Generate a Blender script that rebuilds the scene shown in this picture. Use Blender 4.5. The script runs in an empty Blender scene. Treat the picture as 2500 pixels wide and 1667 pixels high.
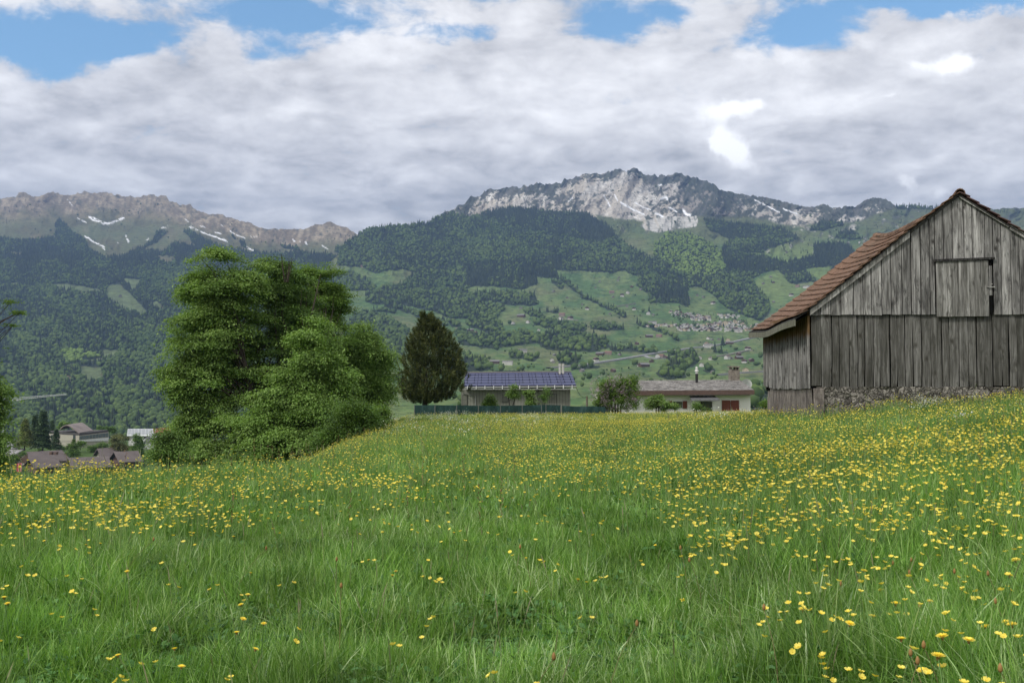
import bpy, bmesh, math, random
import numpy as np
from mathutils import Vector, Matrix
R = math.radians
rng = np.random.default_rng(7)
random.seed(7)
SC = bpy.context.scene
COL = SC.collection

# ---------------------------------------------------------------- camera
EYE = 1.45
F = 2500 / 36 * 35.0            # focal length in photograph pixels
PITCH = R(2.555)
cam = bpy.data.objects.new('camera', bpy.data.cameras.new('camera'))
COL.objects.link(cam)
cam.location = (0, 0, EYE)
cam.rotation_euler = (math.pi / 2 + PITCH, 0, 0)
cam.data.lens = 35; cam.data.sensor_width = 36; cam.data.sensor_fit = 'HORIZONTAL'
cam.data.clip_start = 0.1; cam.data.clip_end = 40000
SC.camera = cam
SC.view_settings.view_transform = 'Standard'
SC.view_settings.look = 'None'
SC.view_settings.exposure = 0.92
SC.view_settings.gamma = 1.0
SC.cycles.use_denoising = True
SC.cycles.max_bounces = 6; SC.cycles.diffuse_bounces = 3; SC.cycles.glossy_bounces = 2
SC.cycles.transmission_bounces = 3; SC.cycles.transparent_max_bounces = 4; SC.cycles.volume_bounces = 0
SC.cycles.caustics_reflective = False; SC.cycles.caustics_refractive = False

# ---------------------------------------------------------------- sun
SUN_EL, SUN_AZ = R(44), R(-128)      # azimuth of the sun measured from +Y towards +X (left, behind the camera)
sd = Vector((math.sin(SUN_AZ) * math.cos(SUN_EL), math.cos(SUN_AZ) * math.cos(SUN_EL), math.sin(SUN_EL)))
sun = bpy.data.objects.new('sun', bpy.data.lights.new('sun', 'SUN'))
COL.objects.link(sun)
sun.data.energy = 1.5; sun.data.angle = R(10); sun.data.color = (1.0, 0.955, 0.88)
sun.rotation_euler = sd.to_track_quat('Z', 'Y').to_euler()
sun.location = (0, 0, 60)

# ---------------------------------------------------------------- node helpers
class NT:
    def __init__(s, tree):
        s.t = tree; s.n = tree.nodes; s.l = tree.links
    def new(s, typ, **kw):
        n = s.n.new(typ)
        for k, v in kw.items(): setattr(n, k, v)
        return n
    def put(s, sock, v):
        if v is None: return
        if isinstance(v, bpy.types.NodeSocket): s.l.new(v, sock)
        else: sock.default_value = v
    def m(s, op, a, b=None, c=None, clamp=False):
        n = s.new('ShaderNodeMath', operation=op, use_clamp=clamp)
        s.put(n.inputs[0], a); s.put(n.inputs[1], b)
        if c is not None: s.put(n.inputs[2], c)
        return n.outputs[0]
    def vm(s, op, a, b=None):
        n = s.new('ShaderNodeVectorMath', operation=op)
        s.put(n.inputs[0], a)
        if b is not None: s.put(n.inputs[1], b)
        return n.outputs[0]
    def xyz(s, x=0., y=0., z=0.):
        n = s.new('ShaderNodeCombineXYZ')
        s.put(n.inputs[0], x); s.put(n.inputs[1], y); s.put(n.inputs[2], z)
        return n.outputs[0]
    def sep(s, v):
        n = s.new('ShaderNodeSeparateXYZ'); s.put(n.inputs[0], v); return n.outputs
    def noise(s, vec, scale, detail=4, rough=.5, dist=0., out=0, dims='3D'):
        n = s.new('ShaderNodeTexNoise', noise_dimensions=dims)
        s.put(n.inputs['Vector'], vec); s.put(n.inputs['Scale'], scale); s.put(n.inputs['Detail'], detail)
        s.put(n.inputs['Roughness'], rough); s.put(n.inputs['Distortion'], dist)
        return n.outputs[out]
    def vor(s, vec, scale, feature='F1', out=0, rnd=1.):
        n = s.new('ShaderNodeTexVoronoi', feature=feature)
        s.put(n.inputs['Vector'], vec); s.put(n.inputs['Scale'], scale); s.put(n.inputs['Randomness'], rnd)
        return n.outputs[out]
    def ramp(s, f, stops, interp='LINEAR'):
        n = s.new('ShaderNodeValToRGB'); cr = n.color_ramp; cr.interpolation = interp
        while len(cr.elements) < len(stops): cr.elements.new(0.5)
        for e, (p, c) in zip(cr.elements, stops):
            e.position = p; e.color = (c, c, c, 1) if isinstance(c, (int, float)) else (*c, 1)
        s.put(n.inputs[0], f); return n.outputs[0]
    def mix(s, f, a, b, mode='MIX'):
        n = s.new('ShaderNodeMix', data_type='RGBA', blend_type=mode)
        s.put(n.inputs[0], f)
        s.put(n.inputs[6], a if isinstance(a, bpy.types.NodeSocket) else (*a, 1))
        s.put(n.inputs[7], b if isinstance(b, bpy.types.NodeSocket) else (*b, 1))
        return n.outputs[2]
    def step(s, x, a, b):
        n = s.new('ShaderNodeMapRange', interpolation_type='SMOOTHSTEP')
        s.put(n.inputs[0], x); s.put(n.inputs[1], a); s.put(n.inputs[2], b)
        return n.outputs[0]
    def attr(s, name, out='Fac'):
        n = s.new('ShaderNodeAttribute', attribute_name=name); return n.outputs[out]
    def pos(s): return s.new('ShaderNodeNewGeometry').outputs['Position']

MATS = {}
def mat(name, build=None, color=(.5, .5, .5), rough=.8, spec=.3, metal=0.):
    """a procedural material; build(nt) returns (colour socket, bump height or None[, bump distance])"""
    if name in MATS: return MATS[name]
    m = bpy.data.materials.new(name); m.use_nodes = True
    nt = NT(m.node_tree); b = nt.n['Principled BSDF']
    b.inputs['Roughness'].default_value = rough
    b.inputs['Specular IOR Level'].default_value = spec
    b.inputs['Metallic'].default_value = metal
    if build:
        r = build(nt)
        nt.put(b.inputs['Base Color'], r[0])
        if len(r) > 1 and r[1] is not None:
            bp = nt.new('ShaderNodeBump'); nt.put(bp.inputs['Height'], r[1])
            bp.inputs['Distance'].default_value = r[2] if len(r) > 2 else .02
            bp.inputs['Strength'].default_value = .8
            nt.l.new(bp.outputs[0], b.inputs['Normal'])
    else:
        p = nt.new('ShaderNodeTexCoord').outputs['Object']
        n1 = nt.noise(p, 3., 5, .6)
        k = nt.ramp(n1, [(.25, .78), (.75, 1.12)])
        nt.put(b.inputs['Base Color'], nt.mix(1., (color[0], color[1], color[2]), k, 'MULTIPLY'))
    MATS[name] = m
    return m

def leaf_mat(name, stops, trans=.35, rough=.55, hue_scale=.8, lo=.75, hi=1.2, spec=.25):
    """foliage: colour from the per-leaf random attribute 'r', with patches, partly translucent"""
    if name in MATS: return MATS[name]
    m = bpy.data.materials.new(name); m.use_nodes = True
    nt = NT(m.node_tree); b = nt.n['Principled BSDF']; out = nt.n['Material Output']
    c = nt.ramp(nt.attr('r'), stops)
    k = nt.ramp(nt.noise(nt.pos(), hue_scale, 3, .6), [(.3, lo * .85), (.7, hi * 1.08)])
    c = nt.mix(1., c, k, 'MULTIPLY')
    nt.put(b.inputs['Base Color'], c); b.inputs['Roughness'].default_value = rough
    b.inputs['Specular IOR Level'].default_value = spec
    t = nt.new('ShaderNodeBsdfTranslucent'); nt.put(t.inputs[0], nt.mix(1., c, (1.15, 1.2, .6), 'MULTIPLY'))
    mx = nt.new('ShaderNodeMixShader'); mx.inputs[0].default_value = trans
    nt.l.new(b.outputs[0], mx.inputs[1]); nt.l.new(t.outputs[0], mx.inputs[2]); nt.l.new(mx.outputs[0], out.inputs[0])
    MATS[name] = m
    return m

# ---------------------------------------------------------------- world: Nishita sky behind a broken cloud deck
W = bpy.data.worlds.new('World'); SC.world = W; W.use_nodes = True
nt = NT(W.node_tree)
bg = nt.n['Background']
sky = nt.new('ShaderNodeTexSky', sky_type='NISHITA')
sky.sun_disc = False; sky.sun_elevation = SUN_EL; sky.sun_rotation = SUN_AZ
sky.altitude = 700; sky.air_density = 1.0; sky.dust_density = .6; sky.ozone_density = 2.0
d = nt.new('ShaderNodeTexCoord').outputs['Generated']
sx_, sy_, sz_ = nt.sep(d)
ay = nt.m('MAXIMUM', nt.m('ABSOLUTE', sy_), .05)
U = nt.m('MULTIPLY_ADD', nt.m('DIVIDE', sx_, ay), 2.431, 1.25)          # thousands of pixels of the photograph, but fixed to the compass
V = nt.m('MULTIPLY_ADD', nt.m('DIVIDE', sz_, ay), -2.431, .942)
# cloud-plane coordinates
zz = nt.m('ADD', nt.m('MAXIMUM', sz_, 0.), .17)
cp = nt.xyz(nt.m('DIVIDE', sx_, zz), nt.m('DIVIDE', sy_, zz), 0.)
nA = nt.noise(cp, 5.2, 9, .55, .45)
nB = nt.noise(nt.vm('ADD', cp, (7.3, 2.1, 0)), 1.8, 7, .5, .4)
nC = nt.noise(nt.vm('ADD', cp, (1.3, 9.1, 0)), 14., 8, .6, .3)
screenish = nt.xyz(U, V, 0.)
nE = nt.noise(nt.vm('MULTIPLY', screenish, (1., 1.7, 1.)), 6.5, 10, .62, .3)
warp = nt.noise(screenish, 5.5, 8, .62, 0., out=1)
wv = nt.vm('MULTIPLY', nt.vm('SUBTRACT', warp, (.5, .5, .5)), (.20, .12, 0))
UVw = nt.vm('ADD', screenish, wv)
Uw, Vw, _ = nt.sep(UVw)
def gauss(cx, cy, rx, ry, amp=1., ang=0.):
    dx = nt.m('SUBTRACT', Uw, cx); dy = nt.m('SUBTRACT', Vw, cy)
    if ang:
        c, s = math.cos(R(ang)), math.sin(R(ang))
        dx, dy = nt.m('ADD', nt.m('MULTIPLY', dx, c), nt.m('MULTIPLY', dy, s)), nt.m('SUBTRACT', nt.m('MULTIPLY', dy, c), nt.m('MULTIPLY', dx, s))
    q = nt.m('ADD', nt.m('POWER', nt.m('ABSOLUTE', nt.m('DIVIDE', dx, rx)), 2.), nt.m('POWER', nt.m('ABSOLUTE', nt.m('DIVIDE', dy, ry)), 2.))
    return nt.m('MULTIPLY', nt.m('EXPONENT', nt.m('MULTIPLY', q, -1.)), amp)
def total(gs):
    a = gs[0]
    for g in gs[1:]: a = nt.m('ADD', a, g)
    return a
holes = total([gauss(.20, .085, .21, .058, 1.25), gauss(.13, .165, .06, .03, .55), gauss(.02, .09, .12, .06, .8), gauss(.70, .03, .21, .055, 1.1), gauss(.655, .115, .06, .03, .5),
               gauss(1.09, .065, .12, .026, .62), gauss(1.50, .045, .10, .06, .9), gauss(1.66, .02, .07, .03, .4),
               gauss(1.96, .06, .15, .06, 1.1, -8), gauss(2.33, .00, .26, .028, 1.0), gauss(.40, -.05, .5, .06, .5), gauss(1.9, -.08, .9, .07, .6),
               gauss(1.22, -.06, .3, .05, .3)])
dens = nt.m('ADD', nt.m('MULTIPLY', nt.m('SUBTRACT', nE, .5), 1.5), nt.m('SUBTRACT', .62, holes))
dens = nt.m('ADD', dens, nt.m('MULTIPLY', nt.m('SUBTRACT', nC, .5), .7))
cover = nt.step(dens, -.12, .42)
# brightness of the cloud deck: thin places glow, thick bases are grey
band = nt.ramp(V, [(0., .50), (.16, .50), (.25, .53), (.36, .49), (.5, .45)])
shade = nt.m('ADD', band, nt.m('MULTIPLY', nt.m('SUBTRACT', nA, .5), .62))
shade = nt.m('ADD', shade, nt.m('MULTIPLY', nt.m('SUBTRACT', nB, .5), .45))
shade = nt.m('ADD', shade, nt.m('ADD', nt.m('MULTIPLY', nt.m('SUBTRACT', nC, .5), .26), nt.m('MULTIPLY', nt.m('SUBTRACT', nE, .5), .42)))
glow = total([gauss(2.345, .138, .11, .06, .07), gauss(1.80, .30, .13, .10, .04), gauss(2.25, .45, .10, .05, .05), gauss(1.75, .20, .45, .12, .05), gauss(1.40, .19, .10, .05, .08), gauss(1.25, .26, .5, .15, .04), gauss(2.02, .26, .12, .04, .10)])
shade = nt.m('ADD', shade, glow)
shade = nt.m('MAXIMUM', shade, .30)
spots = total([gauss(2.345, .138, .052, .032, 1.1), gauss(1.80, .258, .075, .026, 1.1), gauss(1.87, .245, .03, .02, .6), gauss(1.80, .355, .034, .062, 1.35, -38),
               gauss(1.775, .335, .022, .035, .7),
               gauss(2.215, .44, .03, .016, .62), gauss(2.31, .468, .035, .016, .55), gauss(2.18, .225, .025, .01, .5), gauss(2.27, .145, .03, .012, .5)])
spots = nt.step(nt.m('ADD', spots, nt.m('MULTIPLY', nt.m('SUBTRACT', nE, .5), .8)), .22, .95)
shade = nt.m('ADD', shade, nt.m('MULTIPLY', spots, nt.m('SUBTRACT', .88, shade)))
thick = nt.mix(nt.m('MULTIPLY', nt.m('SUBTRACT', shade, .45), 2.2, clamp=True), (1.0, .978, .965), (1.01, 1.0, .985))
cloudcol = nt.mix(1., thick, nt.xyz(shade, shade, shade), 'MULTIPLY')
nsky = nt.mix(1., sky.outputs[0], (.088, .112, .110), 'MULTIPLY')
col = nt.mix(cover, nsky, cloudcol)
under = nt.step(sz_, -.02, .0)
col = nt.mix(under, (.10, .12, .09), col)
nt.put(bg.inputs[0], col)
bg.inputs[1].default_value = 1.0

# ---------------------------------------------------------------- projection helpers (world <-> photograph)
cp_, sp_ = math.cos(PITCH), math.sin(PITCH)
def P(sx, sy, Y):
    """the world point that stands at depth Y behind pixel (sx, sy) of the 2500 x 1667 photograph"""
    sx = np.asarray(sx, float); sy = np.asarray(sy, float); Y = np.asarray(Y, float)
    xc = (sx - 1250) / F; yc = (833.5 - sy) / F
    dy = cp_ - yc * sp_; dz = sp_ + yc * cp_
    k = Y / dy
    return np.stack(np.broadcast_arrays(xc * k, Y + 0 * k, EYE + dz * k), -1)
def SY(z, Y):
    """row at which height z at depth Y appears"""
    t = (np.asarray(z, float) - EYE) / Y
    yc = (t * cp_ - sp_) / (cp_ + t * sp_)
    return 833.5 - yc * F

# ---------------------------------------------------------------- noise (numpy)
def _hash(i, j, seed):
    h = (i.astype(np.int64) * 374761393 + j.astype(np.int64) * 668265263 + seed * 1442695041) & 0xFFFFFFFF
    h = ((h ^ (h >> 13)) * 1274126177) & 0xFFFFFFFF
    return ((h ^ (h >> 16)) & 0xFFFFFF) / float(0xFFFFFF)
def vnoise(x, y, seed=0):
    x = np.asarray(x, float); y = np.asarray(y, float)
    i = np.floor(x); j = np.floor(y); u = x - i; v = y - j
    i = i.astype(np.int64); j = j.astype(np.int64)
    u = u * u * (3 - 2 * u); v = v * v * (3 - 2 * v)
    a = _hash(i, j, seed); b = _hash(i + 1, j, seed); c = _hash(i, j + 1, seed); e = _hash(i + 1, j + 1, seed)
    return (a * (1 - u) + b * u) * (1 - v) + (c * (1 - u) + e * u) * v
def fbm(x, y, o=5, seed=0, g=.5):
    s = 0; a = 1; t = 0
    x = np.asarray(x, float); y = np.asarray(y, float)
    for k in range(o):
        s = s + a * vnoise(x * 2 ** k + 17.3 * k, y * 2 ** k - 9.1 * k, seed + k); t += a; a *= g
    return s / t
def ridged(x, y, o=5, seed=0, g=.5):
    s = 0; a = 1; t = 0
    x = np.asarray(x, float); y = np.asarray(y, float)
    for k in range(o):
        s = s + a * (1 - abs(2 * vnoise(x * 2 ** k + 17.3 * k, y * 2 ** k - 9.1 * k, seed + k) - 1)); t += a; a *= g
    return s / t
def sstep(x, a, b):
    t = np.clip((x - a) / (b - a), 0, 1); return t * t * (3 - 2 * t)

# ---------------------------------------------------------------- mesh helpers
def tag(o, label=None, cat=None, group=None, kind=None):
    if label: o['label'] = label
    if cat: o['category'] = cat
    if group: o['group'] = group
    if kind: o['kind'] = kind
    return o
def link(o, parent=None):
    COL.objects.link(o)
    if parent is not None: o.parent = parent
    return o
def empty(name, loc=(0, 0, 0), rz=0, **kw):
    o = bpy.data.objects.new(name, None); o.location = tuple(float(v) for v in loc); o.rotation_euler = (0, 0, rz); o.empty_display_size = .2
    link(o); tag(o, **kw); return o
def np_data(name, V, Fc, mats, smooth=False, attrs=None, midx=None):
    """V (n,3); Fc (m,k) faces of equal size"""
    me = bpy.data.meshes.new(name)
    V = np.ascontiguousarray(V, np.float32); Fc = np.ascontiguousarray(Fc, np.int32)
    m, k = Fc.shape
    me.vertices.add(len(V)); me.vertices.foreach_set('co', V.ravel())
    me.loops.add(m * k); me.loops.foreach_set('vertex_index', Fc.ravel())
    me.polygons.add(m); me.polygons.foreach_set('loop_start', np.arange(0, m * k, k, dtype=np.int32))
    if midx is not None: me.polygons.foreach_set('material_index', np.ascontiguousarray(midx, np.int32))
    me.polygons.foreach_set('use_smooth', np.full(m, smooth))
    for mt in (mats if isinstance(mats, (list, tuple)) else [mats]): me.materials.append(mt)
    for an, av in (attrs or {}).items():
        a = me.attributes.new(an, 'FLOAT', 'POINT'); a.data.foreach_set('value', np.ascontiguousarray(av, np.float32))
    me.update(calc_edges=True)
    return me
def np_mesh(name, V, Fc, mats, parent=None, **kw):
    return link(bpy.data.objects.new(name, np_data(name, V, Fc, mats, **kw)), parent)

class MB:
    """collects simple solids into one mesh"""
    def __init__(s): s.v = []; s.f = []; s.m = []; s.r = []
    def add(s, vs, fs, mi=0, r=0.5):
        o = len(s.v); s.v += [tuple(float(c) for c in v) for v in vs]; s.r += [r] * len(vs)
        for f in fs: s.f.append(tuple(i + o for i in f)); s.m.append(mi)
        return s
    def box(s, x0, x1, y0, y1, z0, z1, mi=0, r=.5):
        vs = [(x0, y0, z0), (x1, y0, z0), (x1, y1, z0), (x0, y1, z0), (x0, y0, z1), (x1, y0, z1), (x1, y1, z1), (x0, y1, z1)]
        return s.add(vs, [(0, 3, 2, 1), (4, 5, 6, 7), (0, 1, 5, 4), (1, 2, 6, 5), (2, 3, 7, 6), (3, 0, 4, 7)], mi, r)
    def hexa(s, b, t, mi=0, r=.5):
        """b, t: four bottom and four top corners"""
        return s.add(list(b) + list(t), [(0, 3, 2, 1), (4, 5, 6, 7), (0, 1, 5, 4), (1, 2, 6, 5), (2, 3, 7, 6), (3, 0, 4, 7)], mi, r)
    def tube(s, pts, rad, n=6, mi=0, r=.5, cap=True):
        pts = [Vector(p) for p in pts]; rings = []
        rad = rad if isinstance(rad, (list, tuple)) else [rad] * len(pts)
        o = len(s.v)
        for i, p in enumerate(pts):
            d = (pts[min(i + 1, len(pts) - 1)] - pts[max(i - 1, 0)]).normalized()
            a = d.cross(Vector((0, 0, 1)) if abs(d.z) < .9 else Vector((1, 0, 0))).normalized(); b = d.cross(a)
            for k in range(n):
                t = 2 * math.pi * k / n
                s.v.append(tuple(p + (a * math.cos(t) + b * math.sin(t)) * rad[i])); s.r.append(r)
        for i in range(len(pts) - 1):
            for k in range(n):
                k2 = (k + 1) % n
                s.f.append((o + i * n + k, o + i * n + k2, o + (i + 1) * n + k2, o + (i + 1) * n + k)); s.m.append(mi)
        if cap:
            s.f.append(tuple(o + k for k in range(n))[::-1]); s.m.append(mi)
            s.f.append(tuple(o + (len(pts) - 1) * n + k for k in range(n))); s.m.append(mi)
        return s
    def cyl(s, x, y, z0, z1, r0, r1=None, n=12, mi=0): return s.tube([(x, y, z0), (x, y, z1)], [r0, r1 if r1 is not None else r0], n, mi)
    def data(s, name, mats, smooth=False):
        me = bpy.data.meshes.new(name); me.from_pydata(s.v, [], s.f)
        for mt in (mats if isinstance(mats, (list, tuple)) else [mats]): me.materials.append(mt)
        me.polygons.foreach_set('material_index', s.m); me.polygons.foreach_set('use_smooth', [smooth] * len(s.f))
        a = me.attributes.new('r', 'FLOAT', 'POINT'); a.data.foreach_set('value', s.r)
        me.update(); return me
    def build(s, name, mats, parent=None, smooth=False, bevel=0):
        o = link(bpy.data.objects.new(name, s.data(name, mats, smooth)), parent)
        if bevel:
            b = o.modifiers.new('bevel', 'BEVEL'); b.width = bevel; b.segments = 2; b.limit_method = 'ANGLE'
        return o
def stamp(T, Fc, pos, M, r=None):
    """copy a template T (n,3), faces (m,k) to every position with matrices M (N,3,3)"""
    N, n = len(pos), len(T)
    V = np.einsum('nij,kj->nki', M, T) + pos[:, None, :]
    Fa = (Fc[None] + (np.arange(N) * n)[:, None, None]).reshape(-1, Fc.shape[1])
    return V.reshape(-1, 3), Fa, np.repeat(r if r is not None else rng.random(N), n)
def rotmats(rz, tx=None, ty=None, s=1.):
    rz = np.asarray(rz, float); N = len(rz)
    tx = np.zeros(N) if tx is None else tx; ty = np.zeros(N) if ty is None else ty
    c, s_ = np.cos(rz), np.sin(rz); o = np.ones(N); z = np.zeros(N)
    Z = np.stack([c, -s_, z, s_, c, z, z, z, o], -1).reshape(N, 3, 3)
    c, s_ = np.cos(tx), np.sin(tx); X = np.stack([o, z, z, z, c, -s_, z, s_, c], -1).reshape(N, 3, 3)
    c, s_ = np.cos(ty), np.sin(ty); Yv = np.stack([c, z, s_, z, o, z, -s_, z, c], -1).reshape(N, 3, 3)
    M = Z @ X @ Yv
    return M * (np.asarray(s, float).reshape(-1, 1, 1) if np.ndim(s) else s)
def join(parts):
    V = []; Fa = []; A = []; o = 0
    for v, f, a in parts:
        V.append(v); Fa.append(f + o); A.append(a); o += len(v)
    return np.concatenate(V), np.concatenate(Fa), np.concatenate(A)

# ================================================================ TERRAIN
def in_poly(px, py, poly):
    ins = np.zeros(px.shape, bool); n = len(poly)
    x0, y0 = min(p[0] for p in poly), min(p[1] for p in poly); x1, y1 = max(p[0] for p in poly), max(p[1] for p in poly)
    sel = (px >= x0) & (px <= x1) & (py >= y0) & (py <= y1)
    if not sel.any(): return ins
    X = px[sel]; Y = py[sel]; r = np.zeros(X.shape, bool)
    for i in range(n):
        ax, ay = poly[i]; bx, by = poly[(i + 1) % n]
        if ay == by: continue
        r ^= ((ay > Y) != (by > Y)) & (X < (bx - ax) * (Y - ay) / (by - ay) + ax)
    ins[sel] = r; return ins
def near_line(px, py, pts):
    """distance to a polyline"""
    best = np.full(px.shape, 1e9)
    for (ax, ay), (bx, by) in zip(pts[:-1], pts[1:]):
        dx, dy = bx - ax, by - ay; L = dx * dx + dy * dy + 1e-9
        t = np.clip(((px - ax) * dx + (py - ay) * dy) / L, 0, 1)
        best = np.minimum(best, np.hypot(px - ax - t * dx, py - ay - t * dy))
    return best
c1 = lambda L: [(u / 2.613, 400 + v / 2.613) for u, v in L]
c2 = lambda L: [(800 + u / 2.613, 380 + v / 2.613) for u, v in L]
c3 = lambda L: [(1600 + u / 2.306, 380 + v / 2.306) for u, v in L]
c6 = lambda L: [(1400 + u / 4.276, 800 + v / 4.276) for u, v in L]

# ---- where pasture, forest, rock, snow and painted sun patches lie on the two mountain sides
SIL_A = [(-2200, 560), (-1500, 500), (-900, 545), (-500, 470), (-200, 505)] + c1([(0, 222), (100, 205), (160, 183), (215, 208), (300, 195), (370, 182), (410, 203), (470, 190), (540, 180), (600, 186), (660, 180), (700, 190), (760, 203), (820, 206), (870, 209),
        (920, 202), (960, 203), (1000, 207), (1060, 207), (1080, 235), (1110, 240), (1150, 262), (1180, 266), (1215, 262), (1235, 285), (1260, 300), (1300, 305), (1330, 322), (1380, 322), (1420, 325), (1450, 340), (1500, 355), (1550, 368), (1600, 380), (1650, 410), (1720, 414), (1800, 415), (1880, 416), (1940, 420),
        (2010, 390), (2060, 382), (2110, 367), (2140, 385), (2180, 395), (2240, 425), (2290, 460)]) + [(905, 600), (980, 640), (1150, 700)]
SIL_B = [(640, 1056), (680, 960), (720, 860), (760, 760), (790, 680), (806, 640), (831, 618)] + c2([(110, 560), (190, 510), (260, 470), (330, 462), (400, 452), (470, 448), (560, 440), (640, 430), (700, 390), (750, 360), (790, 345), (830, 325), (870, 312), (890, 280), (905, 262), (940, 257), (975, 262), (1000, 228), (1040, 216), (1100, 210), (1150, 206), (1200, 190), (1225, 205), (1300, 185),
        (1340, 182), (1380, 180), (1410, 170), (1440, 182), (1485, 178), (1510, 150), (1560, 150), (1600, 130), (1640, 118), (1690, 112), (1725, 125), (1745, 127), (1775, 105), (1800, 100), (1840, 95), (1870, 87), (1900, 108), (1920, 100), (1950, 82), (1985, 92), (2015, 118), (2060, 120), (2100, 130), (2150, 126), (2190, 122), (2230, 103), (2270, 120), (2350, 146)]) \
        + c3([(180, 105), (240, 125), (300, 150), (350, 180), (400, 205), (430, 202), (470, 220), (560, 226), (640, 240), (720, 262), (800, 270), (840, 288), (880, 288), (910, 280), (950, 280), (1000, 290), (1040, 293), (1080, 290), (1130, 286), (1180, 255), (1210, 240), (1250, 238), (1300, 243), (1340, 278), (1380, 290), (1500, 290), (1600, 295)]) + [(2400, 512), (2600, 500), (2900, 470), (3300, 520), (3900, 480), (4700, 560)]
D_A = ([465, 560, 640, 800, 942, 1075], [7200, 6000, 4700, 3300, 2300, 1500])
D_B = ([400, 440, 480, 560, 640, 700, 800, 880, 942, 965, 1000, 1034, 1062], [6500, 6150, 5800, 5050, 4300, 3800, 2900, 2000, 1300, 1000, 700, 500, 400])

FOREST_B = [
  c2([(60, 700), (80, 610), (110, 545), (190, 500), (260, 462), (400, 440), (640, 420), (700, 390), (800, 365), (870, 385), (910, 400), (1000, 370), (1080, 350), (1180, 335), (1300, 345), (1400, 355), (1500, 365), (1640, 365), (1760, 430), (1850, 520), (1960, 600), (2050, 650), (2150, 690), (2260, 700), (2352, 720), (2352, 960),
      (2300, 965), (2200, 935), (2060, 945), (2040, 880), (1965, 830), (1980, 775), (1900, 740), (1780, 745), (1690, 745), (1600, 730), (1500, 735), (1440, 725), (1485, 790), (1400, 780), (1330, 775), (1335, 825), (1250, 855), (1100, 840), (940, 830), (880, 850), (850, 800), (770, 800), (600, 760), (480, 720), (300, 750), (240, 720)]),
  c2([(930, 880), (1050, 870), (1200, 868), (1320, 890), (1355, 950), (1200, 962), (1100, 940), (960, 920)]),
  c2([(240, 890), (330, 850), (480, 800), (560, 760), (760, 780), (860, 830), (930, 880), (960, 930), (1130, 970), (1080, 1040), (1130, 1110), (1100, 1140), (1000, 1130), (890, 1080), (905, 1040), (780, 1040), (700, 1000), (500, 960), (380, 950), (250, 940)]),
  c2([(0, 760), (100, 740), (200, 770), (310, 830), (300, 860), (150, 860), (50, 840)]),
  c2([(180, 1000), (300, 1000), (420, 1050), (520, 1110), (480, 1300), (150, 1400), (100, 1100)]),
  c2([(810, 1130), (900, 1120), (960, 1150), (1090, 1140), (1240, 1120), (1330, 1150), (1450, 1120), (1600, 1140), (1760, 1160), (1810, 1225), (1720, 1250), (1400, 1240), (1340, 1200), (1100, 1222), (1090, 1240), (850, 1210)]),
  c2([(1320, 1040), (1500, 1060), (1650, 1090), (1640, 1125), (1450, 1112), (1320, 1080)]),
  c2([(1680, 1080), (1760, 1065), (1900, 1110), (1780, 1120), (1680, 1105)]),
  c2([(1250, 1000), (1300, 985), (1370, 1010), (1365, 1032), (1290, 1025)]), c2([(1390, 988), (1480, 982), (1475, 1005), (1400, 1000)]),
  c2([(780, 1260), (920, 1280), (1000, 1310), (1030, 1370), (700, 1400)]), c2([(1470, 1290), (1520, 1270), (1590, 1300), (1590, 1335), (1480, 1335)]),
  c2([(1150, 1250), (1250, 1270), (1360, 1290), (1310, 1310), (1160, 1290)]), c2([(1420, 800), (1470, 800), (1510, 855), (1470, 850)]),
  c2([(760, 1060), (830, 1060), (860, 1090), (800, 1100)]),
  c6([(870, 480), (900, 420), (985, 380), (1060, 370), (1090, 310), (1150, 250), (1215, 235), (1300, 300), (1310, 360), (1270, 410), (1170, 420), (1170, 520), (1000, 540), (890, 520)]),
  c6([(1350, 450), (1400, 410), (1470, 410), (1490, 460), (1400, 475)]), c6([(1000, 275), (1100, 262), (1120, 290), (1010, 288)]), c6([(1470, 250), (1620, 248), (1620, 266), (1470, 268)]),
  c6([(1850, 660), (1950, 650), (2070, 690), (2070, 850), (1860, 860)]), c6([(370, 205), (600, 205), (760, 225), (880, 245), (860, 272), (600, 250), (400, 240)]),
  c3([(0, 500), (60, 440), (180, 440), (330, 500), (370, 540), (420, 470), (300, 420), (270, 360), (500, 385), (700, 405), (812, 468), (700, 505), (600, 545), (500, 545), (560, 560), (740, 600), (900, 570), (890, 500), (1060, 495), (1150, 560), (1100, 600), (1000, 620), (830, 640), (915, 705), (800, 725), (760, 715),
      (690, 645), (600, 665), (545, 700), (560, 740), (610, 790), (645, 850), (640, 900), (590, 935), (500, 900), (390, 850), (260, 740), (170, 740), (190, 850), (120, 830), (0, 830)]),
  c3([(870, 425), (940, 370), (1060, 372), (1050, 395), (950, 425)]), c3([(1350, 270), (1620, 280), (1620, 305), (1360, 300)]), c3([(1000, 470), (1050, 420), (1110, 430), (1160, 470)]), c3([(1000, 615), (1120, 580), (1180, 620), (1000, 640)]),
]
FOREST_B_LINES = [(c2([(370, 960), (500, 985), (620, 1040), (760, 1075)]), 5), (c2([(1620, 900), (1780, 970), (1890, 1030)]), 3), (c2([(1490, 790), (1610, 880)]), 3), (c2([(1810, 1225), (1950, 1240), (2080, 1262)]), 4),
  (c2([(2080, 1100), (1980, 1075)]), 2.5), (c6([(1100, 130), (1000, 60)]), 3), (c6([(120, 410), (260, 405)]), 4), (c6([(820, 0), (960, 60)]), 4), (c2([(300, 990), (420, 1000)]), 2.5), (c2([(1560, 1360), (1730, 1350)]), 2.5), (c2([(1050, 1380), (1250, 1375)]), 2.5)]
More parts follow.
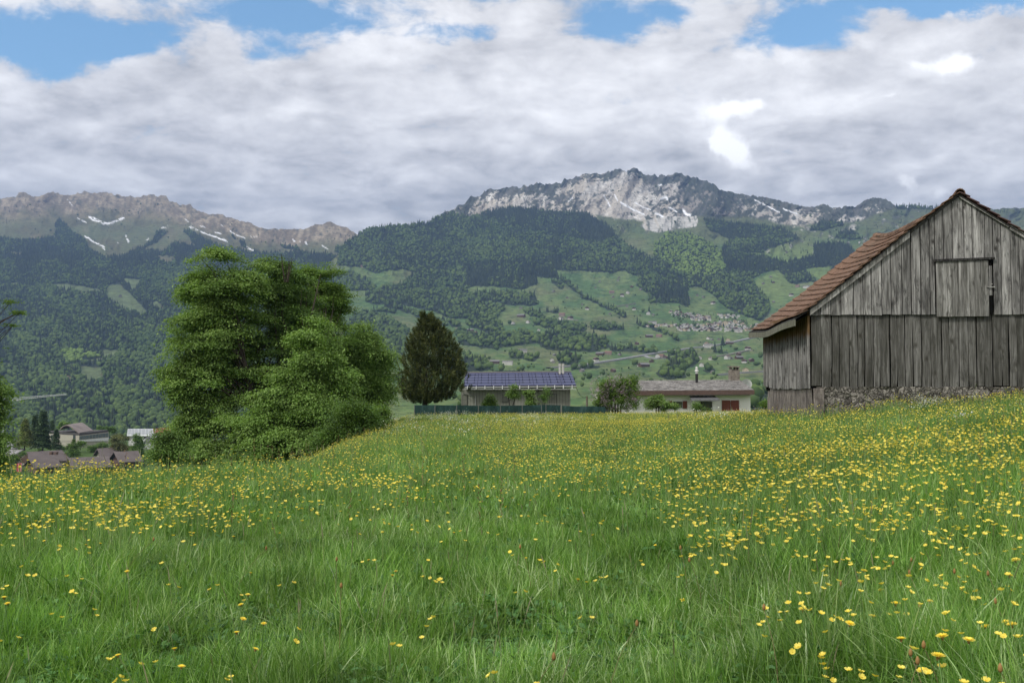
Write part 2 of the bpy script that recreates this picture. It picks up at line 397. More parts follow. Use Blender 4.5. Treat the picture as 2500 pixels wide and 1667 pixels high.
CLEAR_B = [c2([(90, 705), (240, 722), (300, 765), (440, 735), (500, 765), (480, 820), (340, 840), (200, 770)]), c3([(180, 740), (250, 735), (330, 790), (390, 850), (300, 870), (190, 850)]), c3([(700, 700), (760, 716), (800, 725), (720, 760)])]
SUNLIT_B = [c3([(0, 395), (230, 410), (330, 480), (370, 560), (400, 640), (300, 690), (200, 690), (100, 640), (0, 560)]), c2([(1760, 420), (1900, 430), (2000, 470), (2352, 480), (2352, 700), (2200, 680), (1960, 600), (1850, 520)])]  # sun patches on the forest, put into the colour as paler trees
MEADOW_SUNLIT = [c3([(520, 545), (620, 510), (700, 495), (900, 495), (900, 572), (740, 595), (600, 570)]), c3([(550, 710), (620, 665), (690, 652), (760, 716), (880, 760), (800, 800), (640, 850)]), c3([(840, 640), (1000, 615), (1100, 640), (920, 700)])]  # sunlit pasture, its brightness painted into the ground colour
CONIF_B = [c2([(900, 330), (1700, 330), (1850, 520), (1700, 570), (1300, 470), (1000, 420)]), c2([(860, 700), (1500, 640), (1500, 800), (1250, 860), (900, 840)]), c3([(260, 350), (820, 380), (820, 480), (400, 480)]), c3([(380, 520), (1160, 480), (1160, 640), (600, 680), (380, 640)]), c3([(0, 640), (180, 700), (200, 860), (0, 860)]), c3([(820, 360), (1620, 270), (1620, 480), (820, 440)])]

FOREST_A = [[(-2200, 640), (-700, 600), (-300, 590)] + c1([(0, 470), (60, 480), (160, 490), (270, 480), (350, 470), (350, 390), (385, 350), (440, 400), (480, 450), (530, 480), (600, 560), (680, 600), (820, 575), (880, 545), (970, 500), (1000, 430), (1070, 440), (990, 510), (890, 545), (1060, 560),
      (1100, 505), (1240, 520), (1170, 430), (1200, 420), (1300, 480), (1390, 520), (1560, 560), (1800, 575), (1900, 560), (2150, 585), (2350, 640)]) + [(1150, 760), (1150, 1075), (-2200, 1075)],
     c1([(1480, 455), (1510, 470), (1500, 485), (1480, 478)]), c1([(1520, 490), (1560, 500), (1580, 540), (1540, 530)]), c1([(1790, 520), (1900, 540), (1910, 560), (1800, 545)]), c1([(2130, 560), (2160, 530), (2200, 550), (2190, 575)])]
CLEAR_A = [c1([(340, 770), (420, 765), (620, 800), (680, 820), (560, 830), (440, 805), (345, 790)]), c1([(690, 770), (760, 770), (850, 850), (900, 900), (940, 950), (900, 975), (790, 930), (680, 860)]), c1([(790, 735), (900, 735), (870, 790), (900, 830), (830, 800)]),
     c1([(950, 880), (1010, 880), (1050, 940), (980, 920)]), c1([(660, 1180), (760, 1190), (740, 1230), (660, 1250)]), c1([(500, 1290), (650, 1300), (650, 1380), (590, 1400), (520, 1370)]), c1([(1000, 590), (1060, 580), (1130, 590), (1090, 635), (1030, 625)]), c1([(430, 1280), (640, 1235), (660, 1245), (450, 1295)]),
     c1([(60, 560), (150, 565), (140, 580), (70, 580)]), c1([(60, 770), (120, 750), (130, 775), (70, 790)]), c1([(0, 1275), (80, 1265), (70, 1290), (0, 1300)])]
SNOW_A = [([(570, 340), (600, 360), (640, 372), (690, 385), (740, 368), (790, 345)], 7, 1), ([(600, 345), (650, 378), (700, 382)], 8, 1), ([(440, 245), (465, 266)], 4, 0), ([(420, 222), (440, 232)], 3, 0), ([(490, 345), (550, 375)], 3.5, 0), ([(540, 462), (620, 512), (670, 530)], 6, 0), ([(655, 535), (665, 545)], 6, 0), ([(806, 458), (812, 480), (825, 512)], 5, 0),
     ([(1215, 405), (1290, 435), (1370, 465), (1452, 495)], 6.5, 0), ([(1165, 345), (1225, 385)], 3.5, 0), ([(1440, 415), (1490, 445)], 4.5, 0), ([(1510, 455), (1560, 472)], 4.5, 0), ([(1570, 530), (1650, 570)], 8, 0), ([(1360, 435), (1410, 446)], 5, 0), ([(935, 490), (950, 480)], 5, 0), ([(1030, 412), (1070, 398)], 3, 0),
     ([(2050, 515), (2090, 545)], 3.5, 0), ([(1868, 480), (1878, 498)], 5, 0), ([(1950, 495), (1958, 515)], 4, 0), ([(1082, 524), (1096, 520)], 4, 0), ([(750, 510), (765, 500)], 4, 0), ([(600, 440), (625, 452)], 2, 0), ([(1280, 398), (1305, 405)], 3, 0), ([(1415, 390), (1425, 400)], 4, 0), ([(1600, 465), (1640, 468)], 2.5, 0), ([(1910, 490), (1915, 500)], 4, 0)]
SNOW_B = [(c2([(1760, 255), (1790, 300), (1800, 330)]), 2.4), (c2([(1830, 250), (1850, 290)]), 2.2), (c2([(1960, 300), (2010, 330), (2060, 345)]), 2.2), (c2([(1560, 270), (1530, 300)]), 2.), (c2([(2180, 330), (2230, 360)]), 2.6), (c3([(560, 250), (640, 290), (700, 320)]), 2.2), (c3([(720, 300), (800, 330)]), 2.4), (c2([(1870, 300), (1930, 335), (2020, 375)]), 3.2), (c2([(2130, 275), (2160, 262), (2165, 280)]), 4.5), (c2([(2270, 350), (2285, 375), (2310, 378)]), 5.5), (c2([(2095, 365), (2140, 390)]), 2.5), (c2([(2110, 190), (2130, 185)]), 3), (c3([(0, 325), (40, 345)]), 3)]
CLIFF_B = [c2([(1990, 445), (2060, 410), (2110, 398), (2200, 395), (2352, 385), (2352, 450), (2240, 470), (2100, 492), (2010, 470)]), c3([(0, 345), (110, 340), (210, 345), (218, 395), (150, 412), (0, 415)])]

class Side:
    """a mountain side: a sheet of ground from its foot to its crest with a back slope"""
    def __init__(s, x0, x1, dx, sil, bot, dtab, rows, seed):
        s.x0, s.dx = x0, dx
        xs = np.arange(x0, x1 + dx, dx); s.n = len(xs); s.rows = rows; s.bot = bot
        sx = np.array([p[0] for p in sil]); sy = np.array([p[1] for p in sil])
        top = np.interp(xs, sx, sy)
        top = top + (ridged(xs / 16, xs * 0 + seed, 5, seed, .65) - .6) * np.interp(top, [440, 560, 600], [17, 7, 2])
        s.top = np.minimum(top, bot - 2)
        t = np.linspace(0, 1, rows)
        s.X = np.repeat(xs[:, None], rows, 1); s.Y = s.top[:, None] + (bot - s.top)[:, None] * t[None]
        s.D = np.interp(s.Y, *dtab)
        s.seed = seed
    def at(s, sx, sy):
        i = np.clip((sx - s.x0) / s.dx, 0, s.n - 1.001); i0 = i.astype(int); fi = i - i0
        top = s.top[i0] * (1 - fi) + s.top[i0 + 1] * fi
        t = np.clip((sy - top) / (s.bot - top), 0, 1) * (s.rows - 1); t = np.minimum(t, s.rows - 1.001); j0 = t.astype(int); fj = t - j0
        D = (s.D[i0, j0] * (1 - fj) + s.D[i0, j0 + 1] * fj) * (1 - fi) + (s.D[i0 + 1, j0] * (1 - fj) + s.D[i0 + 1, j0 + 1] * fj) * fi
        return P(sx, np.maximum(sy, top), D), top, D
def warpxy(x, y, a, sc, seed):
    return x + (fbm(x / sc, y / sc, 4, seed) - .5) * a, y + (fbm(x / sc + 31, y / sc + 7, 4, seed + 9) - .5) * a * .6
def anyin(x, y, polys):
    r = np.zeros(x.shape, bool)
    for p in polys: r |= in_poly(x, y, p)
    return r
def forest_b(x, y):
    wx, wy = warpxy(x, y, 12, 14, 3)
    f = anyin(wx, wy, FOREST_B) & ~anyin(wx, wy, CLEAR_B)
    for pl, w in FOREST_B_LINES: f |= near_line(wx, wy, pl) < w
    return f
def forest_a(x, y):
    wx, wy = warpxy(x, y, 14, 16, 5)
    return anyin(wx, wy, FOREST_A) & ~anyin(wx, wy, CLEAR_A)

# relief -----------------------------------------------------------
A = Side(-1500, 1150, 2.5, SIL_A, 1075, D_A, 300, 11)
B = Side(640, 4300, 2.5, SIL_B, 1062, D_B, 330, 23)
def relief(S, roughtop, gk=1.):
    x, y = S.X, S.Y
    h = np.clip((y - S.top[:, None]) / 130, 0, 1)                     # 0 on the crest
    wob = x + 60 * (fbm(x / 60, y / 60, 4, S.seed + 40) - .5)
    spur = (ridged(wob / 150 + y / 500, y / 420, 4, S.seed + 1) - .5)
    gul = (ridged(wob / 30 + y / 90, y / 75, 5, S.seed + 2, .55) - .5)
    fine = (ridged(wob / 9, y / 17, 4, S.seed + 3, .6) - .5)
    smooth = np.clip((y - 620) / 150, 0, 1) * roughtop[1] 
    k = (1 - smooth)
    S.D = S.D * (1 - .075 * spur * (.35 + .65 * k) - .020 * gk * gul * k - .0065 * fine * (1 - h * .7) * k * roughtop[0])
    S.D += 4. * (fbm(x / 22, y / 8, 3, S.seed + 8) - .5) * (S.D / 1000)
relief(A, (.7, .55), .55); relief(B, (2.6, .9), 1.7)

def side_mesh(S, name, colour, m):
    V = P(S.X, S.Y, S.D).reshape(S.n, S.rows, 3)
    C = colour(S.X, S.Y)
    back1 = P(S.X[:, 0], S.Y[:, 0], S.D[:, 0]); b1 = back1.copy(); b1[:, 1] += 60; b1[:, 2] -= 25; b2 = back1.copy(); b2[:, 1] += 900; b2[:, 2] -= 420
    Vv = np.concatenate([b2[:, None], b1[:, None], V], 1); Cc = np.concatenate([C[:, :1], C[:, :1], C], 1)
    n, r = Vv.shape[:2]
    idx = np.arange(n * r).reshape(n, r)
    Fc = np.stack([idx[:-1, :-1], idx[:-1, 1:], idx[1:, 1:], idx[1:, :-1]], -1).reshape(-1, 4)
    me = np_data(name, Vv.reshape(-1, 3), Fc, m, smooth=True)
    a = me.attributes.new('col', 'FLOAT_COLOR', 'POINT')
    a.data.foreach_set('color', np.concatenate([Cc.reshape(-1, 3), np.ones((n * r, 1))], 1).astype(np.float32).ravel())
    o = link(bpy.data.objects.new(name, me)); o['kind'] = 'structure'
    return o
def lerp(a, b, t): return a + (np.asarray(b) - a) * t[..., None]
def col_b(x, y):
    wx, wy = warpxy(x, y, 16, 18, 77)
    top = np.repeat(B.top[:, None], B.rows, 1)
    n1 = fbm(x / 40, y / 14, 5, 31); n2 = fbm(x / 9, y / 6, 5, 32); n3 = fbm(x / 90, y / 26, 4, 33)
    past = lerp(np.zeros(x.shape + (3,)) + np.array([.080, .145, .050]), [.135, .185, .068], sstep(n1, .35, .65))
    past = lerp(past, [.16, .155, .085], sstep(n3, .52, .75) * .55)
    past = lerp(past, [.045, .085, .034], sstep(n2, .55, .8) * .6)
    # low edges and banks between the fields
    past = lerp(past, [.040, .070, .030], sstep(ridged(x / 60 + y / 40, y / 9, 3, 35), .84, .93) * .7 * (y > 640))
    l = anyin(wx, wy, MEADOW_SUNLIT).astype(float)
    past = lerp(past, [.15, .21, .065], l * (.55 + .4 * n1))  # sunshine on these meadows mixed into the pasture colour
    up = sstep(y, 640, 520)
    past = lerp(past, [.10, .115, .060], up * .8)
    # rock
    rk_low = np.interp(x, [p[0] for p in c2([(640, 420), (700, 400), (800, 360), (900, 395), (1000, 378), (1180, 332), (1500, 362), (1650, 352), (1800, 385), (2000, 405), (2352, 395)]) + c3([(210, 340), (330, 345), (560, 360), (800, 400), (860, 400), (980, 370), (1100, 385), (1200, 360), (1340, 300), (1600, 292)])] + [4300],
                    [p[1] for p in c2([(640, 420), (700, 400), (800, 365), (900, 405), (1000, 385), (1180, 345), (1500, 372), (1650, 362), (1800, 395), (2000, 412), (2352, 400)]) + c3([(210, 340), (330, 345), (560, 350), (800, 400), (860, 390), (980, 370), (1100, 375), (1200, 350), (1340, 300), (1600, 292)])] + [500])
    rock = sstep(wy, rk_low + 4, rk_low - 4) * (x > 1040)
    cl = anyin(wx, y, CLIFF_B).astype(float)
    patch = sstep(fbm(x / 14, y / 10, 4, 55), .60, .70) * (y < 620) * (y > rk_low) * (x > 1840)         # stony ground on the high pasture
    rn = fbm(x / 12 + y / 60, y / 34, 5, 36, .6)
    rc = lerp(np.zeros(x.shape + (3,)) + np.array([.40, .375, .34]), [.62, .60, .56], sstep(rn, .35, .7))
    rc = rc * (.72 + .5 * fbm(x / 38 + y / 50, y / 60, 3, 49))[..., None]
    scree = sstep(fbm(x / 60 + y / 40, y / 90, 3, 39), .5, .62)
    rc = lerp(rc, [.50, .45, .37], scree * .5)
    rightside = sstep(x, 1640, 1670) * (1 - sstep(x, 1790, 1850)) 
    rc = lerp(rc, [.22, .21, .20], rightside * .8)  # shade of the right-hand faces put into the rock colour
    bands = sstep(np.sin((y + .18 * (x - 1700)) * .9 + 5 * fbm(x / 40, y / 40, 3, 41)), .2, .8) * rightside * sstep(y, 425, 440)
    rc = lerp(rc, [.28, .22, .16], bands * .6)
    # dwarf-pine and turf on the ledges
    veg = .55 * fbm(x / 16 + y / 25, y / 13, 6, 37, .65) + .45 * fbm(x / 5 + y / 9, y / 5, 4, 47, .6)
    topness = sstep(y - top, 34, 4)
    vlim = .50 + .26 * (fbm(x / 34 + y / 60, y / 46, 3, 48) - .5) - .13 * topness + .16 * sstep(x, 1395, 1440) * (1 - sstep(x, 1560, 1600)) * (1 - topness) - .05 * rightside - .09 * sstep(x, 2080, 2120)
    rc = lerp(rc, [.042, .055, .040], sstep(veg, vlim - .015, vlim + .025) * .92)
    # cracks
    crk = sstep(ridged(x / 15 + y / 40, y / 38, 5, 38, .68), .70, .86)
    rc = lerp(rc, [.14, .135, .13], crk * .8)
    c = lerp(past, np.array([0, 0, 0]), x * 0)
    w = np.maximum(np.maximum(rock, cl), patch * .75)[..., None]
    clc = lerp(np.zeros(x.shape + (3,)) + np.array([.50, .49, .46]), [.16, .17, .14], sstep(fbm(x / 4, y / 22, 4, 43, .6), .52, .64))
    rc = np.where(cl[..., None] > 0, clc, rc)
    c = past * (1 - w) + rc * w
    # gravel fans under the rocks
    fan = sstep(ridged(x / 26 - y / 60, y / 60, 3, 44), .72, .86) * sstep(y, rk_low - 25, rk_low) * (1 - sstep(y, rk_low + 10, rk_low + 40)) * sstep(x, 1400, 1450) * (1 - sstep(x, 1600, 1640))
    c = lerp(c, [.46, .42, .36], fan * .8)
    for pl, wd in SNOW_B: c = lerp(c, [.85, .87, .90], sstep(near_line(*warpxy(x, y, 4, 6, 61), pl), wd * .75, wd * .35))
    f = forest_b(x, y)
    c = np.where(f[..., None], np.array([.030, .045, .026]), c)
    # mountain road and tracks
    return c
def col_a(x, y):
    wx, wy = warpxy(x, y, 14, 18, 87)
    n1 = fbm(x / 34, y / 16, 5, 51); n2 = fbm(x / 8, y / 9, 5, 52, .6)
    base = lerp(np.zeros(x.shape + (3,)) + np.array([.105, .105, .052]), [.19, .165, .095], sstep(n1, .35, .65))
    top = np.repeat(A.top[:, None], A.rows, 1)
    rk = np.clip(sstep(y - top, 62 , 18) * 1.1 + (fbm(x / 30, y / 20, 4, 53) - .5) * 1.1, 0, 1)
    strk = .5 * fbm((x + y * .35) / 6, y / 20, 5, 54, .62) + .5 * fbm((x - y * .8) / 12, (y + x * .3) / 9, 5, 64, .62)
    rc = lerp(np.zeros(x.shape + (3,)) + np.array([.165, .135, .095]), [.34, .285, .205], sstep(strk, .38, .66))
    c = lerp(base, np.array([0, 0, 0]), x * 0)
    c = base * (1 - rk[..., None]) + rc * rk[..., None]
    c = lerp(c, [.07, .075, .055], sstep(fbm(x / 9, y / 7, 5, 56, .65), .62, .70) * .8)
    grass = sstep(y, 520, 560) * (1 - rk)
    c = lerp(c, [.088, .122, .056], grass * .75 * sstep(n1, .3, .6))
    for pl, wd, _ in SNOW_A:
        pl = c1(pl); wd = wd / 2.613
        c = lerp(c, [.86, .88, .91], sstep(near_line(*warpxy(x, y, 7, 7, 62), pl), wd * 1.0, wd * .35) * (fbm(x / 6, y / 3, 3, 63) > .38))
    f = forest_a(x, y)
    cl = anyin(wx, wy, CLEAR_A)
    c = np.where((cl & (y > 640))[..., None], np.array([.11, .145, .066]) * (.8 + .4 * n1[..., None]), c)
    c = np.where(f[..., None], np.array([.028, .042, .026]), c)
    q = near_line(x, y, c1([(420, 1212), (440, 1216)])) < 3; c = np.where(q[..., None], np.array([.4, .32, .22]), c)
    return c
def mount(nt):
    p = nt.pos()
    c = nt.attr('col', 'Color')
    n = nt.noise(p, .035, 5, .65)
    k = nt.ramp(n, [(.3, .58), (.7, 1.35)])
    n2 = nt.noise(p, .009, 4, .6)
    return nt.mix(1., c, k, 'MULTIPLY'), nt.m('ADD', n, nt.m('MULTIPLY', n2, 1.5)), 9.
M_MOUNT = mat('mountain_ground', mount, rough=.95, spec=.1)
mA = side_mesh(A, 'mountain_slope', col_a, M_MOUNT)
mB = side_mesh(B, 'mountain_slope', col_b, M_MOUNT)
mA['label'] = 'brown rocky ridge with snow patches above blue-green forest'; mB['label'] = 'pale limestone peaks above forest and pasture slopes'

# ---- ground between the meadow and the mountains
MT_ = ([30, 52, 100, 200, 400, 470, 520, 700, 1500, 1800], [1160, 1128, 1118, 1115, 1112, 1102, 1090, 1084, 1070, 1076])
LT = ([30, 60, 100, 150, 250, 350, 400, 430, 470, 520, 700, 1500, 1800], [1300, 1215, 1210, 1205, 1192, 1168, 1150, 1108, 1092, 1084, 1080, 1070, 1076])
RT = ([30, 60, 85, 100, 200, 300, 400, 600, 1500, 1800], [1180, 1044, 1027, 1027, 1024, 1024, 1028, 1040, 1060, 1076])
def z_mid(X, Y):
    Yc = np.clip(Y, 30, 1800); sx = 1250 + F * X / Yc
    w = sstep(sx, 860, 1060)
    l = sstep(sx, 330, 430); sy = (np.interp(Yc, *LT) * (1 - l) + np.interp(Yc, *MT_) * l) * (1 - w) + np.interp(Yc, *RT) * w
    return EYE - (sy - 942) / F * Yc
EDGE = ([-20, 0, 8, 12, 15, 17, 20, 30, 60, 80, 100, 140], [-11, -8.6, -7.2, -6.4, -5.5, -4.5, -3.3, -3.9, -6.4, -7.6, -8.5, -10])
def z_meadow(X, Y):
    X = np.asarray(X, float); Y = np.asarray(Y, float)
    z = -.0135 * np.maximum(Y - 8, 0)
    rise = .108 * (np.sqrt((X - .6) ** 2 + 1.) + (X - .6)) / 2 * (1 - .93 * sstep(Y, 25, 44))
    rise = np.minimum(rise, 3.)
    z = z + rise
    e = np.interp(Y, *EDGE) - X
    d = np.maximum(e + .6, 0)
    z = z - np.where(d < 2.6, .10 * d * d, .676 + .52 * (d - 2.6))
    z = z - .055 * np.maximum(Y - 84, 0)
    z = z + (fbm(X / 3.1, Y / 3.1, 3, 5) - .5) * .12 * sstep(np.abs(Y), 2, 5)
    return z
def grid_mesh(name, X, Y, Z, m, label):
    n, r = X.shape; idx = np.arange(n * r).reshape(n, r)
    Fc = np.stack([idx[:-1, :-1], idx[1:, :-1], idx[1:, 1:], idx[:-1, 1:]], -1).reshape(-1, 4)
    o = np_mesh(name, np.stack([X, Y, Z], -1).reshape(-1, 3), Fc, m, smooth=True)
    o['kind'] = 'structure'; o['label'] = label; return o
def soil(nt):
    p = nt.pos()
    n = nt.noise(p, 1.7, 6, .65); n2 = nt.noise(p, 14., 4, .6)
    y = nt.sep(p)[1]
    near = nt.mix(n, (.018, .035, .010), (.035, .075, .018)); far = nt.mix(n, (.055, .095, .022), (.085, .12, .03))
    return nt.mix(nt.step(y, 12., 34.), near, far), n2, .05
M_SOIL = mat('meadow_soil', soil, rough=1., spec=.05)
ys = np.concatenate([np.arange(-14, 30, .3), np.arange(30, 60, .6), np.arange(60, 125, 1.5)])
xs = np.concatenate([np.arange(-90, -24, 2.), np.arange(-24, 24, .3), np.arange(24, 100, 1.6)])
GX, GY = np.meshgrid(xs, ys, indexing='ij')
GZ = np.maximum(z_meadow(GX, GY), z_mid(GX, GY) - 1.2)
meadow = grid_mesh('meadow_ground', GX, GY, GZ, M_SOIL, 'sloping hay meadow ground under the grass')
def vall(nt):
    p = nt.pos(); n = nt.noise(p, .03, 6, .65); n2 = nt.noise(p, .4, 5, .6)
    return nt.mix(nt.m('MULTIPLY_ADD', n2, .4, nt.m('MULTIPLY', n, .6)), (.035, .07, .02), (.10, .15, .045)), n2, .3
M_VALL = mat('valley_grass', vall, rough=.95, spec=.1)
sxs = np.linspace(-1500, 4300, 160); yy = np.geomspace(28, 1790, 110)
VX = (sxs[:, None] - 1250) / F * yy[None]; VY = np.repeat(yy[None], len(sxs), 0)
VZ = z_mid(VX, VY)
valley = grid_mesh('valley_ground', VX, VY, VZ, M_VALL, 'grassy ground falling away beyond the meadow')

# ---- haze (a closed box of even air round everything)
def haze():
    o = MB().box(-14000, 14000, -60, 12500, -600, 2350).build('haze', [])
    m = bpy.data.materials.new('valley_air'); m.use_nodes = True
    t = m.node_tree; t.nodes.clear()
    v = t.nodes.new('ShaderNodeVolumePrincipled'); out = t.nodes.new('ShaderNodeOutputMaterial')
    v.inputs['Color'].default_value = (.36, .56, 1., 1); v.inputs['Density'].default_value = HAZE; v.inputs['Anisotropy'].default_value = .2
    t.links.new(v.outputs[0], out.inputs['Volume'])
    o.data.materials.append(m); o['kind'] = 'stuff'; o['label'] = 'thin bluish air over the valley'
HAZE = 6.6e-5
haze()

# ================================================================ FAR FOREST (instanced stuff)
def far_conifer(seed):
    r = random.Random(seed); m = MB(); n = 7
    for k, (z0, z1, rad) in enumerate([(0.06, .55, .185), (.30, .80, .13), (.58, 1.02, .075)]):
        ring = [(math.cos(2 * math.pi * i / n + k) * rad * r.uniform(.75, 1.2), math.sin(2 * math.pi * i / n + k) * rad * r.uniform(.75, 1.2), z0 + r.uniform(-.03, .03)) for i in range(n)]
        m.add(ring + [(r.uniform(-.01, .01), 0, z1)], [(i, (i + 1) % n, n) for i in range(n)])
    return m
def far_broadleaf(seed):
    bm = bmesh.new(); bmesh.ops.create_icosphere(bm, subdivisions=2, radius=.5)
    r = random.Random(seed); offs = [(Vector((r.uniform(-1, 1), r.uniform(-1, 1), r.uniform(-.3, 1))).normalized()) for _ in range(9)]
    for v in bm.verts:
        d = v.co.normalized(); k = max(max(0, d.dot(o)) ** 10 for o in offs)
        v.co = d * (.33 + .17 * k + r.uniform(-.03, .03)); v.co.z = v.co.z * 1.15 + .52
    me = bpy.data.meshes.new('t'); bm.to_mesh(me); bm.free(); return me
def tone_mat(name, c0, c1_, light=0):
    m = bpy.data.materials.new(name); m.use_nodes = True; nt = NT(m.node_tree); b = nt.n['Principled BSDF']
    p = nt.new('ShaderNodeObjectInfo')
    k = nt.ramp(nt.noise(p.outputs['Location'], .006, 4, .65), [(.35, 0.), (.65, 1.)])
    q = nt.m('MULTIPLY_ADD', k, .55, nt.m('MULTIPLY', p.outputs['Random'], .45))
    nt.put(b.inputs['Base Color'], nt.mix(q, c0, c1_)); b.inputs['Roughness'].default_value = .9; b.inputs['Specular IOR Level'].default_value = .1
    return m
KIT = bpy.data.collections.new('far_tree_kit')     # never linked: only a source for the instances
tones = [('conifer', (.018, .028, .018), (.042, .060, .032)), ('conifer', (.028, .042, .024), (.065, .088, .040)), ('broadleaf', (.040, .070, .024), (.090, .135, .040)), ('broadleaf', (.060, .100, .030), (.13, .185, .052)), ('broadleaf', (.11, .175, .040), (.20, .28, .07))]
for i, (k, a_, b_) in enumerate(tones):
    m = tone_mat('far_' + k, a_, b_)
    for j in range(2):
        me = far_conifer(i * 5 + j).data('far_' + k, m) if k == 'conifer' else far_broadleaf(i * 5 + j)
        if k != 'conifer': me.materials.append(m); me.polygons.foreach_set('use_smooth', [True] * len(me.polygons))
        o = bpy.data.objects.new('k%02d' % (i * 2 + j), me); KIT.objects.link(o)
def scatter(name, pts, idx, rot, scl, label, kit):
    me = bpy.data.meshes.new(name); me.vertices.add(len(pts)); me.vertices.foreach_set('co', np.ascontiguousarray(pts, np.float32).ravel())
    a = me.attributes.new('idx', 'INT', 'POINT'); a.data.foreach_set('value', np.ascontiguousarray(idx, np.int32))
    a = me.attributes.new('rot', 'FLOAT', 'POINT'); a.data.foreach_set('value', np.ascontiguousarray(rot, np.float32))
    a = me.attributes.new('scl', 'FLOAT_VECTOR', 'POINT'); a.data.foreach_set('vector', np.ascontiguousarray(scl, np.float32).ravel())
    o = link(bpy.data.objects.new(name, me)); o['kind'] = 'stuff'; o['label'] = label
    g = bpy.data.node_groups.new(name, 'GeometryNodeTree')
    g.interface.new_socket('Geometry', in_out='INPUT', socket_type='NodeSocketGeometry'); g.interface.new_socket('Geometry', in_out='OUTPUT', socket_type='NodeSocketGeometry')
    N, L = g.nodes, g.links
    gi = N.new('NodeGroupInput'); go = N.new('NodeGroupOutput'); ci = N.new('GeometryNodeCollectionInfo'); ci.inputs[0].default_value = kit
    ci.inputs['Separate Children'].default_value = True; ci.inputs['Reset Children'].default_value = True
    ip = N.new('GeometryNodeInstanceOnPoints'); ip.inputs['Pick Instance'].default_value = True
    def na(nm, typ):
        n = N.new('GeometryNodeInputNamedAttribute'); n.data_type = typ; n.inputs[0].default_value = nm; return [s for s in n.outputs if s.enabled][0]
    cx = N.new('ShaderNodeCombineXYZ'); L.new(na('rot', 'FLOAT'), cx.inputs[2])
    L.new(gi.outputs[0], ip.inputs['Points']); L.new(ci.outputs[0], ip.inputs['Instance']); L.new(na('idx', 'INT'), ip.inputs['Instance Index'])
    L.new(cx.outputs[0], ip.inputs['Rotation']); L.new(na('scl', 'FLOAT_VECTOR'), ip.inputs['Scale']); L.new(ip.outputs[0], go.inputs[0])
    md = o.modifiers.new('instances', 'NODES'); md.node_group = g
    return o
def far_trees(S, ffn, x0, x1, kinds, name, label, density=1., seed=1):
    g = np.random.default_rng(seed)
    y0, y1 = S.top.min(), S.bot
    N = int((x1 - x0) * (y1 - y0) / 3.2)
    x = g.uniform(x0, x1, N); y = g.uniform(y0, y1, N)
    pos, top, D = S.at(x, y)
    w = 8.5 * F / D
    keep = (y > top - .5) & (g.random(N) < density * 3.2 / (w * w * .38)) & ffn(x, y)
    x, y, pos, D = x[keep], y[keep], pos[keep], D[keep]
    idx, scl = kinds(x, y, g)
    pos[:, 2] -= .8
    return scatter(name, pos, idx, g.uniform(0, 6.28, len(x)), scl, label, KIT), len(x)
def kinds_b(x, y, g):
    light_green = anyin(x, y, SUNLIT_B); con = anyin(x, y, CONIF_B)
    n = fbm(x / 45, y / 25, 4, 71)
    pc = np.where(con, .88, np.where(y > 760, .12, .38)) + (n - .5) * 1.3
    pc = np.where(light_green, .12, pc)
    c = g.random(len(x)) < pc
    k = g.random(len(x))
    idx = np.where(c, (k < .45) * 1, np.where(light_green, 4 - (k < .25), 2 + (k < .5)))  # palest broadleaf tones stand in for sunlight inside the patches
    idx = idx * 2 + (g.random(len(x)) < .5)
    h = np.where(c, g.uniform(15, 27, len(x)), g.uniform(9, 16, len(x))); wd = np.where(c, h * g.uniform(.9, 1.15, len(x)), h * g.uniform(.85, 1.2, len(x)))
    small = np.where(y < 470, .55, 1.)
    return idx, np.stack([wd, wd, h], -1) * small[:, None]
def kinds_a(x, y, g):
    n = fbm(x / 60, y / 40, 4, 72)
    pc = np.where(y < 640, .8, np.where(y < 820, .55, .25)) + (n - .5) * 1.6
    light_green = in_poly(x, y, c1([(380, 1210), (480, 1190), (560, 1210), (640, 1240), (420, 1285)]))
    pc = np.where(light_green, 0, pc)
    c = g.random(len(x)) < pc; k = g.random(len(x))
    idx = np.where(c, (k < .45) * 1, np.where(light_green, 4, 2 + (k < .30))) * 2 + (g.random(len(x)) < .5)
    h = np.where(c, g.uniform(15, 26, len(x)), g.uniform(10, 16, len(x))); wd = np.where(c, h * g.uniform(.9, 1.15, len(x)), h * g.uniform(.9, 1.15, len(x)))
    return idx, np.stack([wd, wd, h], -1)
_, nA_ = far_trees(A, forest_a, -420, 1150, kinds_a, 'far_forest', 'mixed forest covering the slope of the left mountain', seed=2)
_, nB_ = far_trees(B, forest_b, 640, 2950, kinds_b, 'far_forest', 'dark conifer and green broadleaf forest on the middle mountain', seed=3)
print('far trees', nA_, nB_)
# sparse trees and bushes over the open ground
def sparse(S, ffn, x0, x1, y0, y1, n, g, name, label, lo, hi, con=.4):
    x = g.uniform(x0, x1, n * 8); y = g.uniform(y0, y1, n * 8)
    pos, top, D = S.at(x, y)
    cl = fbm(x / 26, y / 12, 4, 91)
    k = (y > top + 2) & ~ffn(x, y) & (cl > .60)
    x, y, pos = x[k][:n], y[k][:n], pos[k][:n]
    c = g.random(len(x)) < con
    h = g.uniform(lo, hi, len(x)); idx = np.where(c, 0, 2 + (g.random(len(x)) < .3)) * 2
    pos[:, 2] -= .4
    return scatter(name, pos, idx, g.uniform(0, 6.28, len(x)), np.stack([h * 1.1, h * 1.1, h], -1), label, KIT)
g_ = np.random.default_rng(5)
sparse(A, forest_a, -400, 900, 490, 640, 420, g_, 'mountain_scrub', 'scattered dwarf trees on the left mountain below its crest', 6, 15, .9)
sparse(B, forest_b, 1050, 2500, 420, 640, 900, g_, 'mountain_scrub', 'scattered dwarf pines among the pale rocks and high pastures', 5, 13, .9)
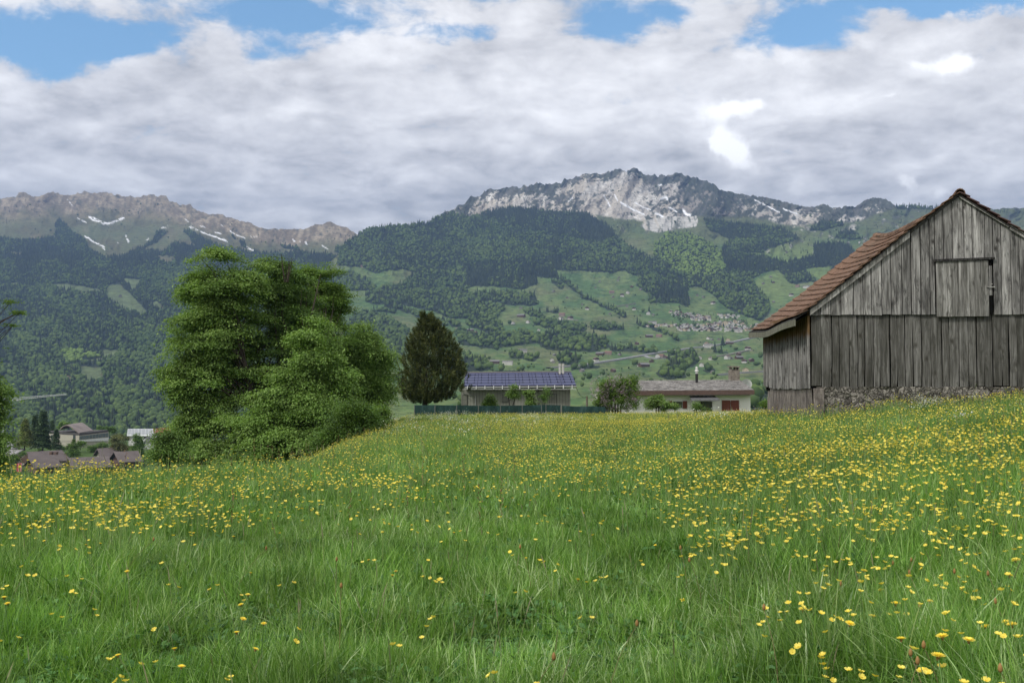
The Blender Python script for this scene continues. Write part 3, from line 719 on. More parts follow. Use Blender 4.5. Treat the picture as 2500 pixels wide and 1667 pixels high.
sparse(B, forest_b, 880, 2300, 700, 1000, 330, g_, 'pasture_bushes', 'bushes dotted along the field edges of the green hillside', 3, 8, .05)
# the hedgerow strip and shrubs at the foot of the right hillside are part of the same forest object

# ================================================================ BARN
BARN = empty('barn', (7.2, 24, 0), -math.atan(.0738), label='weathered grey wooden barn with red tiled roof on a rough stone base', cat='barn')
def gp(sx, sy):
    """pixel -> (p, z) on the barn's gable plane"""
    dx = (sx - 1250) / F; p = (dx * 24 - 7.2) / (.9973 + .0736 * dx) 
    q = P(sx, sy, 24 - .0736 * p); return p, float(q[2])
def wood(dark=1., warm=0., top=False):
    def f(nt):
        o = nt.new('ShaderNodeTexCoord').outputs['Object']
        r = nt.attr('r')
        off = nt.xyz(nt.m('MULTIPLY', r, 37.), nt.m('MULTIPLY', r, 11.), nt.m('MULTIPLY', r, 53.))
        q = nt.vm('ADD', o, off)
        kn = nt.vor(nt.vm('MULTIPLY', q, (3.2, 3.2, 2.1)), 1., out=0)
        bend = nt.m('MULTIPLY', nt.ramp(kn, [(0., 1.), (.35, 0.)]), .05)
        qs = nt.sep(q)
        qq = nt.xyz(nt.m('ADD', qs[0], bend), qs[1], qs[2])
        g1 = nt.noise(nt.vm('MULTIPLY', qq, (26, 26, 1.1)), 1., 6, .65)
        g2 = nt.noise(nt.vm('MULTIPLY', qq, (90, 90, 2.5)), 1., 4, .6)
        g3 = nt.noise(nt.vm('MULTIPLY', q, (5, 5, .9)), 1., 5, .6)
        c = nt.ramp(g1, [(.30, (.060 * dark, .058 * dark, .056 * dark)), (.48, (.165 * dark, .163 * dark, .158 * dark)), (.70, (.34 * dark, .338 * dark, .33 * dark))])
        c = nt.mix(1., c, nt.ramp(g3, [(.32, .42), (.52, 1.), (.75, 1.35)]), 'MULTIPLY')
        c = nt.mix(1., c, nt.ramp(g2, [(.3, .78), (.7, 1.18)]), 'MULTIPLY')
        c = nt.mix(1., c, nt.ramp(r, [(0., .66), (.5, 1.), (1., 1.30)]), 'MULTIPLY')
        c = nt.mix(nt.ramp(kn, [(.05, .9), (.12, .5), (.20, 0.)]), c, (.03, .027, .025))
        st = nt.ramp(nt.noise(nt.vm('MULTIPLY', q, (9, 9, 2.2)), 1., 6, .7, .6), [(.52, 0.), (.66, .85)])
        c = nt.mix(st, c, (.035, .035, .034))
        if warm: c = nt.mix(warm, c, (.15, .15, .10))
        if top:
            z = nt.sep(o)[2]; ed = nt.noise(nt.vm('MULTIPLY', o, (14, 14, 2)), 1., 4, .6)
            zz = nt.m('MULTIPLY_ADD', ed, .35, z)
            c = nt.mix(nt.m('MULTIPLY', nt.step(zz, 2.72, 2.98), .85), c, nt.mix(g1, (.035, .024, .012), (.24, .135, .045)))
        return c, nt.m('ADD', g1, nt.m('MULTIPLY', g2, .5)), .012
    return f
W_UP = mat('weathered_boards', wood(1.28), rough=.9, spec=.12)
W_LO = mat('dark_weathered_boards', wood(.62, .10), rough=.92, spec=.1)
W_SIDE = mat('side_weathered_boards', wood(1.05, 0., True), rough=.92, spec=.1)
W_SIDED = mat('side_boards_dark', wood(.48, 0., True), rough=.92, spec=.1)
W_TRIM = mat('pale_weathered_trim', wood(1.3, .1), rough=.9, spec=.1)
W_MOSS = mat('mossy_trim', wood(.85, .55), rough=.9, spec=.1)
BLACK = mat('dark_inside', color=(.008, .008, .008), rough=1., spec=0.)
RX, RZ = 3.49, 5.93
def rake(p):
    """underside line of the roof over the gable"""
    if p <= RX: return float(np.interp(p, [-.45, -.02, 1.0, 2.1, RX], [2.93, 3.18, 3.97, 4.85, RZ]))
    return float(np.interp(p, [RX, 5.0, 7.05, 7.6], [RZ, 4.94, 3.70, 3.40]))
r_ = random.Random(4)
# gable boards
m = MB(); p = .02
dl, zl0 = gp(2284, 768); dr, zt = gp(2415, 640); _, zbot = gp(2300, 768.5)
_, zdoor = gp(2350, 773.5); gl, _ = gp(2426, 700)
while p < 7.0:
    w = r_.uniform(.19, .30); q = min(p + w, 7.02)
    if p < dl < q or abs(q - dl) < .08: q = dl
    if dl - .01 <= p < gl: 
        if q > gl or gl - q < .09: q = gl
    z0 = zbot + r_.uniform(-.012, .012); r = r_.random(); d = r_.uniform(0, .012)
    if dl - .01 <= p < gl - .01: z0 = zt + .06
    g = .006 + .006 * r_.random()
    def hx(pa, pb, za, zb):
        m.hexa([(pa, -.085 - d, za), (pb, -.085 - d, za), (pb, -.058 - d, za), (pa, -.058 - d, za)],
               [(pa, -.085 - d, zb(pa)), (pb, -.085 - d, zb(pb)), (pb, -.058 - d, zb(pb)), (pa, -.058 - d, zb(pa))], 0, r)
    zf = lambda x: rake(x) + .03
    if p < RX < q: hx(p + g, RX, z0, zf); hx(RX, q - g, z0, zf)
    else: hx(p + g, q - g, z0, zf)
    p = q
m.build('gable_boards', W_UP, BARN, bevel=.004)['label'] = 'lighter grey upper gable boards'
# lower front boards
m = MB(); p = 0.
_, zb = gp(2100, 945)
while p < 7.05:
    w = r_.uniform(.15, .25); q = min(p + w, 7.08); r = r_.random(); t = r_.uniform(-.012, .012); b = zb + r_.uniform(-.05, .035); o = r_.uniform(0, .02); n = r_.uniform(0, .022)
    k0 = r_.uniform(-.022, .022); zz = [b, b + (zbot - b) * r_.uniform(.3, .7), zbot + .05]
    for i in range(2):
        s0, s1 = (0, k0) if i == 0 else (k0, t)
        m.hexa([(p + .007 + s0, -.026 - o, zz[i]), (q - .008 - n * (1 - i) + s0, -.026 - o, zz[i]), (q - .008 - n * (1 - i) + s0, .0 - o, zz[i]), (p + .007 + s0, .0 - o, zz[i])],
               [(p + .007 + s1, -.026 - o, zz[i + 1]), (q - .008 + s1, -.026 - o, zz[i + 1]), (q - .008 + s1, .0 - o, zz[i + 1]), (p + .007 + s1, .0 - o, zz[i + 1])], 0, r)
    p = q
m.build('lower_boards', W_LO, BARN, bevel=.004)['label'] = 'darker lower front boards with ragged ends'
# side boards with cover battens
LT_ = 6.12
m = MB(); t = 0.
while t < LT_:
    w = .225 + r_.uniform(-.02, .02); r = r_.random(); b = 1.385 + r_.uniform(-.02, .02) - (.0 if t < LT_ - .9 else -.06)
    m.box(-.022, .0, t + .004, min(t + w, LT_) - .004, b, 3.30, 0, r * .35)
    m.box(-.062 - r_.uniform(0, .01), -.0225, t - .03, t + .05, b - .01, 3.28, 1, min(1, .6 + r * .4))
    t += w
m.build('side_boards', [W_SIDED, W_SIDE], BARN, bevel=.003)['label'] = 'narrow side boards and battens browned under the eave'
# black sheets added behind the boards to make the gaps read dark
m = MB()
m.add([(.03, .03, 1.3), (7.0, .03, 1.3), (7.0, .03, 3.62), (RX, .03, RZ - .1), (.03, .03, 3.05)], [(0, 1, 2, 3, 4)])
m.add([(.03, LT_, 1.3), (7.0, LT_, 1.3), (7.0, LT_, 3.62), (RX, LT_, RZ - .1), (.03, LT_, 3.05)], [(4, 3, 2, 1, 0)])
m.add([(.03, .03, 1.3), (.03, LT_, 1.3), (.03, LT_, 3.2), (.03, .03, 3.2)], [(3, 2, 1, 0)])
m.build('dark_backing', BLACK, BARN)
m = MB()
m.box(6.98, 7.03, .05, LT_, 1.35, 3.6, 0, .4)
for i in range(24): m.box(i * .29 + .01, i * .29 + .285, LT_ + .01, LT_ + .035, 1.35, rake(min(i * .29, 6.9)) - .12 if i * .29 < RX else rake(i * .29 + .29) - .1, 0, r_.random())
m.build('back_boards', W_LO, BARN)
# stone base
def stone(nt):
    o = nt.new('ShaderNodeTexCoord').outputs['Object']
    w = nt.vm('ADD', o, nt.vm('MULTIPLY', nt.noise(o, 3., 4, .6, out=1), (.25, .25, .25)))
    v = nt.vor(w, 8., 'DISTANCE_TO_EDGE'); vc = nt.sep(nt.vor(w, 8., out=1))[0]
    v2 = nt.vor(w, 19., out=0)
    n = nt.noise(o, 22., 6, .7); n2 = nt.noise(o, 1.6, 4, .6)
    c = nt.ramp(n, [(.35, (.06, .057, .052)), (.50, (.19, .178, .16)), (.68, (.42, .40, .36))])
    c = nt.mix(1., c, nt.ramp(vc, [(0., .45), (1., 1.35)]), 'MULTIPLY')
    c = nt.mix(nt.ramp(v, [(0., .6), (.07, 0.)]), c, (.04, .036, .03))
    c = nt.mix(nt.ramp(n2, [(.45, 0.), (.65, .5)]), c, (.055, .055, .045))
    return c, nt.m('ADD', nt.ramp(v, [(0., 0.), (.12, 1.)]), nt.m('MULTIPLY', n, .8)), .05
def plaster(nt):
    o = nt.new('ShaderNodeTexCoord').outputs['Object']
    n = nt.noise(nt.vm('MULTIPLY', o, (1, 1, .35)), 9., 7, .7); n2 = nt.noise(nt.vm('MULTIPLY', o, (2, 2, .5)), 1.3, 5, .65); n3 = nt.noise(o, 45., 3, .6)
    c = nt.ramp(n, [(.35, (.075, .066, .062)), (.62, (.25, .225, .205))])
    c = nt.mix(1., c, nt.ramp(n3, [(.3, .8), (.7, 1.15)]), 'MULTIPLY')
    c = nt.mix(nt.ramp(n2, [(.5, 0.), (.68, .65)]), c, (.05, .043, .043))
    return c, n, .04
M_STONE = mat('rubble_stone', stone, rough=1., spec=.05); M_PLAST = mat('stained_plaster', plaster, rough=1., spec=.05)
nx, nz = 120, 36
gx, gz = np.meshgrid(np.linspace(.12, 7.05, nx), np.linspace(-.9, 1.43, nz), indexing='ij')
gy = .0 - .07 * (fbm(gx * 4.5, gz * 6, 4, 60) - .3) - .05 * ridged(gx * 3, gz * 4.5, 2, 61) - .10 * sstep(gz, .8, -.4)
idx = np.arange(nx * nz).reshape(nx, nz)
Fq = np.stack([idx[:-1, :-1], idx[1:, :-1], idx[1:, 1:], idx[:-1, 1:]], -1).reshape(-1, 4)
np_mesh('stone_base', np.stack([gx, gy, gz], -1).reshape(-1, 3), Fq, M_STONE, BARN)['label'] = 'rough rubble stone base under the front boards'
ny = 60
gy2, gz2 = np.meshgrid(np.linspace(-.03, LT_ - .25, ny), np.linspace(-1.2, 1.40, nz), indexing='ij')
gx2 = .045 - .05 * (fbm(gy2 * 2, gz2 * 2, 4, 63)) - .04 * sstep(gz2, .8, -.6)
idx = np.arange(ny * nz).reshape(ny, nz); Fp = np.stack([idx[:-1, :-1], idx[:-1, 1:], idx[1:, 1:], idx[1:, :-1]], -1).reshape(-1, 4)
np_mesh('plastered_base', np.stack([gx2, gy2, gz2], -1).reshape(-1, 3), Fp, M_PLAST, BARN)['label'] = 'brown stained plaster base below the side boards'
m = MB(); m.box(.06, 7., LT_ - .35, LT_ - .25, -1.2, 1.38); m.build('back_base', M_PLAST, BARN)
m = MB(); m.box(.05, .30, -.075, .30, -1., 1.395); m.build('corner_pier', M_PLAST, BARN, bevel=.02)
# hatch, lintel, gap
HATCH = MB(); p = dl + .01
pr, _ = gp(2413, 700)
while p < pr:
    q = min(p + r_.uniform(.10, .17), pr)
    if pr - q < .06: q = pr
    HATCH.box(p + .003, q - .003, -.125, -.098, zdoor + r_.uniform(-.004, .004), zt + .02 * (p - dl) + .01, 0, r_.random()); p = q
HATCH = HATCH.build('hatch_door', W_TRIM, BARN, bevel=.003); HATCH['label'] = 'closed board hatch under a dark lintel'
m = MB(); m.box(pr + .05, pr + .075, -.16, -.13, zt - .55, zt - .53, 0, .9); m.box(pr - .06, pr + .13, -.15, -.13, zt - .62, zt - .60, 0, .9); m.build('latch', W_TRIM, HATCH)
m = MB(); _, zl = gp(2300, 641); m.hexa([(dl - .03, -.16, zl), (gl + .02, -.16, zl + .05), (gl + .02, -.08, zl + .05), (dl - .03, -.08, zl)], [(dl - .03, -.16, zl + .06), (gl + .02, -.16, zl + .10), (gl + .02, -.08, zl + .10), (dl - .03, -.08, zl + .06)], 0, 0.)
m.build('lintel', mat('dark_lintel', wood(.32), rough=.9, spec=.1), BARN)
m = MB(); m.box(pr + .012, gl - .03, -.094, -.090, zbot - .0, zt + .04, 0); m.build('black_gap_sheet', BLACK, BARN)  # black sheet set in the slit to stand for its darkness
m = MB(); m.box(pr + .018, pr + .085, -.108, -.0945, zbot + .45, zt - .10, 0, .45); m.build('hatch_post', W_UP, BARN)
# roof
TS = .30; RL0, RL1 = -.22, 6.55
def sag(p, t):
    u = np.clip((t - RL0) / (RL1 - RL0), 0, 1)
    a = float(np.interp(p, [-.5, .4, 2., RX, 5, 7.5], [.05, .20, .34, .27, .25, .1]))
    return -a * (4 * u * (1 - u)) ** .8 + .03 * math.sin(u * 9 + p)
def tile_mat(base, hi, dk):
    def f(nt):
        o = nt.new('ShaderNodeTexCoord').outputs['Object']; r = nt.attr('r')
        c = nt.ramp(r, [(0., dk), (.35, base), (1., hi)])
        n = nt.noise(o, 9., 6, .7); n2 = nt.noise(o, 1.1, 4, .6)
        c = nt.mix(1., c, nt.ramp(n, [(.3, .6), (.7, 1.25)]), 'MULTIPLY')
        c = nt.mix(nt.ramp(n2, [(.48, 0.), (.7, .55)]), c, (.10, .075, .055))
        return c, n, .01
    return f
M_TILE = mat('clay_tiles', tile_mat((.150, .090, .062), (.235, .145, .10), (.08, .055, .042)), rough=.85, spec=.2)
M_TILE2 = mat('dark_clay_tiles', tile_mat((.10, .055, .055), (.16, .085, .08), (.05, .035, .04)), rough=.45, spec=.5)
def slope(side):
    m = MB(); pts = []
    if side < 0: ps = np.linspace(-.40, RX, 60)
    else: ps = np.linspace(7.5, RX, 60)
    zs = np.array([rake(x) + .12 for x in ps]); L = np.concatenate([[0], np.cumsum(np.hypot(np.diff(ps), np.diff(zs)))])
    n = int(L[-1] / .262)
    for k in range(n):
        l0 = L[-1] * k / n; l1 = min(l0 + .262 * 1.32, L[-1])
        pa, za = np.interp(l0, L, ps), np.interp(l0, L, zs); pb, zb_ = np.interp(l1, L, ps), np.interp(l1, L, zs)
        t = RL0 + (.09 if k % 2 else 0) ; first = True
        while t < RL1 - .02:
            w = .17; r = .35 + .35 * r_.random(); d = r_.uniform(0, .008); t2 = min(t + w, RL1)
            ta = t if not first else RL0; e = r_.uniform(-.012, .012)
            A0 = [(pa + e * side, ta + .001, za + .062 + d + sag(pa, ta)), (pa + e * side, t2 - .001, za + .062 + d + r_.uniform(-.004, .004) + sag(pa, t2)), (pb, t2 - .001, zb_ + .012 + sag(pb, t2)), (pb, ta + .001, zb_ + .012 + sag(pb, ta))]
            T0 = [(x, y, z + .022) for x, y, z in A0]
            if side > 0: A0 = A0[::-1]; T0 = T0[::-1]
            m.hexa(A0[::-1], T0[::-1], 0, r); t = t2; first = False
    return m
m = slope(-1); m.build('left_roof_tiles', M_TILE, BARN)['label'] = 'sagging courses of rust red clay tiles'
m = slope(1); m.build('right_roof_tiles', M_TILE2, BARN)['label'] = 'dark purplish tile edges on the far slope'
m = MB()
for side, ps in ((-1, np.linspace(-.40, RX, 14)), (1, np.linspace(7.5, RX, 14))):
    ts = np.linspace(RL0 + .06, RL1 - .05, 14)
    for a_, b_ in zip(ps[:-1], ps[1:]):
        for t0, t1 in zip(ts[:-1], ts[1:]):
            q = [(a_, t0, rake(a_) + .125 + sag(a_, t0)), (a_, t1, rake(a_) + .125 + sag(a_, t1)), (b_, t1, rake(b_) + .125 + sag(b_, t1)), (b_, t0, rake(b_) + .125 + sag(b_, t0))]
            b = [(x, y, z - .03) for x, y, z in q]
            m.hexa(b, q, 0, .2)
m.build('roof_deck', mat('roof_boards', wood(.45), rough=.95, spec=.05), BARN)
m = MB(); t = RL0 - .02; k = 0
while t < RL1:
    t2 = t + .36; zc = RZ + .10
    for a0 in range(6):
        an = [math.pi * (a0 + i) / 6 for i in (0, 1)]
        for rad in (.115,):
            f = lambda an_, tt, rr: (RX + math.cos(an_) * rr, tt, zc + math.sin(an_) * rr + sag(RX, tt))
            m.add([f(an[0], t, rad + .012), f(an[1], t, rad + .012), f(an[1], t2 + .03, rad), f(an[0], t2 + .03, rad), f(an[0], t, rad - .01), f(an[1], t, rad - .01)], [(0, 3, 2, 1), (0, 1, 5, 4)], 0, r_.random())
    t = t2
m.build('ridge_tiles', M_TILE, BARN)
def strip(m, pts, t0, t1, h, up=.0, r=.5):
    for (pa, za), (pb, zb_) in zip(pts[:-1], pts[1:]):
        m.hexa([(pa, t0, za + up - h), (pb, t0, zb_ + up - h), (pb, t1, zb_ + up - h), (pa, t1, za + up - h)], [(pa, t0, za + up), (pb, t0, zb_ + up), (pb, t1, zb_ + up), (pa, t1, za + up)], 0, r)
rk = lambda a, b, n=5: [(x, rake(x)) for x in np.linspace(a, b, n)]
m = MB(); strip(m, rk(-.03, 2.33), -.155, -.125, .17, .135, .8); m.build('barge_board', W_TRIM, BARN)
m = MB(); strip(m, rk(2.3, 3.47, 3), -.12, -.095, .07, .11, .2); m.build('barge_board', W_LO, BARN)
m = MB(); strip(m, rk(3.50, 4.62, 3), -.15, -.12, .055, .075, 1.); m.build('barge_board', W_TRIM, BARN)
m = MB(); strip(m, rk(4.66, 7.5, 6), -.16, -.125, .12, .11, .75); m.build('barge_board', W_TRIM, BARN)
m = MB(); N = 10
for i in range(N):
    t0 = RL0 + .04 + (RL1 - RL0 - .1) * i / N; t1 = RL0 + .04 + (RL1 - RL0 - .1) * (i + 1) / N
    za, zb_ = sag(-.4, t0), sag(-.4, t1); z0 = rake(-.42) - .05; z1 = rake(-.42) + .105
    m.hexa([(-.42, t0, z0 + za), (-.38, t0, z0 + za), (-.38, t1, z0 + zb_), (-.42, t1, z0 + zb_)], [(-.42, t0, z1 + za), (-.38, t0, z1 + za), (-.38, t1, z1 + zb_), (-.42, t1, z1 + zb_)], 0, .6)
m.build('eave_board', W_MOSS, BARN)['label'] = 'greenish mossy eave board'
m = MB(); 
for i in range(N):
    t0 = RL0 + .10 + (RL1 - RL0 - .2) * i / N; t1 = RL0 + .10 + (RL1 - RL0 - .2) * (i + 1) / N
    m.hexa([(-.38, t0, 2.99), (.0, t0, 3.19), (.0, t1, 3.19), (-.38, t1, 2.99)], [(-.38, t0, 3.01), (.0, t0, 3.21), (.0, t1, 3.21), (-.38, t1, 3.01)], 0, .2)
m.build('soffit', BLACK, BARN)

# ================================================================ HOUSES BEYOND THE FENCE (built in world coordinates under a root)
def child(mb, name, mats, root, **kw):
    o = mb.build(name, mats, root, **kw)
    if root is not None and root.type == 'EMPTY': o.location = -Vector(root.location)
    return o
def PP(sx, sy, Y): return tuple(float(v) for v in P(sx, sy, Y))
def XX(sx, Y): return float((sx - 1250) / F * Y)     # close enough to P for upright things
def wbox(m, s0, s1, y0, y1, Ya, Yb, mi=0):
    """box whose front shows between pixel columns s0..s1 and rows y0..y1 at depth Ya"""
    a = PP(s0, y0, Ya); b = PP(s1, y1, Ya)
    return m.box(a[0], b[0], Ya, Yb, b[2], a[2], mi)

def boards(col, lines=3.3, axis=0, depth=.5):
    def f(nt):
        o = nt.pos(); s = nt.sep(o)
        w = nt.m('FRACT', nt.m('MULTIPLY', s[axis], lines))
        l = nt.ramp(w, [(0., .45), (.10, 1.), (.90, 1.), (1., .45)])
        n = nt.noise(o, .8, 5, .6)
        c = nt.mix(1., col, nt.ramp(n, [(.3, .8), (.7, 1.12)]), 'MULTIPLY')
        return nt.mix(1., c, l, 'MULTIPLY'), l, .02
    return f
# --- house with solar roof
YS = 105
SH = empty('solar_house', PP(1260, 1000, YS), label='low grey boarded house with a blue solar panel roof behind the fence', cat='house')
zg = -4.2
m = MB(); a = PP(1126, 946, YS); b = PP(1392.5, 946, YS); m.box(a[0], b[0], YS, YS + 9, zg, a[2] - .05)
child(m, 'wall', mat('grey_board_wall', boards((.20, .205, .175), 3.2), rough=.85), SH)
e0, e1 = PP(1131, 943.5, YS - .9), PP(1407, 941, YS - .9); g0, g1 = PP(1136.5, 911, YS + 5.2), PP(1394, 908.5, YS + 5.2)
def off(p, dz, dy=0.): return (p[0], p[1] + dy, p[2] + dz)
m = MB(); m.hexa([off(e0, -.22), off(e1, -.22), off(g1, -.22), off(g0, -.22)], [e0, e1, g1, g0])
bk0, bk1 = (g0[0], YS + 11, e0[2]), (g1[0], YS + 11, e1[2])
m.hexa([off(g0, -.22), off(g1, -.22), off(bk1, -.22), off(bk0, -.22)], [off(g0, -.01, .02), off(g1, -.01, .02), bk1, bk0])
ROOFS = child(m, 'roof', mat('dark_metal_roof', color=(.02, .02, .025), rough=.95, spec=.05), SH)
m = MB(); m.hexa([off(g0, -.05, -.15), off(g1, -.05, -.15), off(g1, -.05, .2), off(g0, -.05, .2)], [off(g0, .14, -.15), off(g1, .14, -.15), off(g1, .14, .2), off(g0, .14, .2)]); child(m, 'ridge_cap', mat('grey_sheet', color=(.22, .21, .20), rough=.6), SH)
def panel(nt):
    n = nt.noise(nt.pos(), .35, 3, .5)
    return (nt.mix(n, (.016, .022, .075), (.03, .038, .12)),)
M_PAN = mat('solar_glass', panel, rough=.38, spec=.35)
def rp(u, v, lift=0.):
    p0 = [e0[i] + (e1[i] - e0[i]) * u for i in range(3)]; p1 = [g0[i] + (g1[i] - g0[i]) * u for i in range(3)]
    q = [p0[i] + (p1[i] - p0[i]) * v for i in range(3)]; return (q[0], q[1] - lift * .3, q[2] + lift)
NC, NR = 8, 5
for i in range(NC):
    m = MB()
    for j in range(NR):
        u0, u1 = (i + .012) / NC, (i + .988) / NC; v0, v1 = (j + .05) / NR, (j + .95) / NR
        m.hexa([rp(u0, v0, .02), rp(u1, v0, .02), rp(u1, v1, .02), rp(u0, v1, .02)], [rp(u0, v0, .07), rp(u1, v0, .07), rp(u1, v1, .06), rp(u0, v1, .06)])
        if j < 4:
            for c in (.25, .75): m.hexa([rp((i + c - .012) / NC, v1 - .03, .06), rp((i + c + .012) / NC, v1 - .03, .06), rp((i + c + .012) / NC, v1 + .06, .06), rp((i + c - .012) / NC, v1 + .06, .06)], [rp((i + c - .012) / NC, v1 - .03, .15), rp((i + c + .012) / NC, v1 - .03, .15), rp((i + c + .012) / NC, v1 + .06, .15), rp((i + c - .012) / NC, v1 + .06, .15)], 1)
    child(m, 'solar_panel', [M_PAN, BLACK], SH)
m = MB(); m.tube([off(e0, -.12, -.12), off(e1, -.12, -.12)], .09, 8); m.tube([off(e0, -.3, -.12), (a[0] + .2, YS - .12, e0[2] - .7), (a[0] + 1.5, YS - .12, e0[2] - 1.0), (a[0] + 1.55, YS - .12, zg)], .05, 6); child(m, 'gutter', mat('zinc', color=(.30, .31, .30), rough=.4, metal=.5), SH)
m = MB()
for i in range(13):
    q = rp((i + .5) / 13, .0, 0); m.box(q[0] - .045, q[0] + .045, q[1] - .26, q[1] - .215, q[2] - .30, q[2] + .06)
m.box(e0[0], e1[0], e0[1] - .215, e0[1] - .19, e0[2] - .30, e0[2] - .26)
child(m, 'snow_guard', mat('white_bracket', color=(.62, .63, .63), rough=.5), SH)
for k, (s0, s1, y0, y1) in enumerate([(1128.5, 1141.5, 963, 990), (1225.5, 1241, 963, 982), (1341, 1360, 961, 990)]):
    m = MB(); wbox(m, s0, s1, y0, y1, YS - .06, YS + .02)
    f = child(m, 'window' if k == 1 else 'door', mat('dark_frame', color=(.045, .045, .04), rough=.6), SH)
    m = MB(); n = 4
    for q in range(n): wbox(m, s0 + 1 + (s1 - s0 - 2) * q / n, s0 + 1 + (s1 - s0 - 2) * (q + .82) / n, y0 + 1.2, y1 - 1., YS - .09, YS - .065)
    o = child(m, 'shutter' if k == 1 else 'panel', mat('grey_shutter', color=(.15, .155, .13), rough=.7), f); o.location = (0, 0, 0)
m = MB(); wbox(m, 1264, 1317, 949.5, 953.5, YS - .7, YS, 0); child(m, 'canopy', mat('dark_frame'), SH)
m = MB(); wbox(m, 1257, 1312, 954.5, 992, YS - .25, YS + .01, 0); child(m, 'bay_wall', mat('grey_board_wall'), SH)
for s0 in (1363.6, 1371.4):
    m = MB(); q = PP(s0 + 3.3, 912, YS + 4.2); t = PP(s0 + 3.3, 887, YS + 4.2)[2]
    m.tube([(q[0], q[1], q[2] - .4), (q[0], q[1], t - .35)], .135, 12); m.tube([(q[0], q[1], t - .35), (q[0], q[1], t - .30), (q[0], q[1], t - .12), (q[0], q[1], t)], [.11, .15, .15, .17], 12)
    m.tube([(q[0], q[1], t - .75), (q[0], q[1], t - .7)], .15, 12)
    child(m, 'chimney_flue', mat('steel_flue', color=(.62, .61, .58), rough=.35, metal=.6), SH, smooth=False)

# --- white house
YH = 100
WH = empty('white_house', PP(1700, 1005, YH), label='white clapboard house with a shallow grey shingle roof and red shutters', cat='house')
def clap(nt):
    s = nt.sep(nt.pos()); w = nt.m('FRACT', nt.m('MULTIPLY', s[2], 5.6)); l = nt.ramp(w, [(0., .75), (.16, 1.), (1., .97)])
    return nt.mix(1., nt.mix(nt.noise(nt.pos(), .6, 4, .6), (.76, .76, .72), (.84, .84, .80)), l, 'MULTIPLY'), l, .02
m = MB(); a = PP(1470, 962, YH); b = PP(1832, 962, YH); m.box(a[0], b[0], YH, YH + 9, -4.5, b[2]); child(m, 'wall', mat('white_clapboard', clap, rough=.7), WH)
e0, e1 = PP(1468, 955, YH - 1.1), PP(1842, 952.5, YH - 1.1); g0, g1 = PP(1520, 929, YH + 4.6), PP(1806, 926.5, YH + 4.6)
k1 = (e1[0] + 0., YH + 10.3, e1[2]); k0 = (e0[0], YH + 10.3, e0[2])
def shing(nt):
    p = nt.pos(); v = nt.vor(nt.vm('MULTIPLY', p, (3.2, 3.6, 6.)), 1., out=1); n = nt.noise(p, .7, 5, .6); n3 = nt.noise(p, 6., 5, .7)
    c = nt.ramp(n3, [(.3, (.085, .082, .078)), (.7, (.27, .26, .25))]); g = nt.sep(v)[0]
    c = nt.mix(1., c, nt.ramp(g, [(0., .55), (1., 1.35)]), 'MULTIPLY')
    return nt.mix(nt.ramp(n, [(.55, 0.), (.72, .5)]), c, (.34, .33, .31)), g, .03
m = MB(); m.add([e0, e1, k1, k0, g0, g1], [(0, 1, 5, 4), (1, 2, 5), (2, 3, 4, 5), (3, 0, 4)]); 
child(m, 'roof', mat('grey_shingles', shing, rough=.95, spec=.08), WH)
m = MB(); h = .42
m.hexa([off(e0, -h), off(e1, -h), off(e1, -h, .12), off(e0, -h, .12)], [off(e0, .03), off(e1, .03), off(e1, .03, .12), off(e0, .03, .12)])
m.hexa([(e1[0] - .1, e1[1] + .12, e1[2] - h), (e1[0] + .02, e1[1] + .12, e1[2] - h), (e1[0] + .02, k1[1], e1[2] - h), (e1[0] - .1, k1[1], e1[2] - h)], [(e1[0] - .1, e1[1] + .12, e1[2] + .03), (e1[0] + .02, e1[1] + .12, e1[2] + .03), (e1[0] + .02, k1[1], e1[2] + .03), (e1[0] - .1, k1[1], e1[2] + .03)])
child(m, 'fascia', mat('brown_fascia', color=(.10, .065, .055), rough=.5), WH)
m = MB(); m.box(e0[0], e1[0] - .1, YH - .98, YH, e0[2] - .42, e0[2] - .38); child(m, 'soffit', mat('cream_soffit', color=(.45, .44, .38)), WH)
def shut(nt):
    s = nt.sep(nt.pos()); w = nt.m('FRACT', nt.m('MULTIPLY', s[2], 6.)); return nt.mix(1., (.175, .050, .030), nt.ramp(w, [(0., .4), (.25, 1.), (1., .85)]), 'MULTIPLY'), None
M_SHUT = mat('red_shutter', shut, rough=.5)
for s0, s1 in ((1762.6, 1783.4), (1784.4, 1804.6)):
    m = MB(); wbox(m, s0, s1, 977, 1003, YH - .08, YH + .01); child(m, 'shutter', M_SHUT, WH)['label'] = 'closed red louvred shutter'
m = MB(); wbox(m, 1641.5, 1666.5, 979, 996, YH - .05, YH + .02); f = child(m, 'window', mat('white_frame', color=(.55, .56, .55)), WH)
def glassf(nt): return nt.mix(nt.noise(nt.pos(), 1.2, 3), (.02, .025, .02), (.09, .10, .08)), None
m = MB(); wbox(m, 1643, 1665, 980.2, 995, YH - .09, YH - .055); o = child(m, 'pane', mat('dark_glass', glassf, rough=.12, spec=.6), f); o.location = (0, 0, 0)
for s0, s1 in ((1634, 1641), (1667, 1677.5)):
    m = MB(); wbox(m, s0, s1, 978.5, 997, YH - .10, YH - .005); child(m, 'shutter', M_SHUT, WH)['label'] = 'red shutter folded open beside the window'
m = MB(); wbox(m, 1699, 1749, 979, 1004, YH - .9, YH + .01); child(m, 'porch', mat('white_clapboard'), WH)
m = MB(); wbox(m, 1711, 1739, 980.5, 1004, YH - .95, YH - .89); f = child(m, 'door', mat('bronze_frame', color=(.06, .055, .05), rough=.4), WH)
m = MB(); wbox(m, 1713.5, 1736.5, 982, 1003, YH - .99, YH - .955); o = child(m, 'pane', mat('dark_glass'), f); o.location = (0, 0, 0)
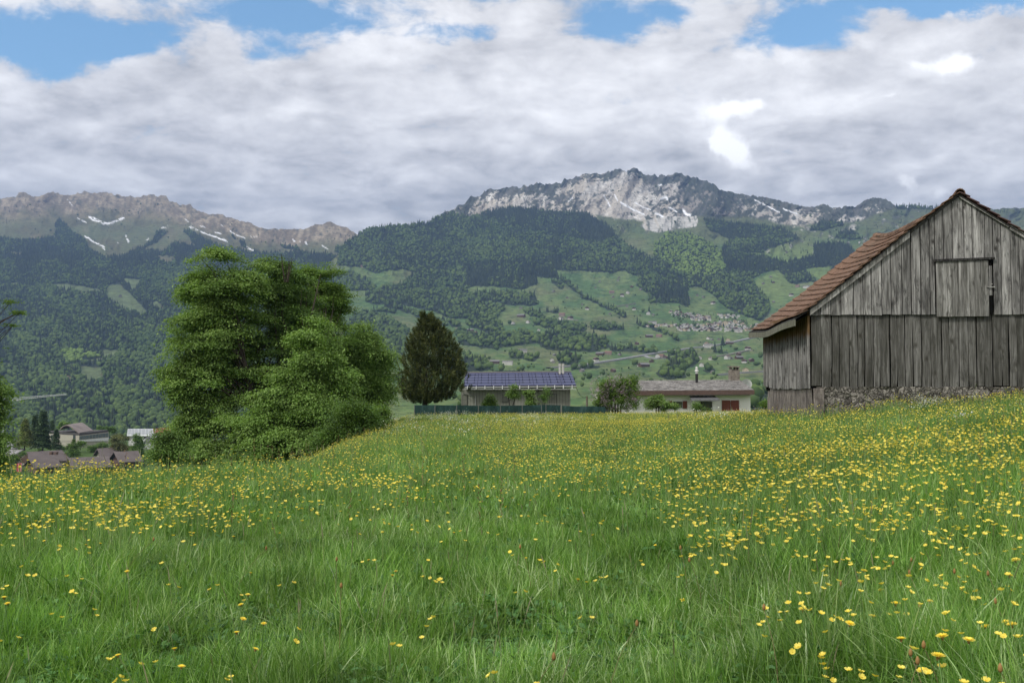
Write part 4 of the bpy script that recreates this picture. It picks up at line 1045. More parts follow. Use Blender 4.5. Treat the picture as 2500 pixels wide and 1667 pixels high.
m = MB(); q0, q1 = PP(1687, 976.5, YH - 2.2), PP(1757, 975.5, YH - 2.2); w0, w1 = PP(1684.5, 967, YH - .01), PP(1743, 966.5, YH - .01)
m.hexa([off(q0, -.10), off(q1, -.10), off(w1, -.10), off(w0, -.10)], [q0, q1, w1, w0])
for i in range(7):
    u = i / 6; A_ = [q0[k] + (q1[k] - q0[k]) * u for k in range(3)]; B_ = [w0[k] + (w1[k] - w0[k]) * u for k in range(3)]; m.tube([(A_[0], A_[1], A_[2] + .03), (B_[0], B_[1], B_[2] + .03)], .03, 4)
child(m, 'awning', mat('grey_sheet_roof', color=(.14, .145, .15), rough=.4), WH)['label'] = 'ribbed grey canopy above the door'
m = MB(); wbox(m, 1704, 1708, 984, 988, YH - .94, YH - .905); child(m, 'number_plate', mat('blue_plate', color=(.03, .04, .12)), WH)
m = MB(); q = PP(1701, 931, YH + 3.2); z1 = PP(1701, 912, YH + 3.2)[2]; z2 = PP(1701, 894.5, YH + 3.2)[2]; m.tube([(q[0], q[1], q[2] - .5), (q[0], q[1], z1)], .145, 12)
ch = child(m, 'flue', mat('black_pipe', color=(.02, .02, .022), rough=.4), WH)
m = MB(); hh = z2 - z1
m.tube([(q[0], q[1], z1 + hh * k) for k in (0, .16, .18, .28, .30, .62, .64, .72, .74, .88, 1.)], [.16, .16, .09, .09, .21, .15, .10, .10, .15, .12, .03], 12); o = child(m, 'cowl', mat('steel_flue'), ch); o.location = (0, 0, 0)
m = MB(); wbox(m, 1783, 1806, 903.5, 930, YH + 4.2, YH + 5.2); wbox(m, 1785, 1787.5, 896.5, 903.4, YH + 4.25, YH + 5.15); wbox(m, 1795, 1797, 896.5, 903.4, YH + 4.25, YH + 5.15); wbox(m, 1802, 1804, 896.5, 903.4, YH + 4.25, YH + 5.15)
wbox(m, 1787.6, 1801.9, 900.5, 903.4, YH + 4.4, YH + 5.1); wbox(m, 1781.5, 1806.8, 893.5, 896.3, YH + 4.1, YH + 5.3)
def cstone(nt):
    n = nt.noise(nt.pos(), 3., 6, .7); return nt.ramp(n, [(.3, (.09, .078, .065)), (.7, (.28, .25, .215))]), n, .03
child(m, 'chimney', mat('stained_concrete', cstone, rough=.95), WH)
m = MB(); q = PP(1822, 938, YH + 5.4)
for i in range(16):
    a0, a1 = 2 * math.pi * i / 16, 2 * math.pi * (i + 1) / 16
    m.add([(q[0], q[1] + .12, q[2]), (q[0] + .62 * math.cos(a0), q[1], q[2] + .55 * math.sin(a0)), (q[0] + .62 * math.cos(a1), q[1], q[2] + .55 * math.sin(a1)), (q[0] + .60 * math.cos(a1), q[1] + .03, q[2] + .53 * math.sin(a1)), (q[0] + .60 * math.cos(a0), q[1] + .03, q[2] + .53 * math.sin(a0)), (q[0], q[1] + .16, q[2])], [(0, 1, 2), (5, 3, 4), (1, 4, 3, 2)])
m.tube([(q[0], q[1] + .14, q[2] - .1), (q[0] - .1, q[1] + .3, q[2] - 1.2)], .04, 6)
dish = child(m, 'satellite_dish', mat('pale_dish', color=(.62, .64, .62), rough=.5), None); tag(dish, 'round pale satellite dish at the right end of the shingle roof', 'satellite dish')

# --- green windbreak fence, posts, shed
def net(nt):
    n = nt.noise(nt.vm('MULTIPLY', nt.pos(), (1.6, 1, .5)), 1., 5, .65, 1.); return nt.ramp(n, [(.3, (.006, .024, .022)), (.55, (.012, .042, .038)), (.80, (.05, .10, .10))]), n, .1
M_NET = mat('green_net', net, rough=.75)
FN = empty('net_fence', PP(1200, 1000, 80), label='dark green netting fence along the far edge of the meadow', cat='fence')
sx_l = [1012, 1060, 1130, 1200, 1270, 1330, 1368, 1372, 1410, 1450, 1478]; tops = [989, 988.5, 989.5, 990.5, 989.5, 988, 989.5, 990, 992, 991.5, 993]
for kk, (i0, i1) in enumerate(((0, 7), (7, 11))):
    xs_ = np.linspace(sx_l[i0], sx_l[i1 - 1], 90 if kk == 0 else 30); ty = np.interp(xs_, sx_l, tops); Yd = 80 - kk * 1.2
    top = P(xs_, ty, Yd); bot = P(xs_, ty + 30, Yd); wav = .12 * (fbm(xs_ / 9, xs_ * 0, 3, 8) - .5)
    rows = [top * (1 - k) + bot * k for k in (0, .3, .6, 1.)]
    V_ = np.stack(rows, 1); V_[:, :, 1] += wav[:, None] * np.array([0, .8, 1.2, .6]) + .15 * (fbm(xs_[:, None] / 5 + np.arange(4) * 3, np.arange(4)[None] * 1., 3, 9) - .5)
    n_ = len(xs_); idx = np.arange(n_ * 4).reshape(n_, 4); Fq = np.stack([idx[:-1, :-1], idx[:-1, 1:], idx[1:, 1:], idx[1:, :-1]], -1).reshape(-1, 4)
    Vf = V_.reshape(-1, 3); Vb = Vf + np.array([0, .02, 0])
    o = np_mesh('netting', np.concatenate([Vf, Vb]), np.concatenate([Fq, Fq[:, ::-1] + len(Vf)]), M_NET, FN, smooth=True); o.location = -Vector(FN.location)
for s in (1012, 1062, 1115, 1168, 1222, 1275, 1322, 1369, 1420, 1476):
    q = PP(s, float(np.interp(s, sx_l, tops)) - 1.2, 79.7); m = MB(); m.tube([(q[0], q[1], q[2]), (q[0], q[1], -1.4)], .035, 6); child(m, 'post', mat('grey_post', color=(.12, .13, .12)), FN)
GATE = empty('garden_gate', PP(1352, 990, 79.2), label='grey tubular gate frame in front of the netting fence', cat='gate')
m = MB(); q0, q1 = PP(1333, 986, 79.2), PP(1369, 987, 79.2); m.tube([q0, q1], .03, 6); m.tube([q0, (q0[0], q0[1], -1.2)], .03, 6); m.tube([q1, (q1[0], q1[1], -1.2)], .035, 6); child(m, 'frame', mat('grey_post'), GATE)
m = MB(); a_ = PP(1453, 978, 93); b_ = PP(1490, 972, 93); m.box(a_[0], b_[0], 93, 95, -3.5, a_[2] - .05)
SHD = child(m, 'garden_shed', mat('dark_shed', color=(.035, .04, .045), rough=.6), None); tag(SHD, 'small dark garden shed beside the lilac bush', 'shed')
m = MB(); m.hexa([(a_[0] - .1, 92.8, a_[2] - .04), (b_[0] + .1, 92.8, b_[2] - .04), (b_[0] + .1, 95.2, b_[2] - .04), (a_[0] - .1, 95.2, a_[2] - .04)], [(a_[0] - .1, 92.8, a_[2] + .04), (b_[0] + .1, 92.8, b_[2] + .04), (b_[0] + .1, 95.2, b_[2] + .04), (a_[0] - .1, 95.2, a_[2] + .04)])
m.build('roof', mat('shed_roof', color=(.30, .31, .31)), SHD)
m = MB(); q = PP(1433, 967, 99); m.tube([(q[0], q[1], q[2]), (q[0], q[1], -3.4)], .09, 8); tag(child(m, 'utility_pole', mat('pole_wood', color=(.12, .10, .08)), None), 'short wooden pole between the solar roof and the lilac', 'pole')
m = MB(); pA = Vector(PP(1406, 944, 104)); pB = Vector(q); m.tube([pA.lerp(pB, k / 8) - Vector((0, 0, .5 * 4 * (k / 8) * (1 - k / 8))) for k in range(9)], .02, 4); tag(child(m, 'cable', BLACK, None), 'thin dark cable running down from the solar roof to the pole', 'cable')

# ================================================================ TREES (near and middle distance)
def bark(nt):
    n = nt.noise(nt.vm('MULTIPLY', nt.pos(), (4, 4, .8)), 1., 5, .6); return nt.ramp(n, [(.3, (.025, .021, .018)), (.7, (.085, .072, .06))]), n, .05
M_BARK = mat('bark', bark, rough=.95, spec=.05)
LEAF = np.array([[0, 0, 0], [.32, .38, .05], [0, 1, -.04], [-.32, .38, .05]], float)
LEAFF = np.array([[0, 1, 2, 3]])
def sprays(centres, axes, n, rad, flat, size, g, droop=.25, up=.0, jit=.7):
    """leaves in flattened sprays round each centre; axes: outward direction of every spray"""
    N = len(centres); k = n
    c = np.repeat(centres, k, 0); ax = np.repeat(axes, k, 0)
    a = g.uniform(0, 2 * np.pi, N * k); r = np.sqrt(g.random(N * k)); R_ = np.repeat(rad if np.ndim(rad) else np.full(N, rad), k)
    off = np.stack([np.cos(a) * r, np.sin(a) * r, g.normal(0, flat, N * k)], -1) * R_[:, None]
    # spray plane tilts down outwards
    out = ax[:, :2]; d = (off[:, 0] * out[:, 0] + off[:, 1] * out[:, 1])
    off[:, 2] -= droop * d + .12 * r * r * R_
    pos = c + off
    rz = np.arctan2(-(off[:, 0] + ax[:, 0] * R_ * .6), off[:, 1] + ax[:, 1] * R_ * .6) + g.normal(0, jit, N * k)
    M = rotmats(rz, -.35 + up + g.normal(0, .38, N * k), g.normal(0, .45, N * k), size * g.uniform(.7, 1.3, N * k))
    r_sp = np.repeat(g.random(N), k)
    return stamp(LEAF, LEAFF, pos, M, np.clip(.55 * r_sp + .45 * g.random(N * k), 0, 1))
def crown_tree(name, label, cat, blobs, base, Y, nspray, leafn, leafsize, mat_, seed, srad=.75, flat=.16, limbs=40, trunk_r=.22, group=None, shell=.45, droop=.25, lean=0., up=0., depthk=.85, stems=1, trunk_top=None, fill=.30):
    """blobs: (sx, sy, rx, ry[, dY]) ellipses of the crown in the photograph at depth Y (+dY)"""
    g = np.random.default_rng(seed); rr = random.Random(seed)
    bx, by = base
    root = empty(name, PP(bx, by, Y), label=label, cat=cat, group=group); rv = np.array(root.location)
    C = []; Rr = []
    for b in blobs:
        dY = b[4] if len(b) > 4 else 0.
        C.append(P(b[0], b[1], Y + dY)); Rr.append((b[2] * (Y + dY) / F, b[2] * (Y + dY) / F * depthk, b[3] * (Y + dY) / F))
    C = np.array(C); Rr = np.array(Rr); vol = Rr[:, 0] * Rr[:, 2]; w = vol / vol.sum()
    nb = max(6, int(nspray / 15)); bl = min(2.3, .42 * float(np.mean(Rr[:, 0]))) + .25
    wb = g.choice(len(C), nb, p=w)
    db = g.normal(0, 1, (nb, 3)); db /= np.linalg.norm(db, axis=1)[:, None]
    lump = 1 + .48 * (fbm(db[:, 0] * 2.6 + wb * 5 + 9, db[:, 2] * 2.6 + db[:, 1], 3, seed) - .5) * 2
    tips = C[wb] + db * Rr[wb] * ((1.04 - shell * 1.1 * g.random(nb) ** 1.3) * lump)[:, None]
    mid_ = (C * w[:, None]).sum(0)
    ob = tips - mid_; ob[:, 2] = 0; ob = ob / (np.linalg.norm(ob, axis=1)[:, None] + .3) + db * np.array([.7, .7, 0]); ob /= np.linalg.norm(ob, axis=1)[:, None] + 1e-6
    bi = g.integers(0, nb, nspray); al = g.random(nspray) ** .8                    # along the bough, 0 at its tip
    lat = g.normal(0, 1, nspray) * (.12 + .30 * al * (1.2 - al)) * bl; pb = np.stack([-ob[bi, 1], ob[bi, 0], 0 * bi], -1)
    ctr = tips[bi] - ob[bi] * (al * bl)[:, None] + pb * lat[:, None]
    ctr[:, 2] += -.16 * bl * (1 - al) ** 2 + g.normal(0, .05 + flat * .30, nspray) * bl * .8 + np.abs(lat) * -.15
    ax = ob[bi] * .8 + pb * np.sign(lat)[:, None] * .4
    nf = int(nspray * fill); fi_ = g.choice(len(C), nf, p=w); df = g.normal(0, 1, (nf, 3)); df /= np.linalg.norm(df, axis=1)[:, None]
    cf_ = C[fi_] + df * Rr[fi_] * (.93 * (1 - .7 * g.random(nf) ** 1.2))[:, None]; af = df.copy(); af[:, 2] = 0; af /= np.linalg.norm(af, axis=1)[:, None] + 1e-6
    hole = fbm(cf_[:, 0] * .9 + 40, cf_[:, 2] * 1.3 + cf_[:, 1], 3, seed + 5); kf = hole > .50
    ctr = np.concatenate([ctr, cf_[kf]]); ax = np.concatenate([ax, af[kf]]); nspray = len(ctr)
    V_, F_, r_a = sprays(ctr, ax, leafn, srad * g.uniform(.6, 1.3, nspray), flat, leafsize, g, droop, up)
    o = np_mesh('crown', V_ - rv, F_, mat_, root, attrs={'r': r_a})
    # trunk and limbs
    m = MB(); cc = (C * w[:, None]).sum(0) - rv; top = (C[:, 2] + Rr[:, 2] * .15).max() - rv[2] if trunk_top is None else trunk_top
    for s in range(stems):
        ox = (s - (stems - 1) / 2) * trunk_r * 3.2
        tx = cc[0] + ox * 3 + rr.uniform(-.3, .3) * (stems > 1)
        pts = [(ox, 0, -.8)] + [(ox + (tx - ox) * q ** 1.3 + rr.uniform(-.1, .1) * top * .05, cc[1] * q, top * q) for q in (.15, .35, .55, .75, 1.)]
        m.tube(pts, [trunk_r * k for k in (1.3, .95, .72, .48, .26, .06)], 8)
        trunk = pts
        for i in range(limbs // stems // 2 + 1):
            j = rr.randrange(nb); tip = tips[j] - ob[j] * bl * .25 - rv
            q = min(.92, max(.12, (tip[2] / top) * rr.uniform(.45, .85))); 
            b = Vector((ox + (tx - ox) * q ** 1.3, cc[1] * q, top * q)); tv = Vector(tip); mid = b.lerp(tv, .5) + Vector((0, 0, .10 * (tv - b).length)) + Vector((rr.uniform(-.1, .1), rr.uniform(-.1, .1), rr.uniform(0, .1))) * (tv - b).length
            r0 = trunk_r * (1 - q) * .26 + .015
            m.tube([b, mid, tv], [r0, r0 * .6, .012], 5, cap=False)
    m.build('trunk', M_BARK, root, smooth=True)
    return root
G_ = lambda a, b, c: [(0., a), (.5, b), (1., c)]
ML_A = leaf_mat('maple_leaves', G_((.100, .180, .045), (.175, .285, .070), (.29, .40, .12)))
ML_B = leaf_mat('hornbeam_leaves', G_((.072, .140, .036), (.130, .225, .055), (.22, .33, .09)))
ML_C = leaf_mat('beech_leaves', G_((.070, .140, .022), (.125, .22, .038), (.21, .31, .065)))
ML_D = leaf_mat('lime_leaves', G_((.100, .182, .042), (.175, .29, .068), (.29, .42, .12)))
ML_E = leaf_mat('shrub_leaves', G_((.06, .125, .028), (.11, .20, .042), (.19, .29, .075)))
ML_P = leaf_mat('pine_needles', G_((.024, .040, .014), (.058, .078, .024), (.17, .18, .065)), trans=.15)
YT = 52
crown_tree('maple_tree', 'tall broad mid green tree at the left of the meadow clump', 'tree',
    [(532, 664, 74, 72), (605, 668, 70, 54, 1), (470, 690, 40, 50, 1), (570, 710, 88, 72), (482, 735, 74, 74, 1), (520, 790, 80, 80, 0), (470, 830, 86, 80), (570, 790, 105, 105, 1), (455, 905, 76, 70), (420, 945, 52, 34, -1), (520, 935, 100, 80), (470, 1010, 65, 60, -.5), (560, 1040, 95, 55, -1), (640, 950, 70, 80), (440, 1060, 60, 45, -.5), (500, 1100, 75, 28, -2), (570, 1108, 70, 26, -3)],
    (640, 1110), YT, 3300, 48, .118, ML_A, 1, srad=.62, limbs=80, trunk_r=.24)
crown_tree('hornbeam_tree', 'dark green layered tree with bare twigs at its top in the middle of the clump', 'tree',
    [(655, 680, 72, 66, 2), (706, 680, 56, 54, 2), (735, 745, 56, 66, 3), (660, 760, 95, 90, 2), (735, 800, 85, 80, 2.5), (700, 850, 95, 95, 1.5), (620, 900, 80, 90, 1.5), (730, 940, 95, 90, 1.5), (680, 1050, 110, 55, 0)],
    (670, 1110), YT + 1, 3200, 48, .10, ML_B, 2, srad=.60, flat=.10, limbs=80, trunk_r=.20, stems=3)
crown_tree('beech_tree', 'feathery olive green tree leaning out on the right of the clump top', 'tree',
    [(805, 655, 34, 24, 4), (768, 680, 40, 44, 4), (822, 716, 36, 34, 4), (790, 735, 50, 50, 4), (838, 770, 42, 50, 4), (775, 770, 72, 70, 4), (815, 835, 80, 60, 4), (750, 655, 24, 22, 4)],
    (780, 1100), YT + 5, 1500, 40, .10, ML_C, 3, srad=.60, flat=.12, limbs=60, trunk_r=.14, droop=-.05)
crown_tree('field_maple', 'rounded fresh green tree in front at the foot of the clump', 'tree',
    [(790, 845, 58, 62, 0), (745, 905, 74, 92, -1.5), (825, 935, 62, 90, -1), (680, 985, 72, 84, -2), (765, 1010, 88, 80, -2.5), (620, 1050, 72, 56, -2.5), (690, 1075, 110, 42, -3)],
    (700, 1115), YT - 1, 2300, 42, .118, ML_D, 4, srad=.55, flat=.22, limbs=50, trunk_r=.16)
crown_tree('lime_tree', 'bright green round tree at the right edge of the clump', 'tree',
    [(885, 845, 62, 58), (925, 890, 50, 62), (870, 910, 55, 65), (905, 965, 58, 50), (860, 990, 50, 50), (935, 960, 30, 42), (840, 880, 40, 50)],
    (890, 1085), YT + 6, 1900, 46, .10, ML_D, 5, srad=.55, flat=.25, limbs=50, trunk_r=.16)
crown_tree('hazel_shrub', 'pale green hazel shrub at the right foot of the tree clump', 'shrub',
    [(835, 1045, 48, 55), (870, 1010, 38, 38), (905, 1040, 30, 42), (800, 1075, 40, 30), (870, 1085, 45, 22)], (850, 1120), 40, 620, 28, .085, ML_E, 6, srad=.36, flat=.4, limbs=34, trunk_r=.05, stems=4, up=.3)
crown_tree('elder_shrub', 'low dull green shrub drooping below the lime tree', 'shrub', [(930, 1010, 26, 34), (945, 1045, 20, 22), (905, 1075, 30, 20)], (925, 1080), 44, 230, 26, .085, ML_C, 7, srad=.34, flat=.35, limbs=20, trunk_r=.05, stems=3)
crown_tree('dogwood_shrub', 'dark spreading shrub at the left foot of the maple', 'shrub', [(400, 1085, 38, 30), (440, 1095, 38, 26), (375, 1105, 24, 16)], (405, 1120), 46, 300, 28, .10, ML_B, 8, srad=.4, flat=.3, limbs=20, trunk_r=.05, stems=3)
# dead twigs standing out of the hornbeam's crown
m = MB(); rr = random.Random(3); q = Vector(PP(699, 634, YT + 1))
for i in range(9):
    a = rr.uniform(-.5, .5); p0 = q + Vector((a * .3, 0, -1.2)); p1 = q + Vector((a * 1.1, rr.uniform(-.2, .2), rr.uniform(-.4, .35))); m.tube([p0, p0.lerp(p1, .5) + Vector((rr.uniform(-.1, .1), 0, 0)), p1], [.03, .02, .006], 4)
tw = m.build('dead_twigs', M_BARK, bpy.data.objects['hornbeam_tree']); tw.location = -Vector(bpy.data.objects['hornbeam_tree'].location)
# pine
def pine(name, label, prof, base, Y, n, seed, mat_=ML_P, rad=.34):
    g = np.random.default_rng(seed); root = empty(name, PP(base[0], base[1], Y), label=label, cat='tree'); rv = np.array(root.location)
    ys = [p[0] for p in prof]; cx = [p[1] for p in prof]; hw = [p[2] for p in prof]
    sy = ys[0] + (ys[-1] - ys[0]) * g.random(n) ** .8; k = Y / F
    w_ = np.interp(sy, ys, hw); a = g.uniform(0, 2 * np.pi, n); rr_ = 1 - .62 * g.random(n) ** 1.4
    lump = 1 + .34 * (fbm(a * 1.9, sy / 17, 4, seed) - .5) * 2
    c = P(np.interp(sy, ys, cx), sy, Y); c[:, 0] += np.cos(a) * w_ * k * rr_ * lump; c[:, 1] += np.sin(a) * w_ * k * rr_ * lump
    # every tuft: needles pointing up and outwards
    K = 30; cc = np.repeat(c, K, 0); aa = np.repeat(a, K)
    dirv = np.stack([np.cos(aa) * .55, np.sin(aa) * .55, np.full(n * K, .75)], -1) + g.normal(0, .55, (n * K, 3)); dirv /= np.linalg.norm(dirv, axis=1)[:, None]
    start = cc + np.repeat(np.stack([np.cos(a) * .4, np.sin(a) * .4, np.full(n, .8)], -1), K, 0) * (g.random(n * K)[:, None] - .5) * rad * 1.6
    L_ = rad * g.uniform(.5, 1., n * K)[:, None]; side = np.cross(dirv, g.normal(0, 1, (n * K, 3))); side /= np.linalg.norm(side, axis=1)[:, None]; side *= .020
    V_ = np.stack([start - side, start + side, start + dirv * L_ + side * .3, start + dirv * L_ - side * .3], 1).reshape(-1, 3)
    F_ = np.arange(n * K * 4).reshape(-1, 4); ra = np.repeat(np.clip(np.repeat(g.random(n), K) * .5 + g.random(n * K) * .5, 0, 1), 4)
    np_mesh('crown', V_ - rv, F_, mat_, root, attrs={'r': ra})
    m = MB(); H = float(P(base[0], ys[0], Y)[2] - rv[2]); r2 = random.Random(seed)
    m.tube([(0, 0, -.8), (.1, 0, H * .3), (0, 0, H * .6), (0, 0, H * .97)], [.26, .19, .12, .02], 8)
    for i in range(60):
        j = r2.randrange(n); t = Vector(c[j] - rv); q = max(.2, min(.9, t.z / H - .08)); b = Vector((0, 0, H * q)); m.tube([b, b.lerp(t, .55) + Vector((0, 0, -.1)), t], [.06, .035, .01], 4, cap=False)
    m.build('trunk', M_BARK, root, smooth=True); return root
pine('pine_tree', 'dark olive egg-shaped pine at the left end of the solar house', [(766, 1040, 7), (785, 1043, 22), (815, 1050, 46), (850, 1054, 64), (885, 1057, 77), (920, 1055, 86), (950, 1052, 83), (970, 1045, 62), (980, 1038, 30)], (1036, 1006), 84, 1900, 9)
# shrubs in front of the houses
YF = 88
SHR = [('box_shrub', 'round olive bush before the solar house left of its small window', [(1202, 977, 20, 15), (1198, 985, 24, 10)], (1202, 996), 180, ML_C, .09),
  ('fig_shrub', 'bright green bush reaching the eave beside the small window', [(1252, 955, 13, 15), (1246, 962, 12, 8), (1262, 963, 10, 9)], (1248, 1000), 120, ML_D, .10),
  ('laurel_shrub', 'green bush in front of the bay wall of the solar house', [(1292, 962, 13, 12), (1300, 980, 16, 14), (1280, 955, 8, 6)], (1297, 1000), 150, ML_A, .10),
  ('willow_shrub', 'thin yellowish upright bush right of the bay wall', [(1330, 968, 13, 20), (1338, 955, 8, 9), (1325, 950, 6, 7), (1327, 985, 8, 12)], (1327, 1000), 110, ML_E, .07),
  ('garden_shrub', 'low green shrub hugging the wall of the white house next to the lilac', [(1602, 980, 30, 16), (1575, 985, 14, 10), (1640, 993, 26, 9), (1612, 975, 12, 10)], (1605, 1002), 330, ML_A, .10),
  ('rose_shrub', 'small bush beside the porch of the white house', [(1697, 992, 12, 8), (1700, 985, 6, 6), (1725, 1000, 22, 4)], (1697, 1004), 110, ML_B, .09),
  ('birch_sapling', 'sparse yellow green sapling between the white house and the barn', [(1868, 985, 14, 13), (1874, 998, 16, 8)], (1870, 1010), 90, ML_C, .09)]
for nm, lb, bl, bs, ns, mt, ls in SHR: crown_tree(nm, lb, 'shrub', bl, bs, YF if bs[0] < 1500 else 91, ns, 16, ls * 1.3, mt, hash(nm) % 1000 if False else sum(map(ord, nm)), srad=.30, flat=.4, limbs=14, trunk_r=.05, stems=2, shell=.7)
lil = crown_tree('lilac_bush', 'large lilac bush with mauve blossoms between the two houses', 'shrub', [(1480, 945, 36, 30), (1515, 940, 34, 24), (1548, 950, 20, 34), (1470, 975, 26, 26), (1510, 980, 42, 24), (1545, 985, 22, 20), (1556, 925, 8, 10)], (1505, 1004), 82, 900, 18, .12, ML_C, 31, srad=.32, flat=.5, limbs=30, trunk_r=.06, stems=4, shell=.5)
g = np.random.default_rng(12); pk = []
for i in range(330):
    bx = [(1475, 945, 34, 28), (1510, 940, 32, 24), (1470, 970, 26, 26), (1512, 978, 42, 24)][g.integers(4)]
    d = g.normal(0, 1, 3); d /= np.linalg.norm(d); d[1] = -abs(d[1]); pk.append(P(bx[0], bx[1], 82) + d * np.array([bx[2], bx[2] * .8, bx[3]]) * 82 / F * 1.03)
pk = np.array(pk); V_, F_, ra = sprays(pk, np.tile([[0, -1, 0]], (len(pk), 1)), 14, .10, .7, .055, g)
def lilc(nt): return nt.ramp(nt.attr('r'), [(0., (.22, .15, .20)), (1., (.46, .36, .42))]), None
o = np_mesh('blossoms', V_ - np.array(lil.location), F_, mat('lilac_blossom', lilc, rough=.8), lil, attrs={'r': ra})

# left edge: branches reaching in from trees outside the frame
crown_tree('ash_tree', 'green leafy tree cut off by the left edge of the photo', 'tree', [(-25, 960, 55, 60), (0, 1010, 50, 55), (-20, 1080, 60, 60), (-60, 900, 60, 60), (5, 1130, 28, 30), (-70, 1000, 60, 120)], (-60, 1210), 58, 1300, 30, .16, ML_A, 41, srad=.6, flat=.2, limbs=40, trunk_r=.22)
t = crown_tree('larch_tree', 'sparse branches with small yellow green leaves entering at the left edge', 'tree', [(15, 745, 30, 16), (50, 760, 24, 9), (20, 790, 50, 10), (58, 792, 18, 8), (0, 830, 22, 12), (-50, 800, 50, 80), (35, 735, 18, 6), (15, 848, 14, 6)], (-120, 1200), 60, 150, 20, .10, ML_C, 42, srad=.34, flat=.10, limbs=70, trunk_r=.18, shell=.9, droop=-.05)

# ================================================================ TOWN DOWN AT THE LEFT
def facade_pts(A_, B_, n): return [tuple(A_[i] + (B_[i] - A_[i]) * k / n for i in range(3)) for k in range(n + 1)]
def town_house(name, label, Bp, Ap, Cp, sy_eave, sy_apex, sy_base, wallm, roofm, over=.9, wins=(), cat='house', thick=.35):
    """B: near corner (sx, Y); A: the other corner of the gable wall; C: the other corner of the long wall"""
    (bx, bY), (ax, aY), (cx, cY) = Bp, Ap, Cp
    zb = PP(bx, sy_base, bY)[2]; ze = PP(bx, sy_eave, bY)[2]
    Bv, Av, Cv = Vector((XX(bx, bY), bY, 0)), Vector((XX(ax, aY), aY, 0)), Vector((XX(cx, cY), cY, 0)); Dv = Av + Cv - Bv
    mid = (Av + Bv) / 2; zr = PP(1250 + F * mid.x / mid.y, sy_apex, mid.y)[2]
    root = empty(name, (Bv.x, Bv.y, zb), label=label, cat=cat)
    u = (Av - Bv).normalized(); v = (Cv - Bv).normalized(); Zv = Vector((0, 0, 1))
    m = MB(); m.hexa([tuple(p + Zv * (zb - 2)) for p in (Bv, Cv, Dv, Av)], [tuple(p + Zv * ze) for p in (Bv, Cv, Dv, Av)])
    M1, M2 = (Av + Bv) / 2, (Cv + Dv) / 2
    m.add([tuple(Bv + Zv * ze), tuple(Av + Zv * ze), tuple(M1 + Zv * (zr - .05))], [(0, 2, 1), (0, 1, 2)]); m.add([tuple(Cv + Zv * ze), tuple(Dv + Zv * ze), tuple(M2 + Zv * (zr - .05))], [(0, 1, 2), (2, 1, 0)])
    child(m, 'wall', wallm, root)
    m = MB(); hw = (Av - Bv).length / 2; sl = (zr - ze) / hw
    for (p0, p1, sgn) in ((Bv, Cv, -1), (Av, Dv, 1)):
        e0 = p0 + u * sgn * over - v * over + Zv * (ze - sl * over); e1 = p1 + u * sgn * over + v * over + Zv * (ze - sl * over)
        r0 = M1 - v * over + Zv * zr; r1 = M2 + v * over + Zv * zr
        if sgn > 0: e0, e1, r0, r1 = e1, e0, r1, r0
        q = [e0, e1, r1, r0]; m.hexa([tuple(p) for p in q], [tuple(p + Zv * thick) for p in q])
    child(m, 'roof', roofm, root)
    for k, (wall, t0, t1, h0, h1) in enumerate(wins):
        a_, b_ = (Bv, Cv) if wall == 'long' else (Av, Bv)
        nrm = -u if wall == 'long' else -v
        H = ze - zb; p0 = a_.lerp(b_, t0) + nrm * .06; p1 = a_.lerp(b_, t1) + nrm * .06
        m = MB(); z0, z1 = zb + H * h0, zb + H * h1; q = nrm * .05
        m.hexa([tuple(p + Zv * z0) for p in (p0, p1, p1 - q, p0 - q)], [tuple(p + Zv * z1) for p in (p0, p1, p1 - q, p0 - q)]); child(m, 'window', mat('town_glass', color=(.04, .045, .05), rough=.25), root)
    return root
def slate(col):
    def f(nt):
        n = nt.noise(nt.pos(), .25, 6, .65); n2 = nt.noise(nt.pos(), 2.5, 4, .6)
        return nt.mix(1., nt.mix(1., col, nt.ramp(n, [(.3, .75), (.7, 1.2)]), 'MULTIPLY'), nt.ramp(n2, [(.3, .85), (.7, 1.1)]), 'MULTIPLY'), n2, .05
    return f
R_BROWN = mat('brown_town_roof', slate((.125, .105, .10)), rough=.9); R_RED = mat('orange_town_roof', slate((.36, .15, .08)), rough=.9)
W_BEI = mat('beige_render', color=(.38, .36, .30)); W_WHT = mat('white_render', color=(.60, .61, .60)); W_BRN = mat('brown_cladding', color=(.13, .085, .065))
h1 = town_house('apartment_house', 'beige gabled house with brown roof beside the red banner', (85, 400), (44, 418), (172, 412), 1129, 1105, 1160, W_BEI, R_BROWN, 1., [('gable', .28, .42, .30, .62), ('gable', .55, .68, .30, .62), ('gable', .28, .42, -.3, .05), ('gable', .55, .68, -.3, .05), ('long', .75, .88, .3, .6)])
m = MB(); q = [PP(s, y, 398.5) for s, y in ((50, 1131), (67, 1131), (67, 1107), (50, 1120))]; m.hexa([(x, y + .3, z) for x, y, z in q], q); child(m, 'cladding', W_BRN, h1)
for s in (120.5, 132): m = MB(); wbox(m, s, s + 5, 1103, 1110, 405, 407); child(m, 'chimney', W_BRN, h1)
town_house('annex_house', 'low brown roofed wing in front of the beige gabled house', (95, 385), (70, 396), (148, 392), 1141, 1121, 1160, W_BRN, R_BROWN, 1.2)
town_house('flat_house', 'long low brown roof showing just above the flower tips', (185, 380), (170, 398), (272, 388), 1143, 1119, 1165, W_BRN, R_BROWN, 1.)
town_house('hipped_house', 'brown roofed house with a pale gable beside the olive bush', (256, 410), (238, 426), (300, 420), 1117, 1096, 1140, W_BEI, R_BROWN, 1.4)
town_house('pavilion_house', 'dark brown hip-shaped roof at the right end of the brown roofs', (300, 395), (278, 412), (346, 400), 1127, 1104, 1150, W_BRN, R_BROWN, 1.2, [('long', .2, .35, .2, .7)])
